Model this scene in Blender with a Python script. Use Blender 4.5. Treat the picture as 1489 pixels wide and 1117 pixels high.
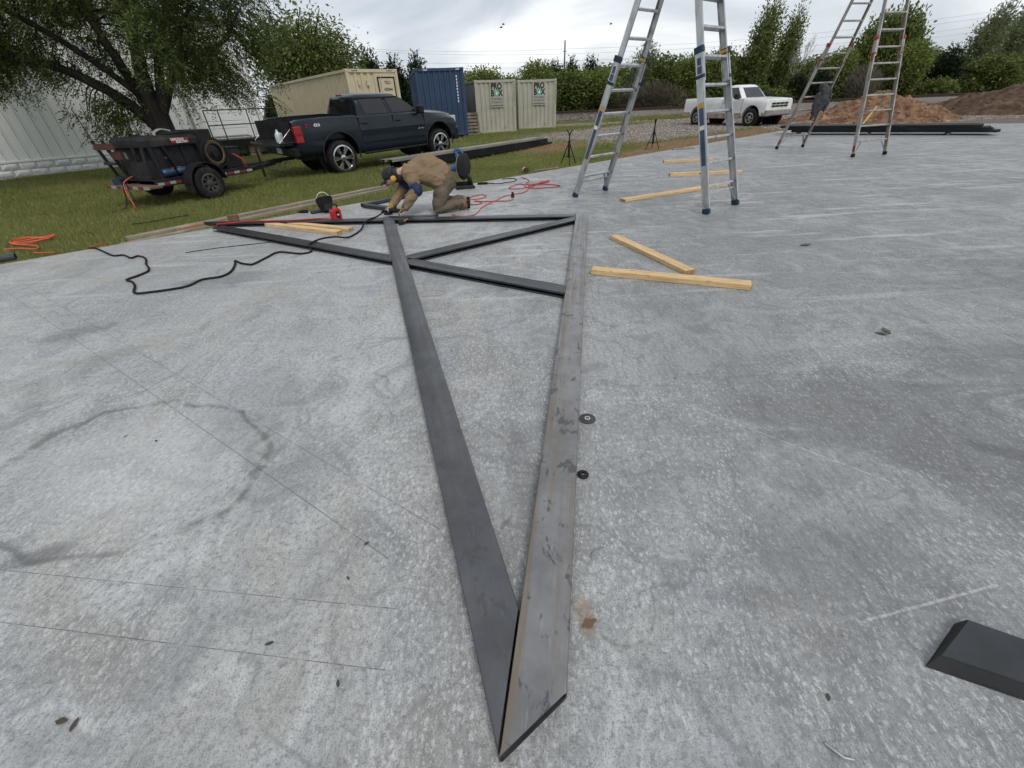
import bpy, bmesh, math, random
import numpy as np
from mathutils import Matrix, Vector, noise as mnoise

for _o in list(bpy.data.objects):
    bpy.data.objects.remove(_o, do_unlink=True)
scene = bpy.context.scene
COL = scene.collection
R = math.radians
random.seed(7)
rng = np.random.default_rng(7)

# ------------------------------------------------------------------ camera
CAM_H, PITCH, ROLL, FPX = 1.4, R(34.7), R(-2.75), 590.0
cam = bpy.data.cameras.new('camera')
cam.sensor_fit = 'HORIZONTAL'
cam.sensor_width = 36.0
cam.lens = 36.0 * FPX / 1489.0
cam.clip_start = 0.02
cam.clip_end = 3000
camo = bpy.data.objects.new('camera', cam)
COL.objects.link(camo)
_f = Vector((0, math.cos(PITCH), -math.sin(PITCH)))
_r = Vector((1, 0, 0))
_u = _r.cross(_f)
_rr = _r * math.cos(ROLL) + _u * math.sin(ROLL)
_uu = -_r * math.sin(ROLL) + _u * math.cos(ROLL)
camo.matrix_world = Matrix(((_rr.x, _uu.x, -_f.x, 0), (_rr.y, _uu.y, -_f.y, 0), (_rr.z, _uu.z, -_f.z, CAM_H), (0, 0, 0, 1)))
scene.camera = camo

# ------------------------------------------------------------------ sky, sun, exposure
SUN_EL, SUN_AZ = R(50), R(152)          # azimuth clockwise from +Y
world = bpy.data.worlds.new('World')
scene.world = world
world.use_nodes = True
nt = world.node_tree
nt.nodes.clear()
wo = nt.nodes.new('ShaderNodeOutputWorld')
sky = nt.nodes.new('ShaderNodeTexSky')
sky.sky_type = 'NISHITA'
sky.sun_disc = False
sky.sun_elevation = SUN_EL
sky.sun_rotation = SUN_AZ
b1 = nt.nodes.new('ShaderNodeBackground')
b1.inputs[1].default_value = 0.1
nt.links.new(sky.outputs[0], b1.inputs[0])
tc = nt.nodes.new('ShaderNodeTexCoord')
mp = nt.nodes.new('ShaderNodeMapping')
mp.inputs['Scale'].default_value = (1.0, 1.0, 3.4)
mp.inputs['Rotation'].default_value = (0.12, 0.10, 0.5)
nt.links.new(tc.outputs['Generated'], mp.inputs[0])
nz = nt.nodes.new('ShaderNodeTexNoise')
nz.inputs['Scale'].default_value = 2.1
nz.inputs['Detail'].default_value = 7
nz.inputs['Roughness'].default_value = 0.52
nz.inputs['Distortion'].default_value = 0.5
nt.links.new(mp.outputs[0], nz.inputs['Vector'])
rp = nt.nodes.new('ShaderNodeValToRGB')
rp.color_ramp.elements[0].position = 0.36
rp.color_ramp.elements[0].color = (0.44, 0.485, 0.54, 1)
rp.color_ramp.elements[1].position = 0.62
rp.color_ramp.elements[1].color = (0.90, 0.915, 0.93, 1)
e = rp.color_ramp.elements.new(0.5)
e.color = (0.63, 0.665, 0.71, 1)
nt.links.new(nz.outputs['Fac'], rp.inputs[0])
b2 = nt.nodes.new('ShaderNodeBackground')
b2.inputs[1].default_value = 1.0
nt.links.new(rp.outputs[0], b2.inputs[0])
mx = nt.nodes.new('ShaderNodeMixShader')
mx.inputs[0].default_value = 0.88
nt.links.new(b1.outputs[0], mx.inputs[1])
nt.links.new(b2.outputs[0], mx.inputs[2])
nt.links.new(mx.outputs[0], wo.inputs[0])

sun = bpy.data.lights.new('sun', 'SUN')
sun.energy = 1.3
sun.angle = R(22)
sun.color = (1.0, 0.96, 0.9)
suno = bpy.data.objects.new('sun', sun)
COL.objects.link(suno)
_sd = Vector((math.sin(SUN_AZ) * math.cos(SUN_EL), math.cos(SUN_AZ) * math.cos(SUN_EL), math.sin(SUN_EL)))
suno.rotation_euler = _sd.to_track_quat('Z', 'Y').to_euler()
suno.location = _sd * 50

vs = scene.view_settings
vs.view_transform = 'Standard'
vs.look = 'None'
vs.exposure = 0.25
vs.gamma = 1.0
vs.use_curve_mapping = False
scene.render.engine = 'CYCLES'
scene.cycles.max_bounces = 4
scene.cycles.diffuse_bounces = 3
scene.cycles.glossy_bounces = 2
scene.cycles.transmission_bounces = 3
scene.cycles.use_adaptive_sampling = True
scene.cycles.adaptive_threshold = 0.025
scene.cycles.transparent_max_bounces = 8

# ------------------------------------------------------------------ materials
def _n(m, t, **kw):
    n = m.node_tree.nodes.new(t)
    for k, v in kw.items():
        if k in n.inputs:
            n.inputs[k].default_value = v
        else:
            setattr(n, k, v)
    return n
def _l(m, a, b):
    m.node_tree.links.new(a, b)
def new_mat(name):
    m = bpy.data.materials.new(name)
    m.use_nodes = True
    return m, m.node_tree.nodes['Principled BSDF']
def c4(c):
    return (c[0], c[1], c[2], 1.0)
def mixc(m, fac, a, b, mode='MIX'):
    n = m.node_tree.nodes.new('ShaderNodeMix')
    n.data_type = 'RGBA'
    n.blend_type = mode
    n.clamp_factor = True
    for sock, v in ((n.inputs[0], fac), (n.inputs[6], a), (n.inputs[7], b)):
        if hasattr(v, 'links'):
            _l(m, v, sock)
        elif isinstance(v, (tuple, list)):
            sock.default_value = c4(v)
        else:
            sock.default_value = v
    return n.outputs[2]
def mth(m, op, a, b=None, c=None, clamp=False):
    n = m.node_tree.nodes.new('ShaderNodeMath')
    n.operation = op
    n.use_clamp = clamp
    for i, v in enumerate((a, b, c)):
        if v is None:
            continue
        if hasattr(v, 'links'):
            _l(m, v, n.inputs[i])
        else:
            n.inputs[i].default_value = v
    return n.outputs[0]
def sstep(m, v, lo, hi, o0=0.0, o1=1.0):
    n = m.node_tree.nodes.new('ShaderNodeMapRange')
    n.interpolation_type = 'SMOOTHSTEP'
    _l(m, v, n.inputs[0])
    for i, x in ((1, lo), (2, hi), (3, o0), (4, o1)):
        n.inputs[i].default_value = x
    return n.outputs[0]
def nz_tex(m, vec, scale, detail=4, rough=0.55, dist=0.0):
    n = _n(m, 'ShaderNodeTexNoise')
    n.inputs['Scale'].default_value = scale
    n.inputs['Detail'].default_value = detail
    n.inputs['Roughness'].default_value = rough
    n.inputs['Distortion'].default_value = dist
    if vec is not None:
        _l(m, vec, n.inputs['Vector'])
    return n.outputs['Fac']
def coords(m, scale=(1, 1, 1), rot=(0, 0, 0), kind='Object'):
    t = _n(m, 'ShaderNodeTexCoord')
    mp = _n(m, 'ShaderNodeMapping')
    mp.inputs['Scale'].default_value = scale
    mp.inputs['Rotation'].default_value = rot
    _l(m, t.outputs[kind], mp.inputs[0])
    return mp.outputs[0]
def bump(m, h, strength=0.3, dist=0.01, normal=None):
    b = _n(m, 'ShaderNodeBump')
    b.inputs['Strength'].default_value = strength
    b.inputs['Distance'].default_value = dist
    _l(m, h, b.inputs['Height'])
    if normal is not None:
        _l(m, normal, b.inputs['Normal'])
    return b.outputs[0]
def M(name, c1, c2=None, scale=8.0, rough=0.6, metal=0.0, stretch=(1, 1, 1), bmp=0.0, bscale=None, coat=0.0,
      grime=None, gscale=1.6, glo=0.52, ghi=0.72, spec=0.5, rvar=0.12):
    """a worn procedural paint / metal / wood: two tones broken up by noise, uneven gloss, optional blotches of grime"""
    m, p = new_mat(name)
    v = coords(m, stretch)
    f = nz_tex(m, v, scale, 5, 0.6)
    c2 = c2 or tuple(x * 0.78 for x in c1)
    col = mixc(m, sstep(m, f, 0.35, 0.68), c2, c1)
    if grime:
        g = nz_tex(m, coords(m), gscale, 6, 0.65)
        col = mixc(m, sstep(m, g, glo, ghi), col, grime)
    _l(m, col, p.inputs['Base Color'])
    rr = sstep(m, nz_tex(m, v, scale * 0.6, 4, 0.6), 0.3, 0.7, max(rough - rvar, 0.03), min(rough + rvar, 1))
    _l(m, rr, p.inputs['Roughness'])
    p.inputs['Metallic'].default_value = metal
    p.inputs['Specular IOR Level'].default_value = spec
    if coat:
        p.inputs['Coat Weight'].default_value = coat
        p.inputs['Coat Roughness'].default_value = 0.08
    if bmp:
        _l(m, bump(m, nz_tex(m, v, bscale or scale * 3, 4, 0.6), bmp, 0.004), p.inputs['Normal'])
    return m
def leaf_mat(name, c1, c2, trans=0.35, nscale=0.9, nw=0.45):
    m, p = new_mat(name)
    geo = _n(m, 'ShaderNodeNewGeometry')
    f = nz_tex(m, coords(m), nscale, 3, 0.6)
    a = mth(m, 'ADD', mth(m, 'MULTIPLY', geo.outputs['Random Per Island'], 1.1 - nw), mth(m, 'MULTIPLY', f, nw))
    col = mixc(m, sstep(m, a, 0.15, 0.85), c1, c2)
    _l(m, col, p.inputs['Base Color'])
    p.inputs['Roughness'].default_value = 0.55
    p.inputs['Specular IOR Level'].default_value = 0.3
    t = _n(m, 'ShaderNodeBsdfTranslucent')
    _l(m, col, t.inputs[0])
    s = _n(m, 'ShaderNodeMixShader')
    s.inputs[0].default_value = trans
    _l(m, p.outputs[0], s.inputs[1])
    _l(m, t.outputs[0], s.inputs[2])
    _l(m, s.outputs[0], m.node_tree.nodes['Material Output'].inputs[0])
    return m

# ------------------------------------------------------------------ objects
def tag(o, label=None, cat=None, group=None, kind=None):
    if label: o['label'] = label
    if cat: o['category'] = cat
    if group: o['group'] = group
    if kind: o['kind'] = kind
    return o
def link(name, me, mat=None, parent=None, loc=None, rot=None):
    if mat is not None and len(me.materials) == 0:
        me.materials.append(mat)
    o = bpy.data.objects.new(name, me)
    COL.objects.link(o)
    if parent is not None: o.parent = parent
    if loc is not None: o.location = loc
    if rot is not None: o.rotation_euler = rot
    return o
def empty(name, loc=(0, 0, 0), rz=0.0, label=None, cat=None, group=None, rot=None):
    o = bpy.data.objects.new(name, None)
    o.empty_display_size = 0.1
    COL.objects.link(o)
    o.location = loc
    o.rotation_euler = rot if rot is not None else (0, 0, rz)
    return tag(o, label, cat, group)
def np_mesh(name, V, F, smooth=False):
    V = np.asarray(V, np.float32); F = np.asarray(F, np.int32)
    me = bpy.data.meshes.new(name)
    k = F.shape[1]
    me.vertices.add(len(V)); me.vertices.foreach_set('co', V.ravel())
    me.loops.add(F.size); me.loops.foreach_set('vertex_index', F.ravel())
    me.polygons.add(len(F))
    me.polygons.foreach_set('loop_start', np.arange(0, F.size, k, dtype=np.int32))
    me.polygons.foreach_set('loop_total', np.full(len(F), k, np.int32))
    me.polygons.foreach_set('use_smooth', np.full(len(F), smooth))
    me.update(calc_edges=True)
    return me
def copy_tree(o, parent=None):
    c = o.copy()
    COL.objects.link(c)
    if parent is not None:
        c.parent = parent
    for ch in o.children:
        copy_tree(ch, c)
    return c

class MB:
    """collects geometry for ONE mesh object"""
    def __init__(s):
        s.v, s.f = [], []
    def add(s, V, F):
        k = len(s.v)
        s.v += [tuple(x) for x in V]
        s.f += [tuple(i + k for i in f) for f in F]
        return s
    def bx(s, x0, x1, y0, y1, z0, z1, mat=None):
        V = [Vector(p) for p in ((x0, y0, z0), (x1, y0, z0), (x1, y1, z0), (x0, y1, z0), (x0, y0, z1), (x1, y0, z1), (x1, y1, z1), (x0, y1, z1))]
        if mat is not None: V = [mat @ p for p in V]
        return s.add(V, [(0, 3, 2, 1), (4, 5, 6, 7), (0, 1, 5, 4), (1, 2, 6, 5), (2, 3, 7, 6), (3, 0, 4, 7)])
    def bar(s, p0, p1, w, h, up=(0, 0, 1)):
        """rectangular bar from p0 to p1, w across, h along 'up'"""
        p0, p1 = Vector(p0), Vector(p1)
        d = (p1 - p0).normalized()
        a = d.cross(Vector(up)).normalized()
        b = a.cross(d).normalized()
        V = []
        for p in (p0, p1):
            for i, j in ((-1, -1), (1, -1), (1, 1), (-1, 1)):
                V.append(p + a * (w / 2 * i) + b * (h / 2 * j))
        return s.add(V, [(0, 1, 2, 3), (7, 6, 5, 4), (0, 4, 5, 1), (1, 5, 6, 2), (2, 6, 7, 3), (3, 7, 4, 0)])
    def tube(s, pts, r, n=8, cap=True, ell=1.0):
        pts = [Vector(p) for p in pts]
        rs = r if isinstance(r, (list, tuple)) else [r] * len(pts)
        rings = []
        prev = None
        for i, p in enumerate(pts):
            d = (pts[min(i + 1, len(pts) - 1)] - pts[max(i - 1, 0)])
            if d.length < 1e-9: d = Vector((0, 0, 1))
            d.normalize()
            if prev is None:
                a = d.cross(Vector((0, 0, 1)))
                if a.length < 1e-3: a = d.cross(Vector((1, 0, 0)))
            else:
                a = prev - d * prev.dot(d)
                if a.length < 1e-6: a = d.cross(Vector((0.3, 1, 0.2)))
            a.normalize(); prev = a
            b = d.cross(a)
            rings.append([p + (a * math.cos(t) + b * math.sin(t) * ell) * rs[i] for t in (2 * math.pi * k / n for k in range(n))])
        k = len(s.v)
        for rg in rings: s.v += [tuple(x) for x in rg]
        for i in range(len(rings) - 1):
            for j in range(n):
                a, b = k + i * n + j, k + i * n + (j + 1) % n
                s.f.append((a, b, b + n, a + n))
        if cap:
            s.f.append(tuple(k + j for j in reversed(range(n))))
            s.f.append(tuple(k + (len(rings) - 1) * n + j for j in range(n)))
        return s
    def cyl(s, p0, p1, r, n=16):
        return s.tube([p0, p1], r, n)
    def lathe(s, prof, n=24, mat=None, closed=False):
        """prof: (r, h) pairs turned round local Z"""
        k = len(s.v)
        for r, h in prof:
            for j in range(n):
                t = 2 * math.pi * j / n
                p = Vector((r * math.cos(t), r * math.sin(t), h))
                s.v.append(tuple(mat @ p if mat is not None else p))
        m = len(prof)
        for i in range(m if closed else m - 1):
            for j in range(n):
                a, b = k + i * n + j, k + i * n + (j + 1) % n
                c, d = k + ((i + 1) % m) * n + (j + 1) % n, k + ((i + 1) % m) * n + j
                s.f.append((a, b, c, d))
        if not closed:
            s.f.append(tuple(k + j for j in reversed(range(n))))
            s.f.append(tuple(k + (m - 1) * n + j for j in range(n)))
        return s
    def loft(s, secs, cap=True):
        n = len(secs[0]); k = len(s.v)
        for sc in secs: s.v += [tuple(p) for p in sc]
        for i in range(len(secs) - 1):
            for j in range(n):
                a, b = k + i * n + j, k + i * n + (j + 1) % n
                s.f.append((a, b, b + n, a + n))
        if cap:
            s.f.append(tuple(k + j for j in reversed(range(n))))
            s.f.append(tuple(k + (len(secs) - 1) * n + j for j in range(n)))
        return s
    def prism(s, poly, z0, z1, mat=None):
        """polygon in local XY extruded z0..z1"""
        n = len(poly)
        V = [Vector((x, y, z)) for z in (z0, z1) for x, y in poly]
        if mat is not None: V = [mat @ p for p in V]
        F = [tuple(reversed(range(n))), tuple(range(n, 2 * n))] + [(i, (i + 1) % n, n + (i + 1) % n, n + i) for i in range(n)]
        return s.add(V, F)
    def mesh(s, name='m', smooth=False):
        me = bpy.data.meshes.new(name)
        me.from_pydata(s.v, [], s.f)
        bm = bmesh.new(); bm.from_mesh(me)
        bmesh.ops.recalc_face_normals(bm, faces=bm.faces)
        bm.to_mesh(me); bm.free()
        if smooth:
            me.polygons.foreach_set('use_smooth', [True] * len(me.polygons))
            if smooth != 'all':
                me.set_sharp_from_angle(angle=R(40))
        me.update()
        return me
    def build(s, name, mat, parent=None, smooth=False, bevel=0.0, loc=None, rot=None, seg=1):
        o = link(name, s.mesh(name, smooth), mat, parent, loc, rot)
        if bevel:
            b = o.modifiers.new('bevel', 'BEVEL')
            b.width = bevel; b.segments = seg; b.limit_method = 'ANGLE'; b.angle_limit = R(40)
        return o

_bench = bpy.data.scenes.new('bench')      # an empty scene to evaluate modifiers and lettering in (fast)
def evaluated_mesh(*objs):
    for q in objs: _bench.collection.objects.link(q)
    vl = _bench.view_layers[0]
    vl.update()
    me = bpy.data.meshes.new_from_object(objs[0].evaluated_get(vl.depsgraph))
    for q in objs: _bench.collection.objects.unlink(q)
    return me
def baked(o, *helpers):
    """replace an object's mesh by its evaluated (modifiers applied) one"""
    me = evaluated_mesh(o, *helpers)
    o.modifiers.clear()
    o.data = me
    return o
def blob(name, chains, mat, parent=None, voxel=0.012, smooth=4, wrinkle=0.0, wscale=9.0):
    """one continuous organic surface from tapered limb chains: [(x,y,z,r), ...] per chain"""
    mb = MB()
    for ch in chains:
        for (a, b) in zip(ch[:-1], ch[1:]):
            p, q = Vector(a[:3]), Vector(b[:3])
            d = q - p
            L = max(d.length, 1e-4)
            rot = d.to_track_quat('Z', 'Y').to_matrix().to_4x4()
            mt = Matrix.Translation(p) @ rot
            r0, r1 = a[3], b[3]
            prof = [(max(r0 * math.sin(t), 1e-4), -r0 * math.cos(t)) for t in (0.05, 0.5, 1.0, 1.57)] + \
                   [(max(r1 * math.sin(t), 1e-4), L - r1 * math.cos(t)) for t in (1.57, 2.1, 2.6, 3.09)]
            mb.lathe(prof, 14, mt)
    o = link(name, mb.mesh(name), mat, parent)
    md = o.modifiers.new('r', 'REMESH'); md.mode = 'VOXEL'; md.voxel_size = voxel
    sm = o.modifiers.new('s', 'SMOOTH'); sm.iterations = smooth; sm.factor = 0.5
    baked(o)
    me = o.data
    if wrinkle:
        n = len(me.vertices)
        co = np.empty(n * 3, np.float32); me.vertices.foreach_get('co', co); co = co.reshape(-1, 3)
        no = np.empty(n * 3, np.float32); me.vertex_normals.foreach_get('vector', no); no = no.reshape(-1, 3)
        w = np.empty(n, np.float32)
        for i, (x, y, z) in enumerate(co):
            q = Vector((x * 0.55 + z * 0.35, y * 1.2, z * 1.25 - x * 0.5)) * wscale
            w[i] = 0.25 - 2.2 * abs(mnoise.noise(q)) ** 1.2 + 0.55 * mnoise.noise(q * 2.7 + Vector((3, 1, 7)))
        me.vertices.foreach_set('co', (co + no * (wrinkle * w)[:, None]).ravel())
    me.polygons.foreach_set('use_smooth', [True] * len(me.polygons))
    if len(me.materials) == 0: me.materials.append(mat)
    me.update()
    return o
_fontcache = {}
def text(name, s, size, mat, parent, mtx, extrude=0.001, align='CENTER', bold=0.0, sx=1.0):
    cu = bpy.data.curves.new('t', 'FONT')
    cu.body = s; cu.size = size; cu.extrude = extrude; cu.align_x = align; cu.align_y = 'CENTER'; cu.offset = bold
    cu.resolution_u = 3
    t = bpy.data.objects.new('t', cu)
    me = evaluated_mesh(t)
    bpy.data.objects.remove(t, do_unlink=True)
    me.materials.clear()
    o = link(name, me, mat, parent)
    o.matrix_local = mtx @ Matrix.Diagonal((sx, 1, 1, 1))
    return o
def frame_mtx(origin, xdir, ydir):
    x = Vector(xdir).normalized(); y = Vector(ydir); y = (y - x * y.dot(x)).normalized(); z = x.cross(y)
    o = Vector(origin)
    return Matrix(((x.x, y.x, z.x, o.x), (x.y, y.y, z.y, o.y), (x.z, y.z, z.z, o.z), (0, 0, 0, 1)))
def smooth_path(pts, k=6):
    """Catmull-Rom through pts"""
    P = [Vector(p) for p in pts]
    out = []
    for i in range(len(P) - 1):
        a, b, c, d = P[max(i - 1, 0)], P[i], P[i + 1], P[min(i + 2, len(P) - 1)]
        for j in range(k):
            t = j / k
            out.append(0.5 * ((2 * b) + (c - a) * t + (2 * a - 5 * b + 4 * c - d) * t * t + (3 * b - a - 3 * c + d) * t ** 3))
    out.append(P[-1])
    return out

# shared materials
BLACK = M('black_paint', (0.018, 0.018, 0.02), (0.010, 0.010, 0.011), 6, 0.5, grime=(0.035, 0.032, 0.03), spec=0.22)
BLACKG = M('black_gloss', (0.012, 0.012, 0.014), (0.008, 0.008, 0.009), 5, 0.3, spec=0.3)
RUBBER = M('rubber', (0.022, 0.022, 0.023), (0.013, 0.013, 0.013), 20, 0.85, bmp=0.3, grime=(0.045, 0.04, 0.035), gscale=4, spec=0.15)
ALU = M('aluminium', (0.56, 0.57, 0.58), (0.40, 0.41, 0.42), 14, 0.42, metal=0.75, stretch=(1, 1, 0.25), grime=(0.30, 0.29, 0.27), gscale=5)
ALUW = M('worn_aluminium', (0.44, 0.42, 0.39), (0.28, 0.26, 0.23), 12, 0.55, metal=0.5, stretch=(1, 1, 0.25), grime=(0.16, 0.13, 0.10), gscale=4)
CHROME = M('chrome', (0.70, 0.71, 0.73), (0.5, 0.5, 0.52), 9, 0.22, metal=0.95)
STEELM = M('bare_steel', (0.42, 0.42, 0.43), (0.28, 0.28, 0.29), 15, 0.4, metal=0.85)
RED = M('red_plastic', (0.55, 0.02, 0.02), (0.38, 0.012, 0.012), 8, 0.4)
ORANGE = M('orange_pvc', (0.62, 0.10, 0.03), (0.45, 0.07, 0.025), 8, 0.5)
BLUE = M('blue_plastic', (0.02, 0.09, 0.22), (0.015, 0.06, 0.15), 9, 0.45)
NAVY = M('navy_rubber', (0.008, 0.035, 0.075), (0.006, 0.02, 0.04), 9, 0.6)
WHITE = M('white_print', (0.78, 0.79, 0.79), (0.62, 0.62, 0.60), 6, 0.5)
YELLOW = M('yellow_print', (0.58, 0.34, 0.07), (0.44, 0.25, 0.05), 6, 0.5)
INK = M('black_ink', (0.015, 0.015, 0.015), (0.01, 0.01, 0.01), 6, 0.6)
REDINK = M('red_ink', (0.55, 0.015, 0.02), (0.45, 0.012, 0.015), 6, 0.45)
# ================================================================== SETTING
E0 = np.array((-6.17, 5.27)); EV = np.array((0.7805, 0.6252)); NV = np.array((-0.6252, 0.7805))
def sd(x, y):
    """along / across the long slab edge (across > 0 is off the slab)"""
    return (x - E0[0]) * EV[0] + (y - E0[1]) * EV[1], (x - E0[0]) * NV[0] + (y - E0[1]) * NV[1]
def stp(v, a, b):
    t = np.clip((v - a) / (b - a), 0, 1)
    return t * t * (3 - 2 * t)
def m_gravel(x, y):
    s, d = sd(x, y)
    a = stp(s, 14.5, 18.5) * stp(d, 1.6, 3.0) * (1 - stp(d, 9.0, 11.5))
    b = stp(x, 11.5, 13.0) * (1 - stp(y, 25.0, 28.0))
    c = stp(x, 1.5, 4.0) * stp(y, 31.3, 32.0) * (1 - stp(y, 34.0, 35.0))
    return np.maximum(np.maximum(a, b), c)
def m_dirt(x, y):
    s, d = sd(x, y)
    w = 0.5 + 1.5 * stp(s, 11, 17)
    return stp(s, 6, 11) * (1 - stp(d, w * 0.5, w * 1.3)) + 0.8 * stp(s, 11.5, 13) * (1 - stp(s, 15, 17)) * stp(d, 3.0, 4.0) * (1 - stp(d, 5.0, 6.5))
def ground_z(x, y):
    s, d = sd(x, y)
    z = -0.12 + 0.08 * stp(y, 13, 22) + 0.06 * stp(s, 10, 17) * (1 - stp(d, 0, 12) * 0.6)
    return np.minimum(z, -0.03)

def grid_axis(lo, hi, step, far):
    a = np.arange(lo, hi + 1e-6, step)
    out, st = [], step
    p = hi
    while p < far:
        st *= 1.5; p += st; out.append(min(p, far))
    neg, st, p = [], step, lo
    while p > -far:
        st *= 1.5; p -= st; neg.append(max(p, -far))
    return np.concatenate([neg[::-1], a, out])
gx = grid_axis(-26, 40, 0.35, 1400.0); gy = grid_axis(-4, 46, 0.35, 1400.0)
GX, GY = np.meshgrid(gx, gy)
GZ = ground_z(GX, GY) + 0.012 * np.sin(GX * 1.7 + 1.3 * np.sin(GY * 0.9)) * np.cos(GY * 1.3)
V = np.stack([GX, GY, GZ], -1).reshape(-1, 3)
ny, nx_ = GX.shape
ii = (np.arange(ny - 1)[:, None] * nx_ + np.arange(nx_ - 1)[None, :]).reshape(-1)
F = np.stack([ii, ii + 1, ii + 1 + nx_, ii + nx_], -1)
gme = np_mesh('ground', V, F, True)
for nm, arr in (('gravel', m_gravel(GX, GY)), ('dirt', m_dirt(GX, GY))):
    at = gme.attributes.new(nm, 'FLOAT', 'POINT')
    at.data.foreach_set('value', np.clip(arr, 0, 1).astype(np.float32).ravel())
m, p = new_mat('ground')
v = coords(m)
def attr(m, n):
    a = _n(m, 'ShaderNodeAttribute'); a.attribute_name = n
    return a.outputs['Fac']
big = nz_tex(m, v, 0.55, 6, 0.62)
fine = nz_tex(m, v, 22, 5, 0.7)
gr = mixc(m, sstep(m, fine, 0.3, 0.72), (0.062, 0.084, 0.021), (0.15, 0.175, 0.055))
gr = mixc(m, sstep(m, big, 0.5, 0.72), gr, (0.17, 0.16, 0.075))
so = mixc(m, sstep(m, nz_tex(m, v, 9, 6, 0.7), 0.3, 0.75), (0.12, 0.066, 0.038), (0.30, 0.20, 0.13))
so = mixc(m, sstep(m, nz_tex(m, v, 1.1, 3), 0.5, 0.66), so, (0.24, 0.115, 0.06))
vo = _n(m, 'ShaderNodeTexVoronoi'); vo.inputs['Scale'].default_value = 16
_l(m, v, vo.inputs['Vector'])
gv = mixc(m, sstep(m, nz_tex(m, v, 30, 4, 0.7), 0.3, 0.7), (0.13, 0.105, 0.085), (0.31, 0.265, 0.225))
gv = mixc(m, sstep(m, vo.outputs['Distance'], 0.3, 0.6), gv, (0.12, 0.10, 0.085))
brk = nz_tex(m, v, 2.2, 6, 0.7)
f1 = sstep(m, mth(m, 'ADD', attr(m, 'dirt'), mth(m, 'MULTIPLY', mth(m, 'SUBTRACT', brk, 0.5), 1.5)), 0.35, 0.6)
f2 = sstep(m, mth(m, 'ADD', attr(m, 'gravel'), mth(m, 'MULTIPLY', mth(m, 'SUBTRACT', brk, 0.5), 1.3)), 0.4, 0.6)
col = mixc(m, f2, mixc(m, f1, gr, so), gv)
_l(m, col, p.inputs['Base Color'])
p.inputs['Roughness'].default_value = 0.95
p.inputs['Specular IOR Level'].default_value = 0.1
_l(m, bump(m, nz_tex(m, v, 14, 6, 0.75), 0.7, 0.05), p.inputs['Normal'])
tag(link('ground', gme, m), kind='structure')

# ---- concrete slab
SLAB = [tuple(E0 - EV * 14), tuple(E0), tuple(E0 + EV * 22.6), (14.0, 20.45), (16.5, 19.75), (18.5, 18.75), (20.5, 17.2), (27, 12), (32, -9), (-16, -9)]
m, p = new_mat('concrete')
def nz2(vec, scale, detail=3, rough=0.55, dist=0.0):
    n = _n(m, 'ShaderNodeTexNoise'); n.noise_dimensions = '2D'
    n.inputs['Scale'].default_value = scale; n.inputs['Detail'].default_value = detail
    n.inputs['Roughness'].default_value = rough; n.inputs['Distortion'].default_value = dist
    _l(m, vec, n.inputs['Vector'])
    return n
v = coords(m)
vt = coords(m, (1.0, 0.40, 1.0), (0, 0, R(38)))
vt2 = coords(m, (0.34, 1.0, 1.0), (0, 0, R(-20)))
bigN = nz2(v, 0.36, 3, 0.6, 0.8)
big = bigN.outputs['Fac']
midN = nz2(vt, 1.15, 4, 0.68, 1.3); mid = midN.outputs['Fac']
swirl = nz2(vt2, 2.8, 3, 0.72, 1.8).outputs['Fac']
tone = nz2(v, 1.0, 3, 0.6, 0.6)
sepc = _n(m, 'ShaderNodeSeparateColor'); _l(m, tone.outputs['Color'], sepc.inputs[0])
fine = nz2(v, 42, 4, 0.75).outputs['Fac']
grain = nz2(v, 190, 2, 0.7).outputs['Fac']
sx0 = _n(m, 'ShaderNodeSeparateXYZ'); _l(m, v, sx0.inputs[0]); sx2 = sx0.outputs[0]
col = mixc(m, sstep(m, big, 0.33, 0.66), (0.325, 0.334, 0.332), (0.435, 0.444, 0.440))
col = mixc(m, mth(m, 'MULTIPLY', mth(m, 'MULTIPLY', sstep(m, mid, 0.46, 0.66), sstep(m, sx2, -3.0, 0.5, 0.55, 1.0)), 0.50), col, (0.165, 0.168, 0.166))
col = mixc(m, mth(m, 'MULTIPLY', sstep(m, swirl, 0.55, 0.72), 0.26), col, (0.53, 0.533, 0.53))
col = mixc(m, mth(m, 'MULTIPLY', sstep(m, sepc.outputs[0], 0.52, 0.68), 0.42), col, (0.36, 0.335, 0.28))
col = mixc(m, mth(m, 'MULTIPLY', sstep(m, sepc.outputs[1], 0.54, 0.70), 0.38), col, (0.30, 0.325, 0.375))
mot = nz2(v, 3.6, 5, 0.68, 1.1).outputs['Fac']
col = mixc(m, mth(m, 'MULTIPLY', mth(m, 'MULTIPLY', sstep(m, mot, 0.50, 0.68), sstep(m, sx2, -2.5, 1.0, 0.55, 1.0)), 0.60), col, (0.18, 0.187, 0.190))
col = mixc(m, mth(m, 'MULTIPLY', sstep(m, mot, 0.46, 0.30), 0.50), col, (0.545, 0.555, 0.556))
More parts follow.
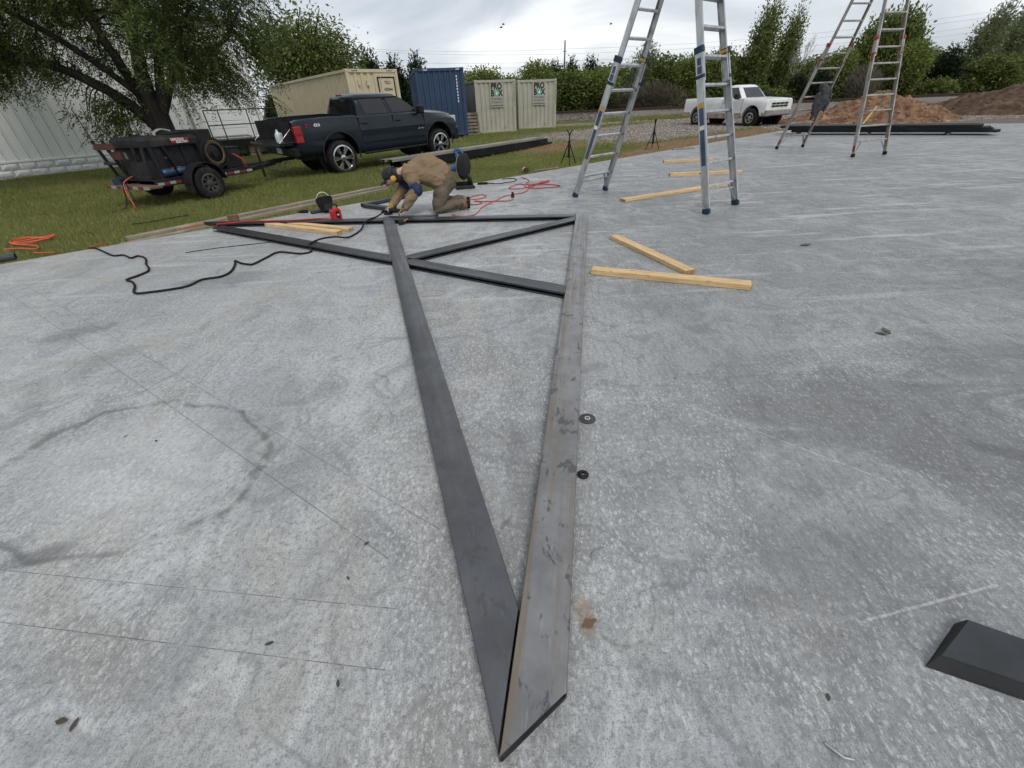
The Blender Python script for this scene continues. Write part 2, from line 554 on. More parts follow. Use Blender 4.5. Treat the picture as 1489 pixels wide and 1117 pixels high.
# pale flecks a centimetre or two across with dark paste between, stronger in some patches
wv = _n(m, 'ShaderNodeVectorMath'); wv.operation = 'ADD'
sc_ = _n(m, 'ShaderNodeVectorMath'); sc_.operation = 'SCALE'; sc_.inputs['Scale'].default_value = 0.022
_l(m, nz2(v, 26, 2).outputs['Color'], sc_.inputs[0]); _l(m, coords(m, (1.0, 0.62, 1.0), (0, 0, R(30))), wv.inputs[0]); _l(m, sc_.outputs[0], wv.inputs[1])
def fleck(scale, lo, hi, keep):
    vo = _n(m, 'ShaderNodeTexVoronoi'); vo.voronoi_dimensions = '2D'; vo.inputs['Scale'].default_value = scale
    _l(m, wv.outputs[0], vo.inputs['Vector'])
    sp = _n(m, 'ShaderNodeSeparateColor'); _l(m, vo.outputs['Color'], sp.inputs[0])
    return mth(m, 'MULTIPLY', sstep(m, vo.outputs['Distance'], hi, lo), sstep(m, sp.outputs[0], keep, keep + 0.35)), vo.outputs['Distance']
f1, d1 = fleck(60, 0.20, 0.40, 0.50)
f2, d2 = fleck(120, 0.18, 0.42, 0.40)
sx_ = _n(m, 'ShaderNodeSeparateXYZ'); _l(m, v, sx_.inputs[0])
# the slab was finished rougher and greyer towards its middle than along the lawn side
rough_side = sstep(m, mth(m, 'ADD', sx_.outputs[0], mth(m, 'MULTIPLY', mth(m, 'SUBTRACT', big, 0.5), 5.0)), -0.6, 1.8)
col = mixc(m, mth(m, 'MULTIPLY', mth(m, 'MULTIPLY', rough_side, sstep(m, sepc.outputs[0], 0.35, 0.6, 0.45, 0.8)), 0.95), col, (0.165, 0.172, 0.176))
patch = mth(m, 'MAXIMUM', sstep(m, sepc.outputs[2], 0.36, 0.60, 0.30, 1.0), mth(m, 'MULTIPLY', rough_side, 0.62))
ff = mth(m, 'MULTIPLY', mth(m, 'MAXIMUM', f1, mth(m, 'MULTIPLY', f2, 0.75)), patch)
paste = mth(m, 'MULTIPLY', mth(m, 'MULTIPLY', sstep(m, d1, 0.42, 0.75), sstep(m, fine, 0.35, 0.6)), mth(m, 'MULTIPLY', patch, 0.5))
col = mixc(m, paste, col, (0.15, 0.15, 0.148))
col = mixc(m, mth(m, 'MULTIPLY', ff, 0.56), col, (0.585, 0.595, 0.598))
col = mixc(m, mth(m, 'MULTIPLY', sstep(m, fine, 0.53, 0.28), 0.72), col, (0.15, 0.152, 0.15))
col = mixc(m, mth(m, 'MULTIPLY', sstep(m, grain, 0.49, 0.28), 0.70), col, (0.12, 0.12, 0.12))
# short scuffs left by the broom and by feet, all about one way
sc1 = nz2(coords(m, (1.0, 0.16, 1.0), (0, 0, R(52))), 34, 3, 0.7).outputs['Fac']
col = mixc(m, mth(m, 'MULTIPLY', mth(m, 'MULTIPLY', sstep(m, sc1, 0.52, 0.66), sstep(m, rough_side, 0.0, 1.0, 0.35, 1.0)), 0.40), col, (0.13, 0.134, 0.137))
sc2 = nz2(coords(m, (0.10, 1.0, 1.0), (0, 0, R(18))), 5.5, 3, 0.7).outputs['Fac']
col = mixc(m, mth(m, 'MULTIPLY', mth(m, 'MULTIPLY', sstep(m, sc2, 0.57, 0.70), sstep(m, fine, 0.35, 0.6, 0.4, 1.0)), sstep(m, sx0.outputs[1], 1.5, 6.0, 0.10, 0.55)), col, (0.58, 0.585, 0.585))
# tide marks where water dried: thin contours of a slow noise
td = nz2(v, 0.7, 3, 0.5, 0.5).outputs['Fac']
tl = mth(m, 'ABSOLUTE', mth(m, 'SUBTRACT', td, 0.545))
tk = sstep(m, nz2(v, 2.6, 3).outputs['Fac'], 0.45, 0.62)
col = mixc(m, mth(m, 'MULTIPLY', mth(m, 'MULTIPLY', sstep(m, tl, 0.010, 0.001), tk), 0.42), col, (0.14, 0.14, 0.135))
xyz = _n(m, 'ShaderNodeSeparateXYZ'); _l(m, v, xyz.inputs[0])
X, Y = xyz.outputs[0], xyz.outputs[1]
wob = mth(m, 'MULTIPLY', mth(m, 'SUBTRACT', nz2(v, 3.0, 3).outputs['Fac'], 0.5), 0.32)
def ellipse(cx, cy, rx, ry, rot):
    dx, dy = mth(m, 'SUBTRACT', X, cx), mth(m, 'SUBTRACT', Y, cy)
    c, s = math.cos(rot), math.sin(rot)
    a = mth(m, 'DIVIDE', mth(m, 'ADD', mth(m, 'MULTIPLY', dx, c), mth(m, 'MULTIPLY', dy, s)), rx)
    b = mth(m, 'DIVIDE', mth(m, 'SUBTRACT', mth(m, 'MULTIPLY', dy, c), mth(m, 'MULTIPLY', dx, s)), ry)
    return mth(m, 'ADD', mth(m, 'SQRT', mth(m, 'ADD', mth(m, 'MULTIPLY', a, a), mth(m, 'MULTIPLY', b, b))), wob)
for (cx, cy, rx, ry, rot, light) in ((-1.9, 1.48, 0.68, 0.48, -0.35, 0.24), (0.3, 0.78, 0.14, 0.22, 0.3, 0.0)):
    r_ = ellipse(cx, cy, rx, ry, rot)
    col = mixc(m, mth(m, 'MULTIPLY', sstep(m, r_, 1.05, 0.45), light), col, (0.56, 0.575, 0.59))
    ring = sstep(m, mth(m, 'ABSOLUTE', mth(m, 'SUBTRACT', r_, 1.02)), 0.05, 0.005)
    col = mixc(m, mth(m, 'MULTIPLY', mth(m, 'MULTIPLY', ring, sstep(m, mot, 0.35, 0.6, 0.25, 1.0)), 0.7), col, (0.11, 0.11, 0.105))
# dark scuffs with a shape of their own
for (cx, cy, rx, ry, rot, k) in ((-3.55, 3.05, 0.30, 0.16, 0.5, 0.42), (-2.9, 2.55, 0.42, 0.2, 0.9, 0.25), (-1.92, 0.98, 0.14, 0.05, 0.3, 0.6), (2.3, 1.25, 0.30, 0.05, -0.55, 0.55),
                                 (3.6, 1.6, 1.3, 0.7, -0.3, 0.42), (0.02, 1.35, 0.1, 0.5, 0.1, 0.38), (1.9, 1.5, 1.1, 0.6, -0.4, 0.36), (1.2, 0.75, 0.6, 0.35, 0.2, 0.25), (5.5, 3.2, 2.2, 0.8, -0.2, 0.3), (-3.0, 4.15, 0.7, 0.25, 0.3, 0.3)):
    r_ = ellipse(cx, cy, rx, ry, rot)
    kk = mth(m, 'MULTIPLY', sstep(m, mth(m, 'ADD', r_, mth(m, 'MULTIPLY', mth(m, 'SUBTRACT', swirl, 0.5), 1.6)), 1.15, 0.35), k)
    col = mixc(m, kk, col, (0.085, 0.086, 0.088))
# rust bleed next to the near beam
r_ = ellipse(0.205, 0.66, 0.035, 0.085, 0.1)
col = mixc(m, mth(m, 'MULTIPLY', sstep(m, r_, 1.25, 0.2), 0.6), col, (0.22, 0.14, 0.075))
# snapped layout lines and scratches
def seg(ax, ay, bx_, by_, w):
    L2 = (bx_ - ax) ** 2 + (by_ - ay) ** 2
    px, py = mth(m, 'SUBTRACT', X, ax), mth(m, 'SUBTRACT', Y, ay)
    t = mth(m, 'DIVIDE', mth(m, 'ADD', mth(m, 'MULTIPLY', px, bx_ - ax), mth(m, 'MULTIPLY', py, by_ - ay)), L2, clamp=True)
    qx = mth(m, 'SUBTRACT', px, mth(m, 'MULTIPLY', t, bx_ - ax)); qy = mth(m, 'SUBTRACT', py, mth(m, 'MULTIPLY', t, by_ - ay))
    return sstep(m, mth(m, 'SQRT', mth(m, 'ADD', mth(m, 'MULTIPLY', qx, qx), mth(m, 'MULTIPLY', qy, qy))), w, w * 0.35)
gap = mth(m, 'MULTIPLY', sstep(m, nz2(v, 5.0, 3, 0.7).outputs['Fac'], 0.30, 0.5, 0.25, 1.0), sstep(m, fine, 0.35, 0.6, 0.35, 1.0))
for (a, b, c, d, w, k, cc) in ((-2.35, 0.98, -0.42, 0.71, 0.0022, 0.85, (0.06, 0.06, 0.075)), (-2.1, 0.775, -0.43, 0.53, 0.0022, 0.85, (0.06, 0.06, 0.075)),
                               (-5.4, 4.29, -0.5, 0.9, 0.004, 0.7, (0.08, 0.08, 0.1)), (-5.5, 4.55, -0.32, 1.02, 0.004, 0.6, (0.08, 0.08, 0.1)),
                               (1.07, 0.6, 1.6, 0.695, 0.006, 0.45, (0.62, 0.62, 0.62)), (0.98, 5.13, 1.9, 5.7, 0.008, 0.5, (0.1, 0.1, 0.11)),
                               (1.0, 1.7, 1.6, 1.15, 0.003, 0.7, (0.6, 0.6, 0.6)), (-2.2, 4.4, -1.1, 2.9, 0.004, 0.5, (0.6, 0.6, 0.62))):
    col = mixc(m, mth(m, 'MULTIPLY', mth(m, 'MULTIPLY', seg(a, b, c, d, w), gap), k), col, cc)
# soil trodden onto the slab along its edge
dd = mth(m, 'SUBTRACT', mth(m, 'ADD', mth(m, 'MULTIPLY', X, float(NV[0])), mth(m, 'MULTIPLY', Y, float(NV[1]))), float(E0 @ NV))
ed = sstep(m, mth(m, 'ADD', dd, mth(m, 'MULTIPLY', mth(m, 'SUBTRACT', nz2(v, 4, 3).outputs['Fac'], 0.5), 0.4)), -0.16, 0.06)
col = mixc(m, mth(m, 'MULTIPLY', ed, 0.75), col, (0.36, 0.30, 0.225))
_l(m, col, p.inputs['Base Color'])
_l(m, sstep(m, mot, 0.3, 0.7, 0.42, 0.68), p.inputs['Roughness'])
p.inputs['Specular IOR Level'].default_value = 0.45
hb = nz2(v, 62, 3, 0.75).outputs['Fac']
_l(m, bump(m, hb, 0.4, 0.006), p.inputs['Normal'])
CONC = m
tag(MB().prism(SLAB, -0.34, 0.0).build('concrete_slab', CONC, bevel=0.012), kind='structure')

# ---- grass blades, straw, gravel, ballast
def polar(n, a0, a1, r0, r1):
    a = rng.uniform(R(a0), R(a1), n); r = np.exp(rng.uniform(math.log(r0), math.log(r1), n))
    return np.sin(a) * r, np.cos(a) * r, r
def blades(name, x, y, r, h0, h1, w, mat, lab):
    n = len(x)
    z = ground_z(x, y)
    h = rng.uniform(h0, h1, n) * (1 + r / 60)
    an = rng.uniform(0, 2 * math.pi, n); wd = w * (0.6 + r / 9)
    lean = rng.normal(0, 0.5, (n, 2)) * h[:, None]
    a = np.stack([x - np.cos(an) * wd, y - np.sin(an) * wd, z - 0.01], -1)
    b = np.stack([x + np.cos(an) * wd, y + np.sin(an) * wd, z - 0.01], -1)
    c = np.stack([x + lean[:, 0], y + lean[:, 1], z + h], -1)
    V = np.stack([a, b, c], 1).reshape(-1, 3)
    me = np_mesh(name, V, np.arange(3 * n).reshape(-1, 3))
    return tag(link(name, me, mat), lab, name.replace('_', ' '), kind='stuff')
GRASS = leaf_mat('grass_blade', (0.085, 0.118, 0.026), (0.31, 0.315, 0.10), 0.4, 0.45, 0.7)
STRAW = leaf_mat('straw_blade', (0.16, 0.125, 0.055), (0.36, 0.29, 0.15), 0.2)
x, y, r = polar(520000, -66, 34, 6.5, 46)
s, d = sd(x, y)
wall_d = (x + 17.36) * 0.69 - (y - 16.04) * 0.72        # in front of the building's wall
keep = (d > 0.0) & (rng.random(len(x)) > m_gravel(x, y) * 1.2) & (rng.random(len(x)) > m_dirt(x, y)) & (y < 40) & ((wall_d > 0.02) | (y > 22))
keep &= rng.random(len(x)) < np.clip(0.25 + d / 2.2, 0, 1)
x, y, r = x[keep], y[keep], r[keep]
blades('grass', x, y, r, 0.022, 0.065, 0.0032, GRASS, 'short mown green lawn grass beside the slab')
x, y, r = polar(210000, -66, 34, 6.0, 36)
s, d = sd(x, y)
patchy = np.array([mnoise.noise((a * 0.5, b * 0.5, 0.3)) for a, b in zip(x, y)])
keep = (d > 0.0) & (rng.random(len(x)) < np.maximum(1.1 - d / 1.6, np.where(patchy > 0.02, 0.75, 0.12))) & (rng.random(len(x)) > m_gravel(x, y)) & ((wall_d := (x + 17.36) * 0.69 - (y - 16.04) * 0.72) > 0.02)
blades('dry_grass', x[keep], y[keep], r[keep], 0.018, 0.05, 0.003, STRAW, 'dry straw coloured grass along the slab edge')
xg = rng.uniform(8, 60, 90000); yg = rng.uniform(29.0, 41.5, 90000)
kg = rng.random(90000) > m_gravel(xg, yg) * 1.2
blades('verge_grass', xg[kg], yg[kg], np.hypot(xg, yg)[kg], 0.05, 0.16, 0.0032, GRASS, 'longer green grass in front of the railway bank')
def stones(name, x, y, z, size, mat, lab, cat):
    n = len(x)
    base = np.array([(1, 0, 0), (-1, 0, 0), (0, 1, 0), (0, -1, 0), (0, 0, 1), (0, 0, -1)], float)
    Vv = base[None] * (size[:, None, None] * rng.uniform(0.6, 1.25, (n, 6, 1))) * np.array((1, 1, 0.7))
    an = rng.uniform(0, 6.28, n); ca, sa = np.cos(an)[:, None], np.sin(an)[:, None]
    Vr = np.stack([Vv[..., 0] * ca - Vv[..., 1] * sa, Vv[..., 0] * sa + Vv[..., 1] * ca, Vv[..., 2] + Vv[..., 0] * rng.uniform(-.4, .4, (n, 1))], -1)
    Vr += np.stack([x, y, z], -1)[:, None]
    f = np.array([(0, 2, 4), (2, 1, 4), (1, 3, 4), (3, 0, 4), (2, 0, 5), (1, 2, 5), (3, 1, 5), (0, 3, 5)])
    Fc = (f[None] + (np.arange(n) * 6)[:, None, None]).reshape(-1, 3)
    return tag(link(name, np_mesh(name, Vr.reshape(-1, 3), Fc), mat), lab, cat, kind='stuff')
def stone_mat(name, a, b):
    m, p = new_mat(name)
    g = _n(m, 'ShaderNodeNewGeometry')
    _l(m, mixc(m, g.outputs['Random Per Island'], a, b), p.inputs['Base Color'])
    p.inputs['Roughness'].default_value = 0.9
    return m
GRAV = stone_mat('gravel_stone', (0.12, 0.098, 0.08), (0.38, 0.335, 0.295))
BALL = stone_mat('ballast_stone', (0.075, 0.06, 0.052), (0.24, 0.205, 0.185))
x, y, r = polar(90000, 5, 60, 11, 38)
keep = (rng.random(len(x)) < m_gravel(x, y) * 0.9)
s, d = sd(x, y)
keep &= ~((d < 0.05) & (y < 20.6))
x, y, r = x[keep][:34000], y[keep][:34000], r[keep][:34000]
stones('gravel', x, y, ground_z(x, y) + 0.004, 0.014 + 0.03 * rng.random(len(x)) ** 2 + r * 0.0004, GRAV, 'pale crushed stone gravel of the drive around the white pickup', 'gravel')

# ---- railway behind the yard
RW0, RWD = np.array((-60.0, 47.6)), np.array((0.9963, -0.0858))
RWN = np.array((0.0858, 0.9963))
def rw(t, o, z):
    q = RW0 + RWD * t + RWN * o
    return (q[0], q[1], z)
BALM = M('ballast', (0.22, 0.19, 0.17), (0.09, 0.075, 0.065), 26, 0.95, bmp=0.9, bscale=18, grime=(0.13, 0.10, 0.08), gscale=0.4)
mb = MB()
secs = []
for t in np.arange(0, 200, 2.0):
    j = random.uniform(-0.05, 0.05)
    secs.append([rw(t, o, z + (j if z > 0 else 0)) for o, z in ((-3.6, -0.25), (-2.1, 0.26), (-1.5, 0.42), (1.5, 0.42), (2.1, 0.26), (3.8, -0.25))])
mb.loft(secs)
tag(mb.build('railway_embankment', BALM), kind='structure')
t = rng.uniform(40, 150, 14000); o = rng.uniform(-3.3, -1.2, 14000)
q = RW0[None] + RWD[None] * t[:, None] + RWN[None] * o[:, None]
stones('ballast', q[:, 0], q[:, 1], np.where(o < -1.5, 0.42 + (o + 1.5) * 0.30, 0.42) + 0.0, rng.uniform(0.03, 0.075, 14000), BALL, 'dark grey brown ballast stones on the railway bank', 'ballast')
RAILM = M('rusty_rail', (0.085, 0.045, 0.032), (0.045, 0.028, 0.022), 12, 0.7, metal=0.3)
TIE = M('sleeper_wood', (0.07, 0.055, 0.045), (0.035, 0.028, 0.024), 9, 0.9)
trk = empty('railway_track', rw(100, 0, 0.42), 0, 'rusty railway track on its ballast bank across the background', 'railway track')
for off in (-0.75, 0.75):
    mb = MB()
    prof = [(-0.07, 0.02), (0.07, 0.02), (0.07, 0.04), (0.012, 0.06), (0.012, 0.14), (0.037, 0.15), (0.037, 0.19), (-0.037, 0.19), (-0.037, 0.15), (-0.012, 0.14), (-0.012, 0.06), (-0.07, 0.04)]
    mb.loft([[Vector(rw(t, off + a, 0.42 + b)) - trk.location for a, b in prof] for t in np.arange(0, 200.1, 10)])
    mb.build('rail', RAILM, trk)
mb = MB()
for t in np.arange(20, 160, 0.6):
    a, b = Vector(rw(t, -1.3, 0.44)) - trk.location, Vector(rw(t, 1.3, 0.44)) - trk.location
    mb.bar(a, b, 0.23, 0.08)
tag(mb.build('sleeper', TIE, trk), kind='stuff')

# ---- spoil heaps
def heap(name, cx, cy, rx, ry, h, seed, rot, mat, clod, label, ridge=0.25, nclod=4200):
    n = 96
    u = np.linspace(-1.25, 1.25, n)
    UX, UY = np.meshgrid(u, u)
    c, s_ = math.cos(rot), math.sin(rot)
    X = cx + UX * rx * c - UY * ry * s_; Y = cy + UX * rx * s_ + UY * ry * c
    Z = np.zeros_like(X)
    for i in range(n):
        for j in range(n):
            p = Vector((UX[i, j], UY[i, j], seed))
            rr = math.hypot(p.x, p.y) * (1 + 0.30 * mnoise.noise(Vector((p.x * 1.4, p.y * 1.4, seed + 5))))
            base = max(0.0, 1 - rr) ** 0.95
            rg = (ridge * mnoise.noise(Vector((p.x * 3.2, p.y * 3.2, seed))) + 0.16 * (abs(mnoise.noise(Vector((p.x * 5, p.y * 5, seed + 8)))) - .25)) * base
            f = mnoise.fractal(Vector((p.x * 7, p.y * 7, seed + 2)), 0.7, 2.0, 6) * 0.13 * min(1, base * 4)
            Z[i, j] = h * (base + rg + f) - 0.02 - 0.12 * stp(rr, 1.0, 1.25)
    Z += ground_z(X, Y) + 0.0
    V = np.stack([X, Y, Z], -1).reshape(-1, 3)
    ii = (np.arange(n - 1)[:, None] * n + np.arange(n - 1)[None, :]).reshape(-1)
    root = empty(name, (cx, cy, float(ground_z(np.array(cx), np.array(cy)))), 0, label, 'dirt pile')
    me = np_mesh('heap', V - np.array(root.location), np.stack([ii, ii + 1, ii + 1 + n, ii + n], -1), True)
    link('soil', me, mat, root)
    k = rng.integers(0, n * n, nclod)
    k = k[V[k, 2] > float(root.location.z) + 0.03]
    o = stones('clods', V[k, 0] - root.location.x + rng.normal(0, .03, len(k)), V[k, 1] - root.location.y + rng.normal(0, .03, len(k)), V[k, 2] - root.location.z, 0.015 + 0.055 * rng.random(len(k)) ** 3, clod, None, None)
    del o['kind']
    o['kind'] = 'stuff'; o.parent = root
    return root
SOIL1 = M('sandy_soil', (0.25, 0.15, 0.09), (0.10, 0.055, 0.034), 4.0, 0.97, bmp=0.9, bscale=14, grime=(0.36, 0.255, 0.165), gscale=0.9, glo=0.58, ghi=0.68, spec=0.1)
SOIL2 = M('dark_soil', (0.12, 0.078, 0.052), (0.055, 0.035, 0.025), 3.0, 0.97, bmp=0.9, bscale=14, grime=(0.17, 0.115, 0.08), gscale=1.2, spec=0.1)
CL1 = stone_mat('sandy_clod', (0.12, 0.07, 0.045), (0.27, 0.18, 0.115)); CL2 = stone_mat('dark_clod', (0.05, 0.033, 0.024), (0.15, 0.10, 0.07))
heap('dirt_pile', 18.3, 23.4, 3.9, 2.9, 1.22, 3.3, -0.35, SOIL1, CL1, 'sandy light brown dirt pile behind the end of the slab', 0.3)
heap('dirt_pile', 28.6, 24.8, 6.2, 4.2, 1.50, 9.1, -0.45, SOIL2, CL2, 'dark brown dirt pile at the right edge beside the sandy pile', 0.22)
# ================================================================== BUILDING
WP0 = Vector((-17.36, 16.04, 0)); WANG = math.atan2(0.69, 0.72)
SIDING = M('white_siding', (0.76, 0.77, 0.745), (0.70, 0.71, 0.69), 1.2, 0.55, stretch=(1, 1, 0.2), grime=(0.64, 0.64, 0.605), gscale=0.7)
BLOCKM = M('white_block', (0.74, 0.745, 0.73), (0.62, 0.62, 0.60), 14, 0.85, bmp=0.7, bscale=30, grime=(0.45, 0.44, 0.41), gscale=2.5)
TRIM = M('white_trim', (0.74, 0.75, 0.735), (0.66, 0.665, 0.65), 2, 0.5)
MORTAR = M('grey_mortar', (0.38, 0.375, 0.36), (0.26, 0.255, 0.245), 8, 0.95, bmp=0.4)
ROOFM = M('roof_metal', (0.55, 0.56, 0.55), (0.47, 0.48, 0.47), 2, 0.5)
bld = empty('metal_building', WP0, WANG, 'white metal sided building on a painted block base behind the big tree', 'building')
XL, XR, DEP, H0, H1 = -9.0, 9.1, 12.0, 0.42, 4.7       # local: x along wall, +y into the building
MB().bx(XL, XR - 0.06, 0.09, DEP, -0.3, H1 - 0.02).build('wall_core', MORTAR, bld)
mb = MB(); mb.bx(XL, XR, -0.055, 0.05, H0 - 0.06, H0); mb.build('base_flashing', TRIM, bld, bevel=0.006)
pw = 0.3048
mb = MB()
mb.loft([[(0.004, 0.06, z), (0.004, 0.0, z), (0.022, -0.026, z), (0.045, -0.026, z), (0.058, 0.0, z), (pw - 0.012, 0.0, z), (pw - 0.006, 0.012, z), (pw - 0.002, 0.06, z)] for z in (H0, H1)])
pme = mb.mesh('siding_panel')
pme.materials.append(SIDING)
k = 0
xx = XL
while xx < XR - pw * 0.5:
    link('siding_panel', pme, None, bld, (xx, 0, 0)); xx += pw
mb = MB()                                     # gable end round the corner
mb.loft([[(XR + 0.0, 0.06, z), (XR + 0.03, 0.0, z), (XR + 0.03, DEP, z), (XR, DEP, z)] for z in (-0.3, H1)])
mb.build('end_wall', SIDING, bld)
MB().bx(XR - 0.10, XR + 0.045, -0.045, 0.10, H0, H1).build('corner_trim', TRIM, bld, bevel=0.006)
mb = MB(); mb.add([(XL, -0.25, H1), (XR + 0.2, -0.25, H1), (XR + 0.2, DEP / 2, H1 + 0.9), (XL, DEP / 2, H1 + 0.9), (XL, -0.25, H1 + 0.12), (XR + 0.2, -0.25, H1 + 0.12), (XR + 0.2, DEP / 2, H1 + 1.02), (XL, DEP / 2, H1 + 1.02)],
                 [(0, 3, 2, 1), (4, 5, 6, 7), (0, 1, 5, 4), (1, 2, 6, 5), (2, 3, 7, 6), (3, 0, 4, 7)])
mb.add([(XL, DEP / 2, H1 + 0.9), (XR + 0.2, DEP / 2, H1 + 0.9), (XR + 0.2, DEP + .25, H1), (XL, DEP + .25, H1), (XL, DEP / 2, H1 + 1.02), (XR + 0.2, DEP / 2, H1 + 1.02), (XR + 0.2, DEP + .25, H1 + 0.12), (XL, DEP + .25, H1 + 0.12)],
       [(0, 3, 2, 1), (4, 5, 6, 7), (0, 1, 5, 4), (1, 2, 6, 5), (2, 3, 7, 6), (3, 0, 4, 7)])
mb.build('roof', ROOFM, bld)
mb = MB(); mb.bx(XL, XR + 0.1, -0.22, -0.06, H1 - 0.12, H1 + 0.02); mb.build('gutter', TRIM, bld, bevel=0.02)
bmes = []
for kk in range(4):                           # split faced blocks, each with a broken front
    mb = MB()
    nu, nv = 6, 3
    for j in range(nv + 1):
        for i in range(nu + 1):
            edge = i in (0, nu) or j in (0, nv)
            mb.v.append((0.006 + 0.448 * i / nu, (0.0 if edge else -random.uniform(0.012, 0.04)), 0.006 + 0.203 * j / nv))
    for j in range(nv):
        for i in range(nu):
            a = j * (nu + 1) + i
            mb.f.append((a, a + 1, a + nu + 2, a + nu + 1))
    o4 = [0, nu, nv * (nu + 1) + nu, nv * (nu + 1)]
    b4 = len(mb.v)
    for i in o4:
        vv = mb.v[i]; mb.v.append((vv[0], 0.085, vv[2]))
    rim = [list(range(0, nu + 1)), [nu + j * (nu + 1) for j in range(nv + 1)], [nv * (nu + 1) + i for i in range(nu, -1, -1)], [j * (nu + 1) for j in range(nv, -1, -1)]]
    for q, rr_ in enumerate(rim):
        mb.f.append(tuple(rr_) + (b4 + (q + 1) % 4, b4 + q))
    me = mb.mesh('block'); me.materials.append(BLOCKM); bmes.append(me)
for row, zz in enumerate((-0.285, -0.07, 0.145)):
    x0 = XL + (0.23 if row % 2 else 0.0)
    while x0 < XR - 0.46:
        link('block', bmes[random.randrange(4)], None, bld, (x0, -0.03 + random.uniform(-.004, .004), zz)); x0 += 0.46
# down pipe and dock door
mb = MB(); mb.tube([(6.35, -0.10, 0.3), (6.35, -0.10, H1 - 0.1)], 0.055, 10); mb.build('downpipe', ALUW, bld, True)
dr = MB().bx(6.75, 8.35, -0.045, 0.0, 0.68, 2.9).build('dock_door', SIDING, bld)
for i in range(8):
    MB().bx(6.78, 8.32, -0.062, -0.046, 0.70 + i * 0.272, 0.70 + i * 0.272 + 0.258).build('door_panel', SIDING, dr, bevel=0.008)
MB().bx(6.66, 6.75, -0.07, 0.0, 0.66, 3.0).build('door_jamb', TRIM, bld); MB().bx(8.35, 8.44, -0.07, 0.0, 0.66, 3.0).build('door_jamb', TRIM, bld)

# ---- loading dock in front of the door
RAILB = M('dock_rail', (0.035, 0.034, 0.033), (0.02, 0.018, 0.017), 9, 0.7, grime=(0.10, 0.06, 0.04))
DECK = M('dock_deck', (0.06, 0.057, 0.055), (0.03, 0.029, 0.028), 5, 0.85)
PIER = M('pier_block', (0.36, 0.28, 0.20), (0.24, 0.18, 0.13), 8, 0.9, bmp=0.5)
dk = empty('loading_dock', WP0, WANG, 'black steel loading dock with pipe railing against the white building', 'loading dock')
MB().bx(6.45, 9.3, -1.75, -0.075, 0.46, 0.60).build('deck', DECK, dk, bevel=0.01)
MB().bx(6.45, 9.3, -1.80, -1.752, 0.36, 0.605).build('edge_beam', BLACK, dk)
for px in (6.8, 7.9, 9.0):
    for zz in (-0.12, 0.08, 0.27):
        MB().bx(px - 0.2, px + 0.2, -1.6, -1.2, zz, zz + 0.185).build('pier_block', PIER, dk, bevel=0.008)
for px in (6.5, 7.0, 8.05, 9.2):
    MB().cyl((px, -1.70, 0.60), (px, -1.70, 1.62), 0.022, 8).build('railing_post', RAILB, dk, True)
for zz in (1.12, 1.62):
    MB().cyl((6.48, -1.70, zz), (9.24, -1.70, zz), 0.02, 8).build('rail', RAILB, dk, True)
    MB().cyl((9.2, -1.70, zz), (9.2, -0.1, zz), 0.02, 8).build('rail', RAILB, dk, True)
for i in range(4):
    MB().bx(5.85, 6.42, -1.5, -0.5, -0.1 + i * 0.15, -0.07 + i * 0.15 + 0.02).build('stair_tread', RAILB, dk, loc=(i * 0.0, 0, 0))

# ================================================================== TREES
BARK = M('bark', (0.034, 0.028, 0.023), (0.015, 0.012, 0.010), 9, 0.95, stretch=(1, 1, 0.25), bmp=1.0, bscale=18)
BARKL = M('pale_bark', (0.30, 0.28, 0.25), (0.18, 0.165, 0.15), 9, 0.9, stretch=(1, 1, 0.3), bmp=0.5)
L_DARK = leaf_mat('leaf_locust', (0.024, 0.046, 0.011), (0.140, 0.180, 0.045), 0.5)
L_MID = leaf_mat('leaf_mid', (0.042, 0.070, 0.015), (0.180, 0.215, 0.056), 0.35)
L_LIGHT = leaf_mat('leaf_light', (0.080, 0.120, 0.022), (0.215, 0.255, 0.066), 0.4)
L_CEDAR = leaf_mat('leaf_cedar', (0.008, 0.018, 0.008), (0.030, 0.046, 0.017), 0.12)
L_PALE = leaf_mat('leaf_pale', (0.085, 0.115, 0.045), (0.21, 0.24, 0.115), 0.4)
L_TWIG = leaf_mat('twig_thicket', (0.060, 0.052, 0.036), (0.135, 0.120, 0.085), 0.1)

def quads(P, D, N, ln, wd):
    """leaf quads at P along D, width across D x N"""
    S = np.cross(D, N); S /= np.linalg.norm(S, axis=1, keepdims=True) + 1e-9
    a = P; b = P + D * (ln * 0.5)[:, None] + S * (wd * 0.5)[:, None]; c = P + D * ln[:, None]; d = P + D * (ln * 0.5)[:, None] - S * (wd * 0.5)[:, None]
    V = np.stack([a, b, c, d], 1).reshape(-1, 3)
    return V, np.arange(len(V)).reshape(-1, 4)
def unit(n, seed_rng=None):
    v = (seed_rng or rng).normal(size=(n, 3))
    return v / np.linalg.norm(v, axis=1, keepdims=True)

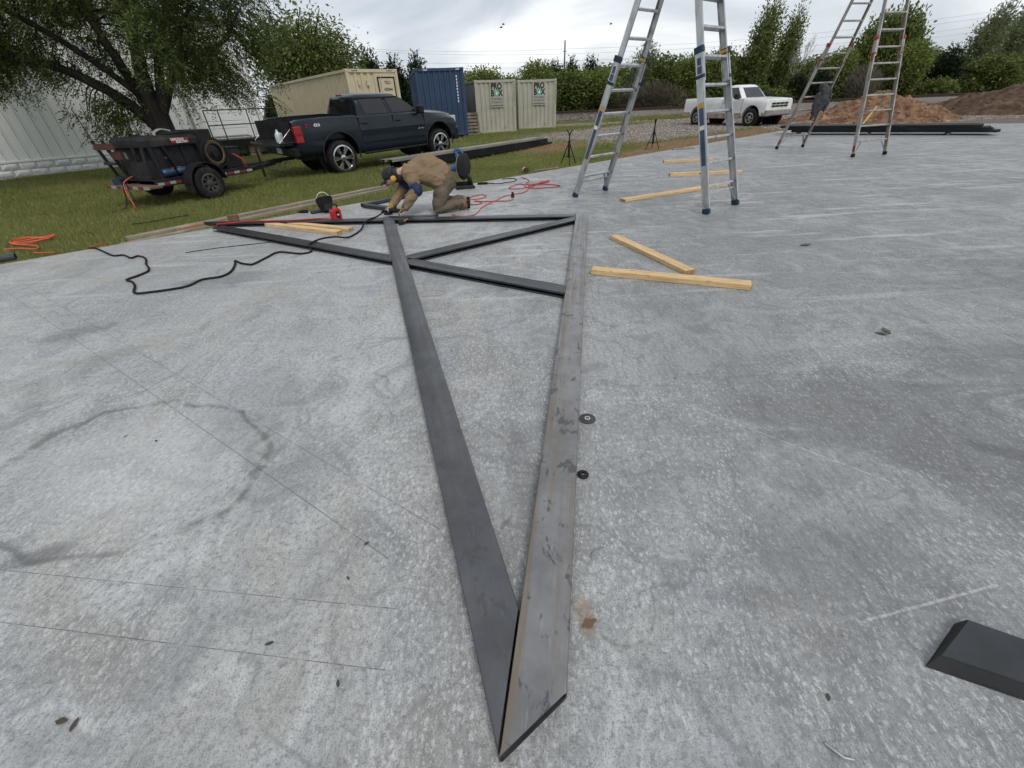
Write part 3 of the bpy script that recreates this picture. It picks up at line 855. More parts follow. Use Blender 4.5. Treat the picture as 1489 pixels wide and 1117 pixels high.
# ---- the big tree by the building: limbs, then hanging compound leaves
tree = empty('shade_tree', (-9.6, 14.0, -0.1), 0, 'large dark leafy shade tree with spreading limbs behind the welding trailer', 'tree')
tb = Vector(tree.location)
LIMBS = [
    [(-9.6, 14, -0.15, .34), (-9.62, 14, 0.3, .27), (-9.6, 14, 0.9, .25), (-9.58, 14, 1.5, .22), (-9.6, 14.0, 2.3, .17), (-9.35, 14.1, 3.3, .14), (-8.9, 14.2, 4.6, .10), (-8.5, 14.4, 6.0, .05)],
    [(-9.7, 14, 1.1, .16), (-10.15, 13.9, 1.75, .14), (-10.7, 13.7, 2.25, .12), (-11.4, 13.5, 2.65, .10), (-12.3, 13.2, 2.85, .085), (-13.4, 12.9, 3.0, .06), (-14.6, 12.5, 3.2, .03)],
    [(-9.5, 14, 1.45, .12), (-9.15, 14, 1.9, .10), (-8.7, 13.95, 2.4, .085), (-8.2, 13.9, 2.75, .075), (-7.4, 13.8, 2.85, .06), (-6.9, 13.8, 3.05, .045), (-6.3, 13.8, 3.6, .025)],
    [(-9.7, 14, 1.2, .17), (-10.0, 14.2, 2.1, .14), (-10.4, 14.4, 3.1, .11), (-10.9, 14.7, 4.3, .08), (-11.4, 15, 5.8, .04)],
    [(-9.5, 14.05, 1.6, .13), (-9.1, 14.3, 2.8, .10), (-8.3, 14.6, 4.1, .075), (-7.3, 14.9, 5.4, .04)],
    [(-9.8, 13.9, 2.0, .09), (-10.6, 13.2, 3.1, .07), (-11.8, 12.6, 4.0, .05), (-13.0, 12.2, 4.6, .03)],
    [(-9.4, 14, 2.6, .08), (-8.8, 13.2, 3.4, .06), (-8.0, 12.6, 4.0, .045), (-7.0, 12.2, 4.5, .025)],
    [(-8.2, 13.9, 2.75, .05), (-7.9, 13.6, 3.2, .04), (-7.3, 13.4, 3.6, .025)],
]
mb = MB()
for L in LIMBS:
    pts = smooth_path([Vector(q[:3]) - tb for q in L], 4)
    rr_ = np.interp(np.linspace(0, len(L) - 1, len(pts)), range(len(L)), [q[3] for q in L])
    pts = [q + Vector((random.uniform(-1, 1), random.uniform(-1, 1), 0)) * 0.02 for q in pts]
    mb.tube(pts, list(rr_), 12)
mb.build('trunk', BARK, tree, 'all')
LP = []
for L in LIMBS:
    for q in smooth_path([Vector(q[:3]) for q in L], 5)[6:]: LP.append(q)
tw = MB(); sp_p, sp_d = [], []
tr = random.Random(11)
def lowz(x):
    if x < -11.5: return 2.75
    if x < -8.9: return 2.55 + (x + 11.5) * 0.02
    return 2.2 if x < -7.3 else 2.9 + (x + 7.3) * 0.9
for c in list(range(420)) + [200] * 130:
    if c < 330:
        x = tr.uniform(-15.5, -6.2); y = tr.uniform(11.2, 16.6)
        lo = lowz(x) + (0.0 if y > 12.6 else 0.5)
        top = 7.2 - 0.10 * (x + 10) ** 2 * 0.8
        if top < lo + .3: continue
        z = lo + (top - lo) * tr.random() ** 1.25
        if c == 200: z = tr.uniform(3.2, max(3.4, min(top, 5.6)))
    elif c < 385:
        x = tr.uniform(-15.5, -7.2); y = tr.uniform(12.4, 14.6); z = lowz(x) + tr.uniform(-0.15, 0.35)
    else:
        x = tr.uniform(-11.1, -10.0); y = tr.uniform(13.2, 14.2); z = tr.uniform(1.25, 1.8)
    if 0 <= c < 385 and (y < 13.6 and abs(x + 9.5) < 1.5 and z < 3.7): continue
    if c < 385 and -13.6 < x < -8.7 and z < 2.95 and tr.random() < .75: continue
    if c >= 403: continue
    P = Vector((x, y, z))
    near = min(LP, key=lambda q: (q - P).length)
    if c < 385 and (near - P).length > 2.6: near = near + (P - near) * 0.35
    midp = (near + P) / 2 + Vector((0, 0, 0.18))
    pts = smooth_path([near, midp, P, P + (P - near) * 0.22 + Vector((0, 0, -0.28))], 4)
    tw.tube([q - tb for q in pts], list(np.linspace(0.020, 0.004, len(pts))), 4, cap=False)
    n = 31 if c < 385 else 16
    for _ in range(n):
        q = pts[int(len(pts) * (0.35 + 0.64 * tr.random()))] + Vector((tr.gauss(0, .20), tr.gauss(0, .20), tr.gauss(0, .16)))
        out = (P - Vector((-9.6, 14, z - 0.6)))
        out = out.normalized() if out.length > 0 else Vector((0, 0, 1))
        d = out * 0.55 + Vector((tr.gauss(0, .45), tr.gauss(0, .45), -0.55 + tr.gauss(0, .35)))
        sp_p.append(q - tb); sp_d.append(d.normalized())
tw.build('twigs', BARK, tree)
sp_p, sp_d = np.array(sp_p), np.array(sp_d)
K = 15
T = np.linspace(0.04, 1, K)
Ls = rng.uniform(0.26, 0.50, len(sp_p))
side = np.cross(sp_d, np.array((0, 0, 1.0)) + unit(len(sp_p)) * 0.5); side /= np.linalg.norm(side, axis=1, keepdims=True)
P = sp_p[:, None] + sp_d[:, None] * (T[None, :, None] * Ls[:, None, None]) + np.array((0, 0, -1.0)) * (T[None, :, None] ** 2 * Ls[:, None, None] * 0.45)
sg = np.where(np.arange(K) % 2 == 0, 1.0, -1.0)[None, :, None]
D = side[:, None] * sg + sp_d[:, None] * 0.7 + np.array((0, 0, -0.35)) + rng.normal(0, .22, (len(sp_p), K, 3))
D = (D / np.linalg.norm(D, axis=2, keepdims=True)).reshape(-1, 3); P = P.reshape(-1, 3)
Vq, Fq = quads(P, D, unit(len(P)), rng.uniform(0.065, 0.12, len(P)), rng.uniform(0.020, 0.034, len(P)))
link('crown', np_mesh('crown', Vq, Fq), L_DARK, tree)

# ---- trees behind
def crown_pts(lobes, n, seed, shell=0.55):
    r_ = np.random.default_rng(seed)
    w = np.array([l[3] * l[4] * l[5] for l in lobes]); w = w / w.sum()
    k = r_.choice(len(lobes), n, p=w)
    L = np.array(lobes)[k]
    u = unit(n, r_); rad = (shell + (1 - shell) * r_.random(n)) ** 0.7 * (1 + 0.12 * np.clip(r_.normal(size=n), -1.5, 1.2))
    return L[:, :3] + u * rad[:, None] * L[:, 3:6], u, r_
def tree_proto(name, lobes, n, seed, leaf, bark, ln, wd, trunk, updir=0.0, drift=0.0, group=None):
    t = empty(name, (0, 0, -50), 0)
    Pn, u, r_ = crown_pts(lobes, n, seed)
    cl = unit(max(n // 26, 8), r_); cen = Pn[r_.integers(0, n, len(cl))]
    kk = r_.integers(0, len(cl), n)
    Pn = Pn * 0.55 + (cen[kk] + np.clip(r_.normal(0, 0.34, (n, 3)), -.55, .55) * np.array(lobes[0][3:6]).mean() * 0.42) * 0.45
    D = u * 0.8 + unit(n, r_) * 0.9 + np.array((drift, 0, updir)); D /= np.linalg.norm(D, axis=1, keepdims=True)
    Vq, Fq = quads(Pn, D, unit(n, r_), ln * r_.uniform(.6, 1.3, n), wd * r_.uniform(.6, 1.3, n))
    mb = MB()
    rr_ = random.Random(seed)
    H = max(l[2] for l in lobes)
    th, tr0 = trunk
    base = [Vector((0, 0, -0.3)), Vector((rr_.uniform(-.1, .1), 0, th * 0.5)), Vector((rr_.uniform(-.15, .15) + drift, rr_.uniform(-.1, .1), th))]
    mb.tube(smooth_path(base, 3), list(np.linspace(tr0, tr0 * 0.6, 7)), 7)
    for l in lobes:
        for q in range(3):
            e_ = Vector(l[:3]) + Vector((max(-.6, min(.6, rr_.gauss(0, .35))) * l[3], max(-.6, min(.6, rr_.gauss(0, .35))) * l[4], rr_.uniform(0, .5) * l[5]))
            s_ = base[2] * rr_.uniform(0.6, 1.0)
            mb.tube(smooth_path([s_, (s_ + e_) / 2 + Vector((rr_.gauss(0, .15), 0, .15)), e_], 3), list(np.linspace(tr0 * .42, tr0 * .08, 7)), 5, cap=False)
    mb.build('trunk', bark, t, 'all')
    link('crown', np_mesh('crown', Vq, Fq), leaf, t)
    return t
def bare_proto(name, seed, H, bark, spread=0.5, depth=5, lean=0.15):
    t = empty(name, (0, 0, -50), 0)
    mb = MB(); rr_ = random.Random(seed)
    def grow(p, d, L, r_, k):
        q = p + d * L
        mb.tube([p, (p + q) / 2 + Vector((rr_.gauss(0, .03), rr_.gauss(0, .03), 0)) * L, q], [r_, r_ * .85, r_ * .65], 5 if k > 2 else 4, cap=False)
        if k == 0: return
        for _ in range(3 if k > 1 else 4):
            nd = (d + Vector((rr_.gauss(lean, spread), rr_.gauss(0, spread), rr_.gauss(0.15, .2)))).normalized()
            grow(p + d * L * rr_.uniform(.55, 1.0), nd, L * rr_.uniform(.6, .82), r_ * .58, k - 1)
    grow(Vector((0, 0, -0.2)), Vector((0.05, 0, 1)), H * 0.32, 0.09, depth)
    mb.build('branches', bark, t)
    return t
PROTO = {
    'mid': tree_proto('bushy_tree', [(0, 0, 2.6, 2.0, 1.8, 1.7), (1.3, .3, 2.0, 1.3, 1.2, 1.2), (-1.3, -.2, 1.8, 1.4, 1.3, 1.2), (.3, -.6, 3.8, 1.1, 1.0, 1.0), (0, 0, .9, 1.8, 1.5, .9)], 12500, 21, L_MID, BARK, .24, .135, (1.8, .14)),
    'light': tree_proto('light_tree', [(0, 0, 2.8, 1.9, 1.7, 1.5), (1.2, .2, 2.2, 1.2, 1.1, 1.1), (-1.4, -.1, 2.0, 1.2, 1.2, 1.1), (-.4, -.3, 3.9, .9, .9, .8), (.9, 0, 3.6, .8, .8, .8), (0, 0, 1.0, 1.5, 1.3, .8)], 11000, 33, L_LIGHT, BARK, .22, .12, (1.8, .12)),
    'cedar': tree_proto('cedar_tree', [(0, 0, 1.2, 1.15, 1.1, 1.2), (.1, 0, 2.6, .85, .85, 1.2), (-.1, 0, 3.9, .65, .65, 1.0), (.05, 0, 4.6, .38, .38, .8), (.5, .2, 2.0, .7, .7, 1.2), (-.5, -.1, 1.8, .7, .7, 1.3), (.45, 0, 3.4, .35, .35, .9), (-.4, .1, 3.3, .35, .35, .9)], 10000, 45, L_CEDAR, BARK, .24, .085, (3.5, .13), updir=.9),
    'poplar': tree_proto('airy_poplar_tree', [(0, 0, 3.4, 1.3, 1.2, 2.0), (.7, 0, 5.2, 1.0, 1.0, 1.6), (-.5, .1, 5.0, .9, .9, 1.5), (.2, -.1, 6.9, .7, .7, 1.2), (1.1, 0, 6.3, .5, .5, 1.0), (0, 0, 1.4, 1.4, 1.3, 1.0)], 7000, 57, L_MID, BARKL, .22, .10, (4.5, .15), updir=.8, drift=.45),
    'pale': tree_proto('pale_windswept_tree', [(0, 0, 2.6, 1.5, 1.4, 1.4), (1.0, 0, 4.2, 1.1, 1.0, 1.4), (-.7, .1, 3.9, 1.0, .9, 1.3), (.6, 0, 5.5, .7, .7, 1.0), (1.8, .1, 5.0, .7, .7, .9)], 6000, 69, L_PALE, BARKL, .24, .085, (3.2, .14), updir=.6, drift=.6),
    'thick': tree_proto('bare_thicket', [(0, 0, 1.3, 2.2, 1.5, 1.3), (1.4, 0, 1.1, 1.3, 1.2, 1.1), (-1.5, 0, 1.0, 1.2, 1.2, 1.0), (.3, 0, 2.2, 1.3, 1.1, .8)], 5200, 81, L_TWIG, BARK, .50, .028, (1.0, .06), updir=1.3, drift=.3),
    'bare': bare_proto('bare_tree', 5, 6.0, BARKL, .34, 5, .14),
    'bush': tree_proto('leafy_bush', [(0, 0, .8, 1.5, 1.2, .9), (1.0, 0, .7, .9, .9, .7), (-1.0, .1, .7, .9, .9, .8), (.1, 0, 1.5, .9, .8, .6)], 3000, 93, L_MID, BARK, .24, .14, (.6, .06)),
}
PROTO['broad'] = tree_proto('spreading_tree', [(0, 0, 2.9, 2.0, 1.9, 1.5), (1.4, .3, 2.4, 1.2, 1.2, 1.1), (-1.4, -.2, 2.3, 1.3, 1.3, 1.1), (.3, -.6, 3.9, 1.0, 1.0, .9), (-.9, .2, 3.6, .9, .9, .8), (1.9, 0, 3.2, .7, .7, .7)], 17000, 121, L_MID, BARK, .13, .06, (2.0, .14), updir=-.5)
used = {}
def plant(kind, x, y, sx, sz, label, cat='tree', rz=None, group='trees and shrubs along the railway'):
    p_ = PROTO[kind]
    if kind not in used: o = p_; used[kind] = 1
    else: o = copy_tree(p_)
    o.location = (x, y, float(ground_z(np.array(x), np.array(y))))
    o.scale = (sx, sx, sz)
    o.rotation_euler = (0, 0, random.uniform(-.6, .6) if rz is None else rz)
    return tag(o, label, cat, group)
G1 = 'trees along the railway'
def behind(kind, x45, y, h, nat, wid, label, cat='tree', rz=None):
    """x45, h as measured on a plane 45 m ahead, moved out to y"""
    k = y / 45.0
    plant(kind, x45 * k, y, wid * k * 1.14, ((h - 1.4) * k * 1.07 + 1.4) / nat, label, cat, rz, G1)
behind('cedar', -11.2, 46, 5.8, 5.0, 1.5, 'dark cedar rising behind the tan container, left one of three')
behind('cedar', -9.0, 47, 5.2, 5.0, 1.4, 'dark cedar behind the tan container, middle and lowest of three', rz=2.0)
behind('cedar', -7.0, 46, 5.4, 5.0, 1.15, 'dark cedar behind the blue container, right one of three', rz=4.0)
behind('light', -1.2, 50, 4.3, 4.7, 1.0, 'fresh green tree above the left of the two storage boxes')
behind('mid', 1.0, 53, 3.7, 4.8, 0.7, 'mid green tree between the two storage boxes, low in the background')
behind('light', 3.4, 49, 4.6, 4.7, 1.05, 'yellow green tree over the right hand storage box', rz=1.5)
behind('cedar', 5.0, 54, 4.6, 5.3, 0.95, 'slim dark cedar left of the utility pole')
behind('cedar', 6.6, 54, 4.8, 5.3, 1.0, 'slim dark cedar at the foot of the utility pole', rz=1.2)
behind('cedar', 8.3, 54, 4.8, 5.3, 1.0, 'slim dark cedar just left of the nearer ladder', rz=2.6)
behind('mid', 6.2, 48, 3.9, 4.8, 1.15, 'bushy green tree right of the storage boxes before dark cedars', rz=0.4)
behind('light', 8.9, 49, 3.9, 4.8, 1.05, 'bushy green tree directly behind the left ladder legs', rz=2.2)
behind('thick', 11.2, 48.5, 2.5, 3.0, 0.95, 'grey leafless thicket between the ladder legs, left part', 'shrub')
behind('thick', 14.6, 48, 2.6, 3.0, 1.0, 'grey leafless thicket behind the bed of the white pickup', 'shrub', rz=2.9)
behind('pale', 12.6, 52, 5.1, 6.0, 0.75, 'thin pale leaved tree standing over the grey thicket')
behind('mid', 14.9, 53, 4.7, 4.8, 1.05, 'green tree behind the thicket in the ladder gap', rz=3.3)
behind('light', 17.4, 51, 4.5, 4.7, 1.0, 'light green tree just left of the right ladder leg', rz=2.8)
behind('mid', 19.6, 51, 4.9, 4.8, 0.85, 'dark green tree above the cab of the white pickup', rz=1.0)
behind('mid', 21.8, 54, 4.4, 4.8, 0.9, 'green tree behind the white pickup windshield', rz=4.0)
behind('poplar', 23.0, 52, 8.0, 7.7, 1.0, 'tall airy poplar rising to the top of the picture')
behind('poplar', 25.3, 54, 7.2, 7.7, 0.8, 'shorter airy poplar beside the tall one', rz=0.3)
behind('bare', 26.9, 51, 5.6, 5.4, 0.9, 'leafless pale branched tree right of the poplars', rz=0.0)
behind('cedar', 27.2, 49, 2.9, 5.3, 1.0, 'squat dark cedar in front of the leafless tree', rz=0.5)
behind('cedar', 29.3, 49.5, 3.2, 5.3, 0.9, 'squat dark cedar behind the hanging jacket', rz=3.0)
behind('light', 30.6, 51, 4.4, 4.7, 0.75, 'fresh green tree between the far ladder legs')
behind('mid', 33.2, 55, 7.0, 4.8, 0.85, 'tall dark windswept tree behind the far ladder', rz=0.1)
behind('mid', 35.0, 55, 7.2, 4.8, 0.9, 'tallest dark green tree right of the far ladder', rz=1.7)
behind('light', 37.0, 50, 4.8, 4.7, 0.9, 'large fresh green tree above the sandy dirt pile', rz=3.9)
behind('thick', 33.0, 48.5, 3.0, 3.0, 1.0, 'grey brown thicket behind the sandy dirt pile', 'shrub', rz=1.0)
behind('cedar', 40.3, 51, 4.4, 5.3, 1.15, 'broad dark cedar between fresh green and pale trees', rz=2.3)
behind('pale', 42.6, 52, 6.6, 6.0, 0.9, 'pale windswept tree near the right edge', rz=0.2)
behind('pale', 45.5, 53, 6.6, 6.0, 0.95, 'pale windswept tree at the very right edge', rz=0.9)
behind('bush', 40.0, 47.5, 1.9, 2.0, 1.0, 'light bush behind the dark dirt pile', 'shrub')
behind('mid', 44.5, 49, 3.6, 4.8, 1.0, 'green tree low behind the dark dirt pile at the right edge', rz=2.0)
for i, (xx, yy, nm) in enumerate(((-3.6, 56, 'left storage box'), (4.5, 58, 'right storage box'), (10.2, 57, 'pale tree and ladder'), (17.0, 57, 'right ladder leg'), (22.5, 58, 'tall poplar'), (28.6, 57, 'leafless tree'), (31.8, 57, 'far ladder top'), (38.8, 57, 'broad dark cedar'), (48.5, 54, 'far right edge'))):
    behind('mid', xx, yy, 4.1, 4.8, 1.45, 'dark mass of a green tree far back behind the ' + nm, rz=i * 1.3)
for i, (xx, nm) in enumerate(((-6.0, 'blue container'), (10.0, 'left ladder leg'), (12.9, 'pale thicket'), (17.6, 'white pickup bed'), (20.9, 'white pickup cab'), (23.5, 'white pickup hood'), (25.3, 'white pickup grille'), (31.5, 'far ladder legs'), (36.2, 'sandy pile top'), (42.8, 'dark pile slope'), (47.0, 'dark pile at the edge'))):
    behind('bush', xx, 49.5 + (i % 3) * .7, 1.7 + .25 * (i % 2), 2.0, 1.1, 'low dark green bush beyond the track behind the ' + nm, 'shrub', rz=i * 1.9)
plant('broad', -13.3, 36.5, 1.95, 1.62, 'big green tree over the far end of the tan container', 'tree', 0.6, None)
plant('cedar', -19.2, 43, 1.3, 0.66, 'small dark cedar in the gap between building and tan container', 'tree', 1.1, None)

# ---- utility pole and wires
WOOD_G = M('grey_pole_wood', (0.16, 0.135, 0.11), (0.09, 0.075, 0.06), 6, 0.9, stretch=(1, 1, 0.1))
pole = empty('utility_pole', (11.6, 88, -0.1), 0, 'thin wooden utility pole above the slim dark cedars', 'pole')
MB().tube([(0, 0, 0), (0, 0, 9.7)], [0.17, 0.11], 8).build('post', WOOD_G, pole, True)
MB().bx(-0.35, 0.35, -0.05, 0.05, 8.25, 8.33).build('cross_arm', WOOD_G, pole)
WIRE = M('wire', (0.30, 0.31, 0.32), (0.24, 0.25, 0.26), 4, 0.6)
for (za, zb, off, lab) in ((9.0, 7.85, 0.0, 'topmost power line crossing the sky above the containers'), (8.9, 8.5, 0.9, 'second power line from the top over the containers'),
                           (7.2, 6.9, 0.4, 'third power line down over the storage boxes'), (6.7, 6.2, 0.8, 'lowest power line just above the blue container')):
    a, b = Vector((-55, 92 + off, za + 5.0)), Vector((11.6, 88, zb))
    c = Vector((80, 82 + off, zb + 1.8))
    pts = [a.lerp(b, t) - Vector((0, 0, 4 * 1.3 * t * (1 - t))) for t in np.linspace(0, 1, 16)] + [b.lerp(c, t) - Vector((0, 0, 4 * 0.9 * t * (1 - t))) for t in np.linspace(0.06, 1, 16)]
    tag(MB().tube(pts, 0.013, 5).build('power_line', WIRE, None, True), lab, 'power line', 'overhead wires')
def bird(x, y, z, lab, s=1.0, rz=0.0):
    o = empty('bird', (x, y, z), rz, lab, 'bird', 'birds in flight')
    MB().tube([(-.16, 0, 0), (-.08, 0, 0), (.05, 0, .01), (.14, 0, .02), (.18, 0, .02)], [.01, .045, .055, .035, .005], 7).build('body', INK, o, 'all')
    for sg in (-1, 1):
        MB().add([(-.05, 0, .02), (.07, 0, .02), (.03, sg * .2, .09), (-.05, sg * .2, .09), (-.06, sg * .42, .05), (-.05, 0, .035), (.07, 0, .035), (.03, sg * .2, .105), (-.05, sg * .2, .105)],
                 [(0, 1, 2, 3), (3, 2, 4), (5, 8, 7, 6), (8, 4, 7), (0, 3, 8, 5), (1, 6, 7, 2), (2, 7, 4), (3, 4, 8)]).build('wing', INK, o)
    o.scale = (s, s, s)
bird(0.95, 60, 8.6, 'upper of the two birds flying side by side in the sky', 1.0, 0.4)
bird(0.70, 60, 8.35, 'lower of the two birds flying side by side in the sky', 1.0, 0.2)
bird(13.0, 60, 8.2, 'lone small bird flying just left of the ladder top', 1.0, -0.7)
# ================================================================== CONTAINERS
def corr_sheet(L, H, pitch, dep, z0, vertical_x=True):
    """corrugated sheet, runs along +x, outward is -y"""
    n = max(2, round(L / pitch)); p_ = L / n
    prof = []
    for i in range(n):
        b = i * p_
        prof += [(b, 0.0), (b + 0.18 * p_, 0.0), (b + 0.30 * p_, dep), (b + 0.70 * p_, dep), (b + 0.82 * p_, 0.0)]
    prof.append((L, 0.0))
    mb = MB()
    mb.v = [(x, y, z) for z in (z0, z0 + H) for x, y in prof]
    m_ = len(prof)
    mb.f = [(i, i + 1, m_ + i + 1, m_ + i) for i in range(m_ - 1)]
    return mb
def container(name, loc, yaw, W, L, H, paint, label, pitch_s=0.28, pitch_e=0.28, front=True):
    c = empty(name, loc, R(yaw), label, 'container')
    po = 0.13
    for (x, y) in ((0, 0), (W - po, 0), (0, L - po), (W - po, L - po)):
        MB().bx(x, x + po, y, y + po, 0.12, H - 0.12).build('corner_post', paint, c, bevel=0.012)
    for z in (0, H - 0.12):
        for (x, y) in ((0, 0), (W - 0.17, 0), (0, L - 0.17), (W - 0.17, L - 0.17)):
            MB().bx(x - 0.004, x + 0.174, y - 0.004, y + 0.174, z, z + 0.12).build('corner_casting', paint, c, bevel=0.015)
    for x in (0.0, W - 0.09):
        MB().bx(x + 0.002, x + 0.088, 0.174, L - 0.174, H - 0.11, H - 0.01).build('top_rail', paint, c)
        MB().bx(x + 0.002, x + 0.088, 0.174, L - 0.174, 0.01, 0.15).build('bottom_rail', paint, c)
    for y in (0.0, L - 0.09):
        MB().bx(0.174, W - 0.174, y + 0.002, y + 0.088, H - 0.125, H - 0.008).build('end_rail', paint, c)
        MB().bx(0.174, W - 0.174, y + 0.002, y + 0.088, 0.01, 0.16).build('end_sill', paint, c)
    o = corr_sheet(L - 2 * po, H - 0.24, pitch_s, 0.036, 0.13).build('side_panel', paint, c)
    o.matrix_local = Matrix.Translation((0.03, L - po, 0)) @ Matrix.Rotation(R(-90), 4, 'Z')
    o = corr_sheet(L - 2 * po, H - 0.24, pitch_s, 0.036, 0.13).build('side_panel', paint, c)
    o.matrix_local = Matrix.Translation((W - 0.03, po, 0)) @ Matrix.Rotation(R(90), 4, 'Z')
    o = corr_sheet(W - 2 * po, H - 0.27, pitch_e, 0.04, 0.145).build('end_panel', paint, c)
    o.matrix_local = Matrix.Translation((W - po, L - 0.03, 0)) @ Matrix.Rotation(R(180), 4, 'Z')
    if front:
        o = corr_sheet(W - 2 * po, H - 0.27, pitch_e, 0.04, 0.145).build('end_panel', paint, c)
        o.matrix_local = Matrix.Translation((po, 0.03, 0))
    MB().bx(0.09, W - 0.09, 0.09, L - 0.09, H - 0.06, H - 0.03).build('roof', paint, c)
    MB().bx(0.09, W - 0.09, 0.09, L - 0.09, 0.10, 0.14).build('floor', BLACK, c)
    return c
def facing(x, y, z):
    return frame_mtx((x, y, z), (1, 0, 0), (0, 0, 1))
TAN = M('tan_paint', (0.56, 0.49, 0.34), (0.50, 0.43, 0.295), 1.4, 0.55, grime=(0.40, 0.32, 0.205), gscale=1.1, glo=0.6, ghi=0.8)
BLU = M('blue_paint', (0.022, 0.052, 0.115), (0.016, 0.038, 0.09), 1.4, 0.5, grime=(0.045, 0.062, 0.095), gscale=1.2, glo=0.58, ghi=0.8)
GRY = M('greige_paint', (0.40, 0.385, 0.315), (0.345, 0.33, 0.27), 1.3, 0.6, grime=(0.27, 0.25, 0.20), gscale=1.0, glo=0.56, ghi=0.78)
TEAL = M('teal_print', (0.10, 0.42, 0.37), (0.08, 0.35, 0.31), 4, 0.5)
GREYINK = M('grey_ink', (0.11, 0.11, 0.105), (0.08, 0.08, 0.08), 5, 0.6)

# tan forty foot box with a personnel door in its end
tan = container('shipping_container', (-6.457, 21.954, -0.03), 38.85, 2.44, 12.19, 2.9, TAN, 'long tan shipping container behind the dark pickup', 0.29, 0.3, front=False)
o = corr_sheet(1.2, 2.63, 0.30, 0.045, 0.145).build('end_panel', TAN, tan); o.matrix_local = Matrix.Translation((0.13, 0.03, 0))
MB().bx(1.33, 2.31, 0.03, 0.06, 0.145, 2.775).build('door_surround', TAN, tan)
dfr = MB()
for (a, b, c_, d) in ((1.40, 1.45, 0.2, 2.62), (2.20, 2.25, 0.2, 2.62), (1.45, 2.20, 2.57, 2.62)): dfr.bx(a, b, 0.004, 0.03, c_, d)
dfr.build('door_gasket', RUBBER, tan)
td = MB().bx(1.46, 2.19, 0.008, 0.03, 0.2, 2.56).build('door', TAN, tan, bevel=0.006)
MB().cyl((1.55, -0.02, 0.25), (1.55, -0.02, 2.6), 0.017, 8).build('lock_rod', TAN, td, True)
for i, s_ in enumerate(('TSLU', '430044', '45G1')):
    text('lettering', s_, 0.17, INK, td, facing(1.87, 0.006, 2.40 - i * 0.25), sx=0.8, bold=0.004)
for xx in (0.52, 0.92):
    MB().bx(xx - 0.045, xx + 0.045, -0.03, 0.03, 2.3, 2.52).build('vent', TAN, tan, bevel=0.01)
for xx in (0.42, 2.05):
    for q in range(4): MB().bx(xx - 0.13 + q * 0.07, xx - 0.09 + q * 0.07, -0.002, 0.004, 2.81, 2.855).build('height_mark', INK, tan)

blu = container('shipping_container', (-4.06, 25.3, 0.07), 13.0, 2.44, 6.06, 2.9, BLU, 'dark blue shipping container standing behind the pickup hood', 0.26, 0.27)
for xx, yy in ((0.1, 0.1), (2.2, 0.1), (0.1, 5.8), (2.2, 5.8)):
    MB().bx(xx - 0.06, xx + 0.2, yy - 0.06, yy + 0.2, -0.2, -0.002).build('support_block', WOOD_G, blu)
for q in range(9): MB().bx(2.02, 2.075, 0.022, 0.032, 2.50 - q * 0.13, 2.585 - q * 0.13).build('code_mark', WHITE, blu)
for q in range(3): MB().bx(0.42 + q * 0.07, 0.47 + q * 0.07, -0.004, 0.003, 2.80, 2.85).build('code_mark', WHITE, blu); MB().bx(2.05 + q * 0.06, 2.09 + q * 0.06, -0.004, 0.003, 2.80, 2.85).build('code_mark', WHITE, blu)

def storage_box(loc, yaw, label, s=1.0, cx=1.27):
    c = container('storage_container', loc, yaw, 2.44, 3.05, 2.6, GRY, label, 0.27, 0.27)
    sg = MB().bx(cx - 0.40, cx + 0.40, -0.012, 0.028, 1.30, 2.46).build('sign_panel', GRY, c, bevel=0.004)
    text('lettering', 'PRO', 0.40, INK, sg, facing(cx, -0.014, 2.28), bold=0.022, sx=0.86)
    text('lettering', 'B', 0.40, INK, sg, facing(cx - 0.24, -0.014, 1.96), bold=0.022, sx=0.86)
    text('lettering', 'X', 0.40, INK, sg, facing(cx + 0.24, -0.014, 1.96), bold=0.022, sx=0.86)
    MB().bx(cx - 0.12, cx + 0.12, -0.020, -0.012, 1.82, 2.10).build('box_emblem', TEAL, sg, bevel=0.02)
    MB().bx(cx - 0.04, cx + 0.05, -0.024, -0.020, 1.90, 2.03).build('emblem_window', WHITE, sg)
    text('lettering', 'PORTABLE', 0.155, GREYINK, sg, facing(cx, -0.014, 1.70), bold=0.004, sx=0.93)
    text('lettering', 'STORAGE', 0.165, GREYINK, sg, facing(cx, -0.014, 1.54), bold=0.004, sx=0.95)
    for q in range(10):
        MB().bx(cx - 0.36 + q * 0.074, cx - 0.31 + q * 0.074, -0.016, -0.012, 1.36, 1.42).build('phone_digit', INK, sg)
    for q in range(11):
        MB().bx(2.35, 2.39, -0.004, 0.002, 2.3 - q * 0.1, 2.345 - q * 0.1).build('code_mark', INK, c)
    return c
storage_box((-1.30, 28.2, -0.09), 18.0, 'grey beige storage container with black lettering, nearer the blue one')
storage_box((1.22, 30.6, -0.09), 9.0, 'grey beige storage container with black lettering, right of its twin', cx=1.33)

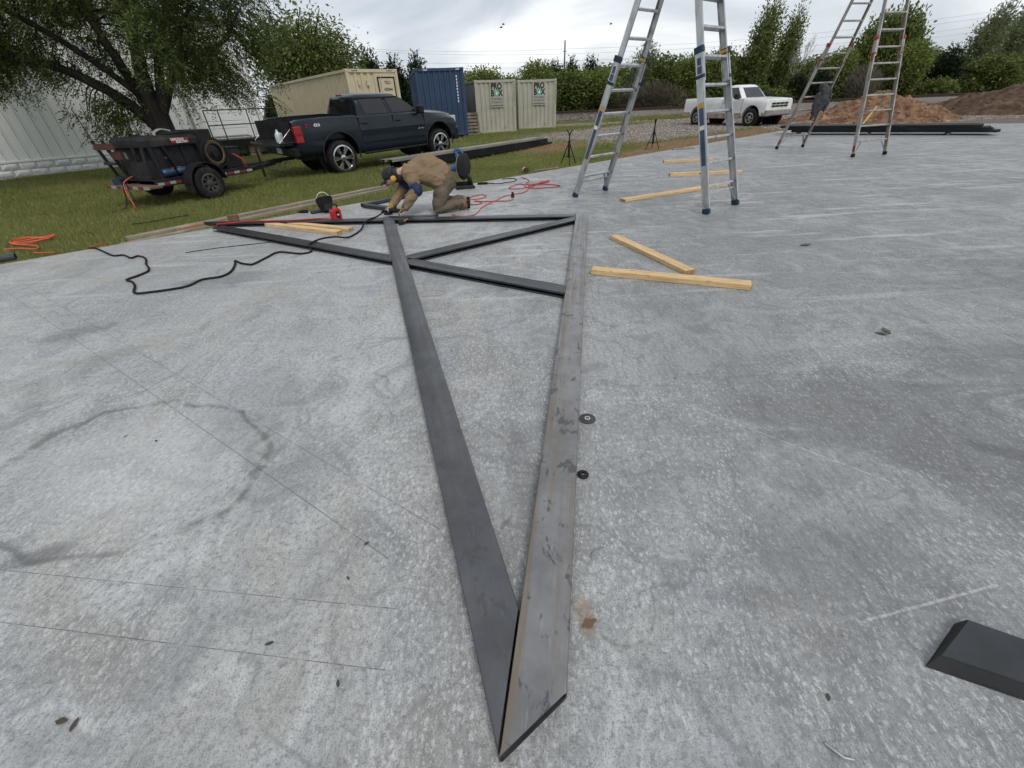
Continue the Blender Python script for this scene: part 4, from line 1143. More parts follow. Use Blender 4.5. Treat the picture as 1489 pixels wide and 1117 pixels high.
# pallets leaning on the nearer storage box
PALW = M('pallet_wood', (0.23, 0.185, 0.145), (0.12, 0.095, 0.075), 7, 0.9, stretch=(0.2, 1, 1), bmp=0.4, grime=(0.09, 0.07, 0.055), gscale=3)
def pallet(loc, rot, label):
    o = empty('pallet', loc, 0, label, 'pallet', 'wooden pallets', rot=rot)
    for y in (0.0, 0.46, 0.92): MB().bx(0, 1.1, y, y + 0.045, 0.018, 0.105).build('stringer', PALW, o)
    for i in range(7): MB().bx(i * 0.168, i * 0.168 + 0.11, -0.02, 0.985, 0.106, 0.124).build('slat', PALW, o)
    for i in range(4): MB().bx(i * 0.336, i * 0.336 + 0.10, -0.02, 0.985, 0.0, 0.017).build('slat', PALW, o)
pallet((-1.17, 27.62, -0.08), (0, R(-74), R(108)), 'weathered wooden pallet leaning against the storage container')
pallet((-1.85, 27.9, -0.08), (0, R(-78), R(140)), 'weathered wooden pallet standing in the gap beside the blue container')

# ================================================================== PICKUPS
GLASS = M('tinted_glass', (0.014, 0.013, 0.014), (0.010, 0.010, 0.011), 3, 0.06, coat=0.3, rvar=0.02, spec=0.5)
TREAD = RUBBER
def wheel(parent, x, y, z, r, w, rim_r, side, spokes, rim_mat, name='wheel', twin=True):
    """side -1: outer face towards -y"""
    mt = Matrix.Translation((x, y, z)) @ Matrix.Rotation(R(90) * (1 if side < 0 else -1), 4, 'X')
    hub = MB(); hub.lathe([(0.02, -w * .3), (rim_r * .96, -w * .3), (rim_r * .96, -w * .1), (0.09, 0.02), (0.07, 0.05), (0.02, 0.05)], 28)
    o = hub.build(name, BLACK, parent, True); o.matrix_local = mt
    ty = MB()
    ty.lathe([(rim_r, -w * .42), (rim_r + .02, -w * .5), (r * .90, -w * .52), (r * .975, -w * .44), (r, -w * .36), (r, w * .36), (r * .975, w * .44), (r * .90, w * .52), (rim_r + .02, w * .5), (rim_r, w * .42), (rim_r - .015, w * .2), (rim_r - .015, -w * .2)], 48, closed=True)
    for k in range(40):
        a = 2 * math.pi * k / 40
        m_ = Matrix.Rotation(a, 4, 'Z')
        for sg in (-1, 1): ty.bx(r * .93, r + .008, -.018, .018, sg * w * .22 - w * .16, sg * w * .22 + w * .16, m_)
    ty.build('tyre', TREAD, o, True)
    rm = MB()
    rm.lathe([(rim_r - .012, w * .28), (rim_r + .012, w * .5), (rim_r - .022, w * .52), (rim_r - .035, w * .3)], 40, closed=True)
    rm.lathe([(.01, w * .20), (.085, w * .22), (.075, w * .42), (.05, w * .46), (.01, w * .46)], 20)
    for k in range(spokes):
        a = 2 * math.pi * k / spokes
        for da in ((-.13, .13) if twin else (0,)):
            m_ = Matrix.Rotation(a + da * .5, 4, 'Z')
            b = a + da
            p0 = Vector((math.cos(a + da * .4) * .07, math.sin(a + da * .4) * .07, w * .36)); p1 = Vector((math.cos(b) * (rim_r - .012), math.sin(b) * (rim_r - .012), w * .40))
            rm.bar(p0, p1, .046 if twin else .05, .03)
    rm.build('rim', rim_mat, o, True)
    return o
def interp(tab, x, k):
    xs = [t[0] for t in tab]
    return float(np.interp(x, xs, [t[k] for t in tab]))
def pickup(name, loc, rot, P, label):
    t = empty(name, loc, 0, label, 'pickup truck', rot=rot)
    paint, tab = P['paint'], P['body']
    mb = MB()
    secs = []
    for (x, w, zb, zs, zt, tw, crown) in tab:
        half = [(-w * .90, zb), (-w * .985, zb + .07), (-w, zb + .2), (-w * .992, (zb + zs) / 2 + .05), (-w, zs - .04), (-w * .975, zs + (zt - zs) * .45), (-(tw + (w - tw) * .35), zt - .025), (-tw, zt), (-tw * .5, zt + crown * .8)]
        ringp = half + [(0, zt + crown)] + [(-a, b) for a, b in reversed(half)]
        secs.append([(x, a, b) for a, b in ringp])
    mb.loft(secs)
    body = mb.build('body', paint, None)
    cut = MB()
    for wx in (0.0, P['wb']):
        for sg in (-1, 1):
            cut.cyl((wx, sg * .60, P['wz']), (wx, sg * 1.3, P['wz']), P['arch'], 36)
    b0, b1, bw, bz = P['bed']
    cut.bx(b0, b1, -bw, bw, bz, 2.5)
    co = cut.build('cutter', paint, None)
    md = body.modifiers.new('b', 'BOOLEAN'); md.operation = 'DIFFERENCE'; md.object = co; md.solver = 'EXACT'
    baked(body, co)
    bpy.data.objects.remove(co, do_unlink=True)
    body.parent = t
    body.data.polygons.foreach_set('use_smooth', [True] * len(body.data.polygons)); body.data.set_sharp_from_angle(angle=R(28))
    if len(body.data.materials) == 0: body.data.materials.append(paint)
    # bed liner, wheel wells, underbody
    MB().bx(b0 + .01, b1 - .01, -bw + .002, bw - .002, bz + .002, bz + .02).build('bed_floor', BLACK, t)
    for sg in (-1, 1): MB().bx(b0 + .15, b1 - .02, sg * (bw - .012) - .008, sg * (bw - .012) + .008, bz + .03, P['rail'] - .02).build('bed_liner', BLACK, t)
    MB().bx(b1 - .03, b1 - .006, -bw + .03, bw - .03, bz + .03, P['rail'] - .02).build('bed_liner', BLACK, t)
    MB().bx(tab[0][0] + .3, tab[-1][0] - .5, -.55, .55, P['under'], P['under'] + .25).build('chassis', BLACK, t)
    for wx in (0.0, P['wb']):
        MB().cyl((wx, -.7, P['wr']), (wx, .7, P['wr']), .06, 10).build('axle', BLACK, t)
        for sg in (-1, 1):
            MB().cyl((wx, sg * .56, P['wz']), (wx, sg * .605, P['wz']), P['arch'] + .02, 32).build('wheel_well', BLACK, t)
            if P.get('lip'):
                lp = MB(); a_ = np.linspace(-.25, math.pi + .25, 26)
                lp.tube([(wx + math.cos(q) * (P['arch'] + .012), sg * (interp(tab, wx, 1) - .004), P['wz'] + math.sin(q) * (P['arch'] + .012)) for q in a_], .018, 6)
                lp.build('arch_lip', P['lip'], t, True)
    # cab
    g = MB(); secs = []
    for (z, x0, x1, hw) in P['cab']:
        ch = .10
        secs.append([(x0, -hw + ch, z), (x0 + ch * .5, -hw, z), (x1 - ch, -hw, z), (x1, -hw + ch * 1.6, z), (x1, hw - ch * 1.6, z), (x1 - ch, hw, z), (x0 + ch * .5, hw, z), (x0, hw - ch, z)])
    g.loft(secs)
    cab = g.build('cab', paint, t, 'all'); cab.data.set_sharp_from_angle(angle=R(50))
    ct = P['cab']
    def yside(z): return float(np.interp(z, [c[0] for c in ct], [c[3] for c in ct]))
    def panel(poly, sg, out, mat, nm, parent, th=.012):
        mb = MB()
        lo = [(x, sg * (yside(z) + out), z) for x, z in poly]; li = [(x, sg * (yside(z) + out - th), z) for x, z in poly]
        n = len(poly)
        mb.add(lo + li, [tuple(range(n)), tuple(range(2 * n - 1, n - 1, -1))] + [(i, (i + 1) % n, n + (i + 1) % n, n + i) for i in range(n)])
        return mb.build(nm, mat, parent)
    for sg in (-1, 1):
        for (poly) in P['windows']:
            cx_ = sum(q[0] for q in poly) / len(poly); cz_ = sum(q[1] for q in poly) / len(poly)
            fr = panel([(cx_ + (x - cx_) * 1.07, cz_ + (z - cz_) * 1.09) for x, z in poly], sg, .004, P.get('frame', BLACK), 'window_frame', t)
            panel(poly, sg, .008, GLASS, 'window', fr)
        for (x0, x1) in P['doors']:
            z0, z1 = P['doorz']
            mb = MB()
            cols = np.linspace(x0, x1, 6); rows = np.linspace(z0, z1, 6)
            fv = []
            for z in rows:
                for x in cols:
                    w = interp(tab, x, 1); zs_ = interp(tab, x, 3); zt_ = interp(tab, x, 4); zb_ = interp(tab, x, 2)
                    yy = float(np.interp(z, [zb_, zb_ + .07, zb_ + .2, (zb_ + zs_) / 2 + .05, zs_ - .04, zs_ + (zt_ - zs_) * .45, zt_ - .025], [w * .9, w * .985, w, w * .992, w, w * .975, interp(tab, x, 5) + (w - interp(tab, x, 5)) * .35]))
                    fv.append((x, sg * (yy + .006), z))
            nb = len(fv)
            bv = [(a, b - sg * .03, c) for a, b, c in fv]
            F_ = [(j * 6 + i, j * 6 + i + 1, j * 6 + i + 7, j * 6 + i + 6) for j in range(5) for i in range(5)]
            rim_ = list(range(0, 6)) + [11, 17, 23, 29, 35] + [34, 33, 32, 31, 30] + [24, 18, 12, 6]
            F_ += [(rim_[i], rim_[(i + 1) % len(rim_)], nb + rim_[(i + 1) % len(rim_)], nb + rim_[i]) for i in range(len(rim_))]
            mb.add(fv + bv, F_)
            d = mb.build('door', paint, t, bevel=.004)
            gp = MB(); e1 = .010
            for (xa, xb, za, zb2) in ((x0 - e1, x0 - .001, z0, z1), (x1 + .001, x1 + e1, z0, z1), (x0 - e1, x1 + e1, z0 - e1, z0 - .001)):
                yw = interp(tab, (xa + xb) / 2, 1) * .985
                gp.bx(xa, xb, *sorted((sg * (yw - .02), sg * (yw + .016))), za + .01, zb2)
            gp.build('door_gap', INK, d)
            hx = x0 + .17; hz = z1 - .14
            MB().bx(hx - .1, hx + .1, sg * (interp(tab, hx, 1) + .012) - .016, sg * (interp(tab, hx, 1) + .012) + .016, hz - .022, hz + .022).build('handle', P.get('handle', paint), d, bevel=.012)
        mx_, mz = P['mirror']
        mm = MB().bx(mx_ - .07, mx_ + .10, sg * 1.0 - .12 + sg * .07, sg * 1.0 + .12 + sg * .07, mz - .02, mz + .20).build('mirror', P.get('mirrormat', BLACK), t, bevel=.04, seg=2)
        MB().bx(mx_ - .02, mx_ + .04, sg * .90 - .06, sg * .90 + .06, mz, mz + .05).build('mirror_arm', BLACK, mm)
        tx0, tx1, tz0, tz1 = P['tail']
        tl = MB().bx(tx0, tx1, sg * (interp(tab, tx1, 1) - .06) - .075, sg * (interp(tab, tx1, 1) - .06) + .072, tz0, tz1).build('taillight', P['lamp'], t, bevel=.02, seg=2)
        MB().bx(tx0 - .004, tx1 - .03, sg * (interp(tab, tx1, 1) - .03) - .045, sg * (interp(tab, tx1, 1) - .03) + .050, (tz0 + tz1) / 2 - .03, (tz0 + tz1) / 2 + .03).build('reverse_lens', WHITE if P.get('revwhite') else P['lamp2'], tl, bevel=.01)
        hx0, hx1, hz0, hz1, hy0, hy1 = P['head']
        hl = MB().bx(hx0, hx1, *sorted((sg * hy0, sg * hy1)), hz0, hz1).build('headlight', P['headmat'], t, bevel=.012)
        if P.get('marker'): MB().bx(hx0 - .02, hx1 - .05, *sorted((sg * (hy1 - .06), sg * (hy1 + .035))), hz0 + .0, hz1).build('turn_signal', ORANGE, hl, bevel=.008)
    # glass front and back
    for (k0, k1, nm, dx) in ((1, 0, 'windshield', 1), (1, 0, 'rear_window', -1)):
        za, zb_ = ct[0][0] + .03, ct[P['gtop']][0] - .02
        def xe(z, f): return float(np.interp(z, [c[0] for c in ct], [c[2 if f > 0 else 1] for c in ct]))
        ha, hb = yside(za) - .20, yside(zb_) - .16
        q = [(xe(za, dx) + dx * .008, -ha, za), (xe(za, dx) + dx * .008, ha, za), (xe(zb_, dx) + dx * .008, hb, zb_), (xe(zb_, dx) + dx * .008, -hb, zb_)]
        n_ = Vector((dx, 0, .6)).normalized() * .012
        MB().add(q + [tuple(Vector(v_) - n_) for v_ in q], [(0, 1, 2, 3), (7, 6, 5, 4), (0, 4, 5, 1), (1, 5, 6, 2), (2, 6, 7, 3), (3, 7, 4, 0)]).build(nm, GLASS if dx < 0 or not P.get('clearglass') else P['clearglass'], t)
    # bumpers and grille
    xr, xf = tab[0][0], tab[-1][0]
    r0, r1, rz0, rz1, rw_ = P['rbump']
    MB().bx(r0, r1, -rw_, rw_, rz0, rz1).build('rear_bumper', P['bumpmat_r'], t, bevel=.03, seg=2)
    f0, f1, fz0, fz1, fw = P['fbump']
    MB().loft([[(f0, -fw, fz0), (f0, -fw, fz1), (f0, fw, fz1), (f0, fw, fz0)], [(f1 - .08, -fw + .03, fz0), (f1 - .08, -fw + .03, fz1), (f1 - .08, fw - .03, fz1), (f1 - .08, fw - .03, fz0)], [(f1, -fw * .72, fz0 + .03), (f1, -fw * .72, fz1 - .02), (f1, fw * .72, fz1 - .02), (f1, fw * .72, fz0 + .03)]]).build('front_bumper', P['bumpmat_f'], t, bevel=.02)
    gx0, gz0, gz1, gw = P['grille']
    gr = MB().bx(gx0 - .03, gx0, -gw, gw, gz0, gz1).build('grille', P['grillemat'], t, bevel=.01)
    for i in range(P['gbars'][0]):
        for j in range(P['gbars'][1]):
            a = -gw + .03 + (2 * gw - .06) * i / P['gbars'][0]; b = gz0 + .03 + (gz1 - gz0 - .06) * j / P['gbars'][1]
            MB().bx(gx0 - .01, gx0 + .006, a + .012, a + (2 * gw - .06) / P['gbars'][0] - .012, b + .012, b + (gz1 - gz0 - .06) / P['gbars'][1] - .012).build('grille_opening', BLACK, gr)
    for wx in (0.0, P['wb']):
        for sg in (-1, 1):
            wheel(t, wx, sg * (P['track']), P['wr'], P['wr'], P['tw'], P['rim'], sg, P['spokes'], P['rimmat'], twin=P.get('twin', True))
    return t
NAVYP = M('dark_blue_metallic', (0.010, 0.018, 0.027), (0.007, 0.013, 0.020), 1.0, 0.30, metal=0.25, coat=0.35, spec=0.3, rvar=0.06, grime=(0.020, 0.026, 0.030), gscale=1.2, glo=0.6, ghi=0.85)
TLRED = M('tail_lamp_red', (0.34, 0.007, 0.011), (0.24, 0.005, 0.009), 6, 0.15, coat=0.8)
TLDK = M('tail_lamp_dark', (0.22, 0.006, 0.010), (0.16, 0.005, 0.008), 6, 0.15, coat=0.8)
LENS = M('lamp_lens', (0.55, 0.57, 0.58), (0.4, 0.42, 0.43), 12, 0.12, coat=0.6)
blue = pickup('pickup_truck', (-5.278, 14.23, -0.115), (R(2.0), R(-1.0), R(46.5)), dict(
    paint=NAVYP, wb=3.645, wz=.52, arch=.55, wr=.43, tw=.29, rim=.315, track=.87, spokes=6, rimmat=CHROME, under=.42,
    body=[(-1.19, .93, .66, 1.12, 1.38, .90, 0), (-1.05, .985, .62, 1.14, 1.41, .92, 0), (-.3, 1.0, .58, 1.14, 1.43, .93, 0), (.62, .995, .50, 1.13, 1.43, .93, 0), (.70, .985, .46, 1.12, 1.40, .92, 0),
          (2.0, .985, .46, 1.10, 1.39, .92, 0), (3.0, .985, .46, 1.08, 1.39, .90, .01), (3.3, .995, .50, 1.08, 1.37, .80, .05), (4.1, .985, .52, 1.04, 1.31, .74, .05), (4.38, .95, .54, 1.0, 1.25, .70, .03), (4.5, .90, .56, .98, 1.15, .66, .0), (4.54, .86, .58, .96, 1.08, .62, .0)],
    bed=(-1.6, .60, .80, .90), rail=1.40, lip=BLACK,
    cab=[(1.36, .70, 3.12, .90), (1.60, .78, 2.72, .80), (1.80, .84, 2.42, .715), (1.87, .90, 2.30, .66), (1.905, 1.02, 2.14, .54), (1.915, 1.2, 1.95, .35)], gtop=2,
    windows=[[(1.06, 1.42), (1.82, 1.42), (1.75, 1.79), (.98, 1.79)], [(1.98, 1.42), (2.90, 1.42), (2.66, 1.60), (2.44, 1.75), (2.32, 1.79), (1.89, 1.79)]],
    doors=[(.74, 1.90), (1.915, 3.08)], doorz=(.58, 1.36), mirror=(2.88, 1.36), tail=(-1.215, -1.0, .90, 1.28), lamp=TLRED, lamp2=TLDK,
    head=(4.30, 4.50, 1.0, 1.20, .52, .90), headmat=LENS, rbump=(-1.34, -1.17, .58, .80, .92), bumpmat_r=BLACK, fbump=(4.35, 4.66, .50, .86, .94), bumpmat_f=BLACKG,
    grille=(4.555, .90, 1.14, .52), grillemat=BLACKG, gbars=(4, 2)), 'dark blue crew cab pickup with its tailgate down on the grass')
tg = MB().bx(-1.76, -1.20, -.79, .79, .845, .905).build('tailgate', NAVYP, blue, bevel=.015)
MB().bx(-1.72, -1.24, -.72, .72, .906, .912).build('tailgate_liner', BLACK, tg)
for sg in (-1, 1): MB().cyl((-1.22, sg * .80, 1.22), (-1.60, sg * .80, .93), .008, 6).build('tailgate_cable', STEELM, blue)
MB().bx(.80, .86, -.14, .14, 1.855, 1.90).build('brake_light', TLRED, blue, bevel=.01)
MB().bx(.78, 2.3, -.745, -.722, 1.795, 1.815).build('drip_rail', NAVYP, blue)
text('decal', '4X4', .105, WHITE, blue, frame_mtx((-.56, -1.003, 1.27), (1, 0, 0), (0, 0, 1)), bold=.003)
text('decal', 'Z71', .095, TLRED, blue, frame_mtx((-.82, -1.001, 1.27), (1, 0, 0), (0, 0, 1)), bold=.003)
for q in range(5): MB().bx(2.78 + q * .05, 2.815 + q * .05, -1.001, -.995, .93, .955 + .02 * (q % 2)).build('door_badge', CHROME, blue)
MB().bx(.72, 3.05, -1.01, -.93, .44, .50).build('rocker_panel', BLACK, blue, bevel=.02); MB().bx(.72, 3.05, .93, 1.01, .44, .50).build('rocker_panel', BLACK, blue, bevel=.02)
MB().bx(.75, 3.05, -1.012, -.99, .74, .76).build('side_molding', BLACKG, blue)
MB().bx(-1.58, -1.0, -.04, .04, .44, .52).build('hitch_receiver', BLACK, blue, bevel=.006)
MB().bx(-1.345, -1.335, -.16, .16, .62, .76).build('license_plate', WHITE, blue)

WPAINT = M('white_truck_paint', (0.74, 0.745, 0.74), (0.68, 0.685, 0.675), 1.5, 0.35, coat=0.4)
MUDDY = M('muddy_rocker', (0.40, 0.33, 0.26), (0.24, 0.18, 0.13), 5, 0.8, grime=(0.55, 0.52, 0.48), gscale=3)
CLEARG = M('windshield_glass', (0.10, 0.115, 0.115), (0.075, 0.085, 0.085), 2, 0.05, coat=1.0, spec=0.9, rvar=.02)
GREYB = M('faded_bumper', (0.32, 0.30, 0.285), (0.22, 0.205, 0.19), 4, 0.55, metal=0.2)
RIMG = M('grey_rim', (0.42, 0.41, 0.40), (0.28, 0.27, 0.26), 8, 0.4, metal=0.6)
white = pickup('pickup_truck', (11.74, 26.95, -0.07), (0, 0, R(-65.3)), dict(
    paint=WPAINT, wb=3.34, wz=.44, arch=.475, wr=.39, tw=.27, rim=.215, track=.83, spokes=5, rimmat=RIMG, twin=False, under=.36,
    body=[(-1.06, .86, .52, .98, 1.20, .84, 0), (-.98, .925, .48, 1.02, 1.25, .86, 0), (0, .95, .42, 1.03, 1.26, .87, 0), (1.36, .95, .40, 1.03, 1.26, .87, 0), (1.42, .945, .36, 1.03, 1.23, .87, 0),
          (2.6, .945, .36, 1.06, 1.22, .87, .0), (2.8, .945, .38, 1.05, 1.21, .86, .015), (3.6, .94, .42, 1.02, 1.165, .85, .015), (4.04, .925, .46, .99, 1.125, .84, .0), (4.09, .90, .48, .97, 1.09, .82, 0)],
    bed=(-.98, 1.30, .78, .80), rail=1.24,
    cab=[(1.19, 1.44, 2.72, .88), (1.45, 1.50, 2.46, .78), (1.66, 1.55, 2.24, .70), (1.73, 1.60, 2.12, .65), (1.755, 1.7, 2.0, .5)], gtop=2,
    windows=[[(1.68, 1.23), (2.52, 1.23), (2.14, 1.63), (1.74, 1.63), (1.68, 1.56)]],
    doors=[(1.56, 2.74)], doorz=(.60, 1.17), mirror=(2.45, 1.19), tail=(-1.078, -1.045, .80, 1.14), lamp=TLRED, lamp2=TLRED,
    head=(3.94, 4.07, .78, 1.0, .55, .86), headmat=WPAINT, marker=True, rbump=(-1.22, -1.04, .45, .62, .86), bumpmat_r=MUDDY, fbump=(3.90, 4.24, .46, .70, .93), bumpmat_f=GREYB,
    grille=(4.10, .76, 1.03, .62), grillemat=WPAINT, gbars=(4, 2), handle=BLACK), 'white single cab pickup with muddy sills parked on gravel')
for sg in (-1, 1):
    MB().bx(.50, 2.82, *sorted((sg * .925, sg * .958)), .37, .60).build('rocker_panel', MUDDY, white, bevel=.01)
    MB().bx(-1.0, -.50, *sorted((sg * .90, sg * .945)), .46, .64).build('rocker_panel', MUDDY, white, bevel=.01)

jug = empty('water_jug', (0, 0, 0), 0, 'clear plastic water jug standing on the lowered tailgate', 'jug')
bpy.context.view_layer.update()
jug.location = blue.matrix_world @ Vector((-1.42, -.42, .917))
JUGM = M('jug_plastic', (0.62, 0.68, 0.72), (0.5, 0.56, 0.60), 6, 0.2)
MB().lathe([(.01, 0), (.075, 0), (.083, .02), (.083, .15), (.07, .20), (.03, .255), (.024, .27), (.01, .27)], 18).build('bottle', JUGM, jug, True)
MB().lathe([(.005, .272), (.027, .272), (.027, .295), (.005, .297)], 14).build('cap', WHITE, jug, True)
MB().tube(smooth_path([(.05, 0, .215), (.105, 0, .20), (.10, 0, .12), (.084, 0, .10)], 4), .011, 7).build('handle', JUGM, jug, True)
# ================================================================== WELDING TRAILER
REDP = M('faded_red_paint', (0.10, 0.014, 0.016), (0.06, 0.010, 0.011), 5, 0.6, grime=(0.05, 0.035, 0.03))
TANK = M('blue_tank', (0.015, 0.05, 0.10), (0.010, 0.03, 0.065), 6, 0.4)
HOSET = M('tan_hose', (0.15, 0.095, 0.05), (0.09, 0.055, 0.03), 8, 0.6)
DARKM = M('machine_grey', (0.018, 0.018, 0.020), (0.010, 0.010, 0.011), 7, 0.55, grime=(0.045, 0.04, 0.035), spec=0.25)
tz = -0.12
TAPER = M('dull_red_tape', (.20, .018, .018), (.13, .012, .012), 9, .6, grime=(.05, .03, .03), gscale=9)
TAPEW = M('dull_white_tape', (.36, .36, .35), (.24, .24, .23), 9, .6, grime=(.12, .11, .10), gscale=9)
RIMD = M('dark_rim', (.085, .08, .075), (.045, .042, .04), 9, .5, metal=.4)
trl = empty('welding_trailer', (-7.40, 10.55, tz), R(65), 'black single axle trailer carrying an engine driven welder', 'trailer')
def tb_(name, x0, x1, y0, y1, z0, z1, mat, par=trl, bev=.008): return MB().bx(x0, x1, y0, y1, z0, z1).build(name, mat, par, bevel=bev)
for sg in (-1, 1):
    MB().bar((-.92, sg * .74, .42), (1.30, sg * .74, .42), .06, .11).build('frame_rail', BLACK, trl)
    MB().bar((1.25, sg * .72, .42), (2.55, sg * .07, .42), .07, .09).build('tongue_bar', BLACK, trl)
    fn = MB(); a_ = np.linspace(.12, math.pi - .12, 15)
    for (r0_, r1_) in ((.40, .415),):
        secs = [[(math.cos(q) * r0_, sg * .80, .32 + math.sin(q) * r0_), (math.cos(q) * r1_, sg * .80, .32 + math.sin(q) * r1_), (math.cos(q) * r1_, sg * 1.08, .32 + math.sin(q) * r1_), (math.cos(q) * r0_, sg * 1.08, .32 + math.sin(q) * r0_)] for q in a_]
        fn.loft(secs)
    fn.build('fender', DARKM, trl, True)
    MB().bar((-.41, sg * .94, .36), (-.41, sg * .94, .20), .27, .02, (1, 0, 0)).build('fender_skirt', DARKM, trl)
    wheel(trl, 0, sg * .94, .32, .32, .22, .185, sg, 8, RIMD, twin=False)
    for q in range(9):
        x0 = -.9 + q * .12 if q < 4 else .48 + (q - 4) * .17
        MB().bx(x0, x0 + (.118 if q < 4 else .145), *sorted((sg * .771, sg * .776)), .395, .445).build('reflective_tape', TAPER if q % 2 else TAPEW, trl)
tb_('deck', -.92, 1.30, -.71, .71, .475, .50, BLACK)
MB().cyl((0, -.85, .32), (0, .85, .32), .045, 10).build('axle', BLACK, trl)
tb_('spare_box', -.86, -.70, -.62, .1, .50, .82, BLACK)
tb_('rear_step', -1.14, -.88, -.86, .70, .36, .41, M('rusty_plate', (0.16, 0.10, 0.07), (0.09, 0.06, 0.045), 6, 0.85))
for q in range(8): MB().bx(-1.146, -1.141, -.85 + q * .19, -.85 + q * .19 + .185, .355, .405).build('reflective_tape', TAPER if q % 2 else TAPEW, trl)
MB().bx(2.45, 2.85, -.06, .06, .40, .50).build('coupler', BLACK, trl, bevel=.02)
MB().cyl((2.2, .0, .12), (2.2, 0, .80), .03, 10).build('jack_post', BLACK, trl, True)
for sg in (-1, 1): MB().tube(smooth_path([(2.35, sg * .06, .40), (2.5, sg * .12, .26), (2.72, sg * .14, .22), (2.92, sg * .10, .40)], 5), .012, 6).build('safety_chain', STEELM, trl)
# welder body
can = MB().loft([[(-.76, -.52, z0), (-.66, -.62, z0), (.38, -.62, z0), (.38, .62, z0), (-.66, .62, z0), (-.76, .52, z0)] if z0 < 1.2 else [(-.72, -.44, z0), (-.64, -.54, z0), (.34, -.54, z0), (.34, .54, z0), (-.64, .54, z0), (-.72, .44, z0)] for z0 in (1.05, 1.19, 1.245)]).build('canopy', DARKM, trl, bevel=.02, seg=2)
LOGOR = M('logo_red', (.26, .015, .018), (.18, .012, .014), 9, .5)
lg = MB().bx(-.20, .18, -.632, -.6215, 1.095, 1.185).build('logo_plate', LOGOR, can, bevel=.012)
MB().bx(-.215, -.0, -.6335, -.6215, 1.135, 1.195).build('logo_plate', LOGOR, can, bevel=.012)
text('lettering', 'LINCOLN', .062, WHITE, lg, frame_mtx((-.06, -.6345, 1.165), (1, 0, 0), (0, 0, 1)), bold=.0015)
text('lettering', 'ELECTRIC', .056, WHITE, lg, frame_mtx((.02, -.6345, 1.115), (1, 0, 0), (0, 0, 1)), bold=.0015)
for (x, y) in ((-.66, -.58), (-.66, .58), (.33, -.58), (.33, .58)):
    MB().bar((x - (.02 if x < 0 else -.02), y, .5), (x, y, 1.06), .10, .06).build('canopy_post', DARKM, trl)
MB().bar((-.28, -.60, .5), (-.42, -.60, 1.06), .10, .03).build('panel_strip', DARKM, trl)
tb_('engine_block', -.60, .15, -.36, .36, .50, .92, BLACK, bev=.04)
MB().cyl((-.56, -.38, .72), (-.35, -.38, .72), .13, 16).build('generator', DARKM, trl, True)
MB().cyl((.02, -.40, .78), (.02, -.34, .78), .16, 16).build('pulley', DARKM, trl, True)
MB().tube(smooth_path([(-.7, -.45, .8), (-.5, -.52, .86), (-.3, -.50, .82), (-.15, -.46, .74)], 5), .014, 6).build('fuel_line', STEELM, trl, True)
MB().tube(smooth_path([(-.5, -.5, .6), (-.25, -.55, .66), (.1, -.52, .58)], 5), .018, 6).build('battery_cable', RED, trl, True)
for (x0, x1, y, z, r_) in ((-.66, -.40, -.64, .59, .085), (-.36, -.05, -.66, .60, .07), (.42, .62, -.62, .60, .07)):
    MB().lathe([(.01, 0), (r_ * .7, .005), (r_, .035), (r_, x1 - x0 - .035), (r_ * .7, x1 - x0 - .005), (.01, x1 - x0)], 18, Matrix.Translation((x0, y, z)) @ Matrix.Rotation(R(90), 4, 'Y')).build('air_tank', TANK, trl, True)
for sg in (-1, 1):
    MB().bx(-.64, -.44, *sorted((sg * .55, sg * .575)), .50, 1.05).build('side_panel', DARKM, trl, bevel=.006)
    MB().bx(-.02, .34, *sorted((sg * .52, sg * .54)), .50, 1.05).build('side_panel', BLACK, trl, bevel=.006)
    MB().bx(-.44, -.02, *sorted((sg * .50, sg * .52)), .50, 1.05).build('side_panel', BLACK, trl, bevel=.006)
MB().bx(-.70, -.68, -.50, .50, .52, 1.05).build('rear_panel', BLACK, trl, bevel=.006)
for q in range(4): MB().bx(-.704, -.701, -.36 + q * .19, -.27 + q * .19, .86, .98).build('gauge', STEELM if q % 2 else DARKM, trl)
tb_('radiator_box', .40, .74, -.60, .62, .50, 1.31, BLACK, bev=.015)
rl = MB().cyl((.58, -.62, .82), (.58, -.72, .82), .05, 12).build('hose_reel', BLACK, trl, True)
MB().lathe([(.02, 0), (.27, 0), (.285, .008), (.27, .016), (.02, .016)], 28, Matrix.Translation((.60, -.635, .85)) @ Matrix.Rotation(R(90), 4, 'X')).build('reel_flange', BLACKG, rl, True)
MB().lathe([(.255, 0), (.285, .0), (.285, .016), (.255, .016)], 28, Matrix.Translation((.60, -.735, .85)) @ Matrix.Rotation(R(90), 4, 'X'), closed=True).build('reel_flange', BLACKG, rl, True)
for k, r_ in enumerate((.20, .23)):
    MB().tube([(.60 + math.cos(q) * r_, -.69 + .015 * (k % 2), .85 + math.sin(q) * r_) for q in np.linspace(0, 2 * math.pi, 25)], .016, 6).build('hose_coil', HOSET, rl, True)
tb_('tool_box', .80, 1.22, -.66, .40, .50, .90, BLACK, bev=.015)
tb_('tool_box_lid', .79, 1.23, -.67, .41, .902, .935, DARKM, bev=.01)
for (a, b) in (((.90, -.70, .82), (1.05, -.78, .52)), ((1.0, -.70, .80), (1.16, -.80, .50))):
    MB().tube(smooth_path([a, ((a[0] + b[0]) / 2 + .05, -.82, (a[2] + b[2]) / 2), b], 6), .012, 6).build('gas_hose', RED if a[0] > .95 else RUBBER, trl, True)
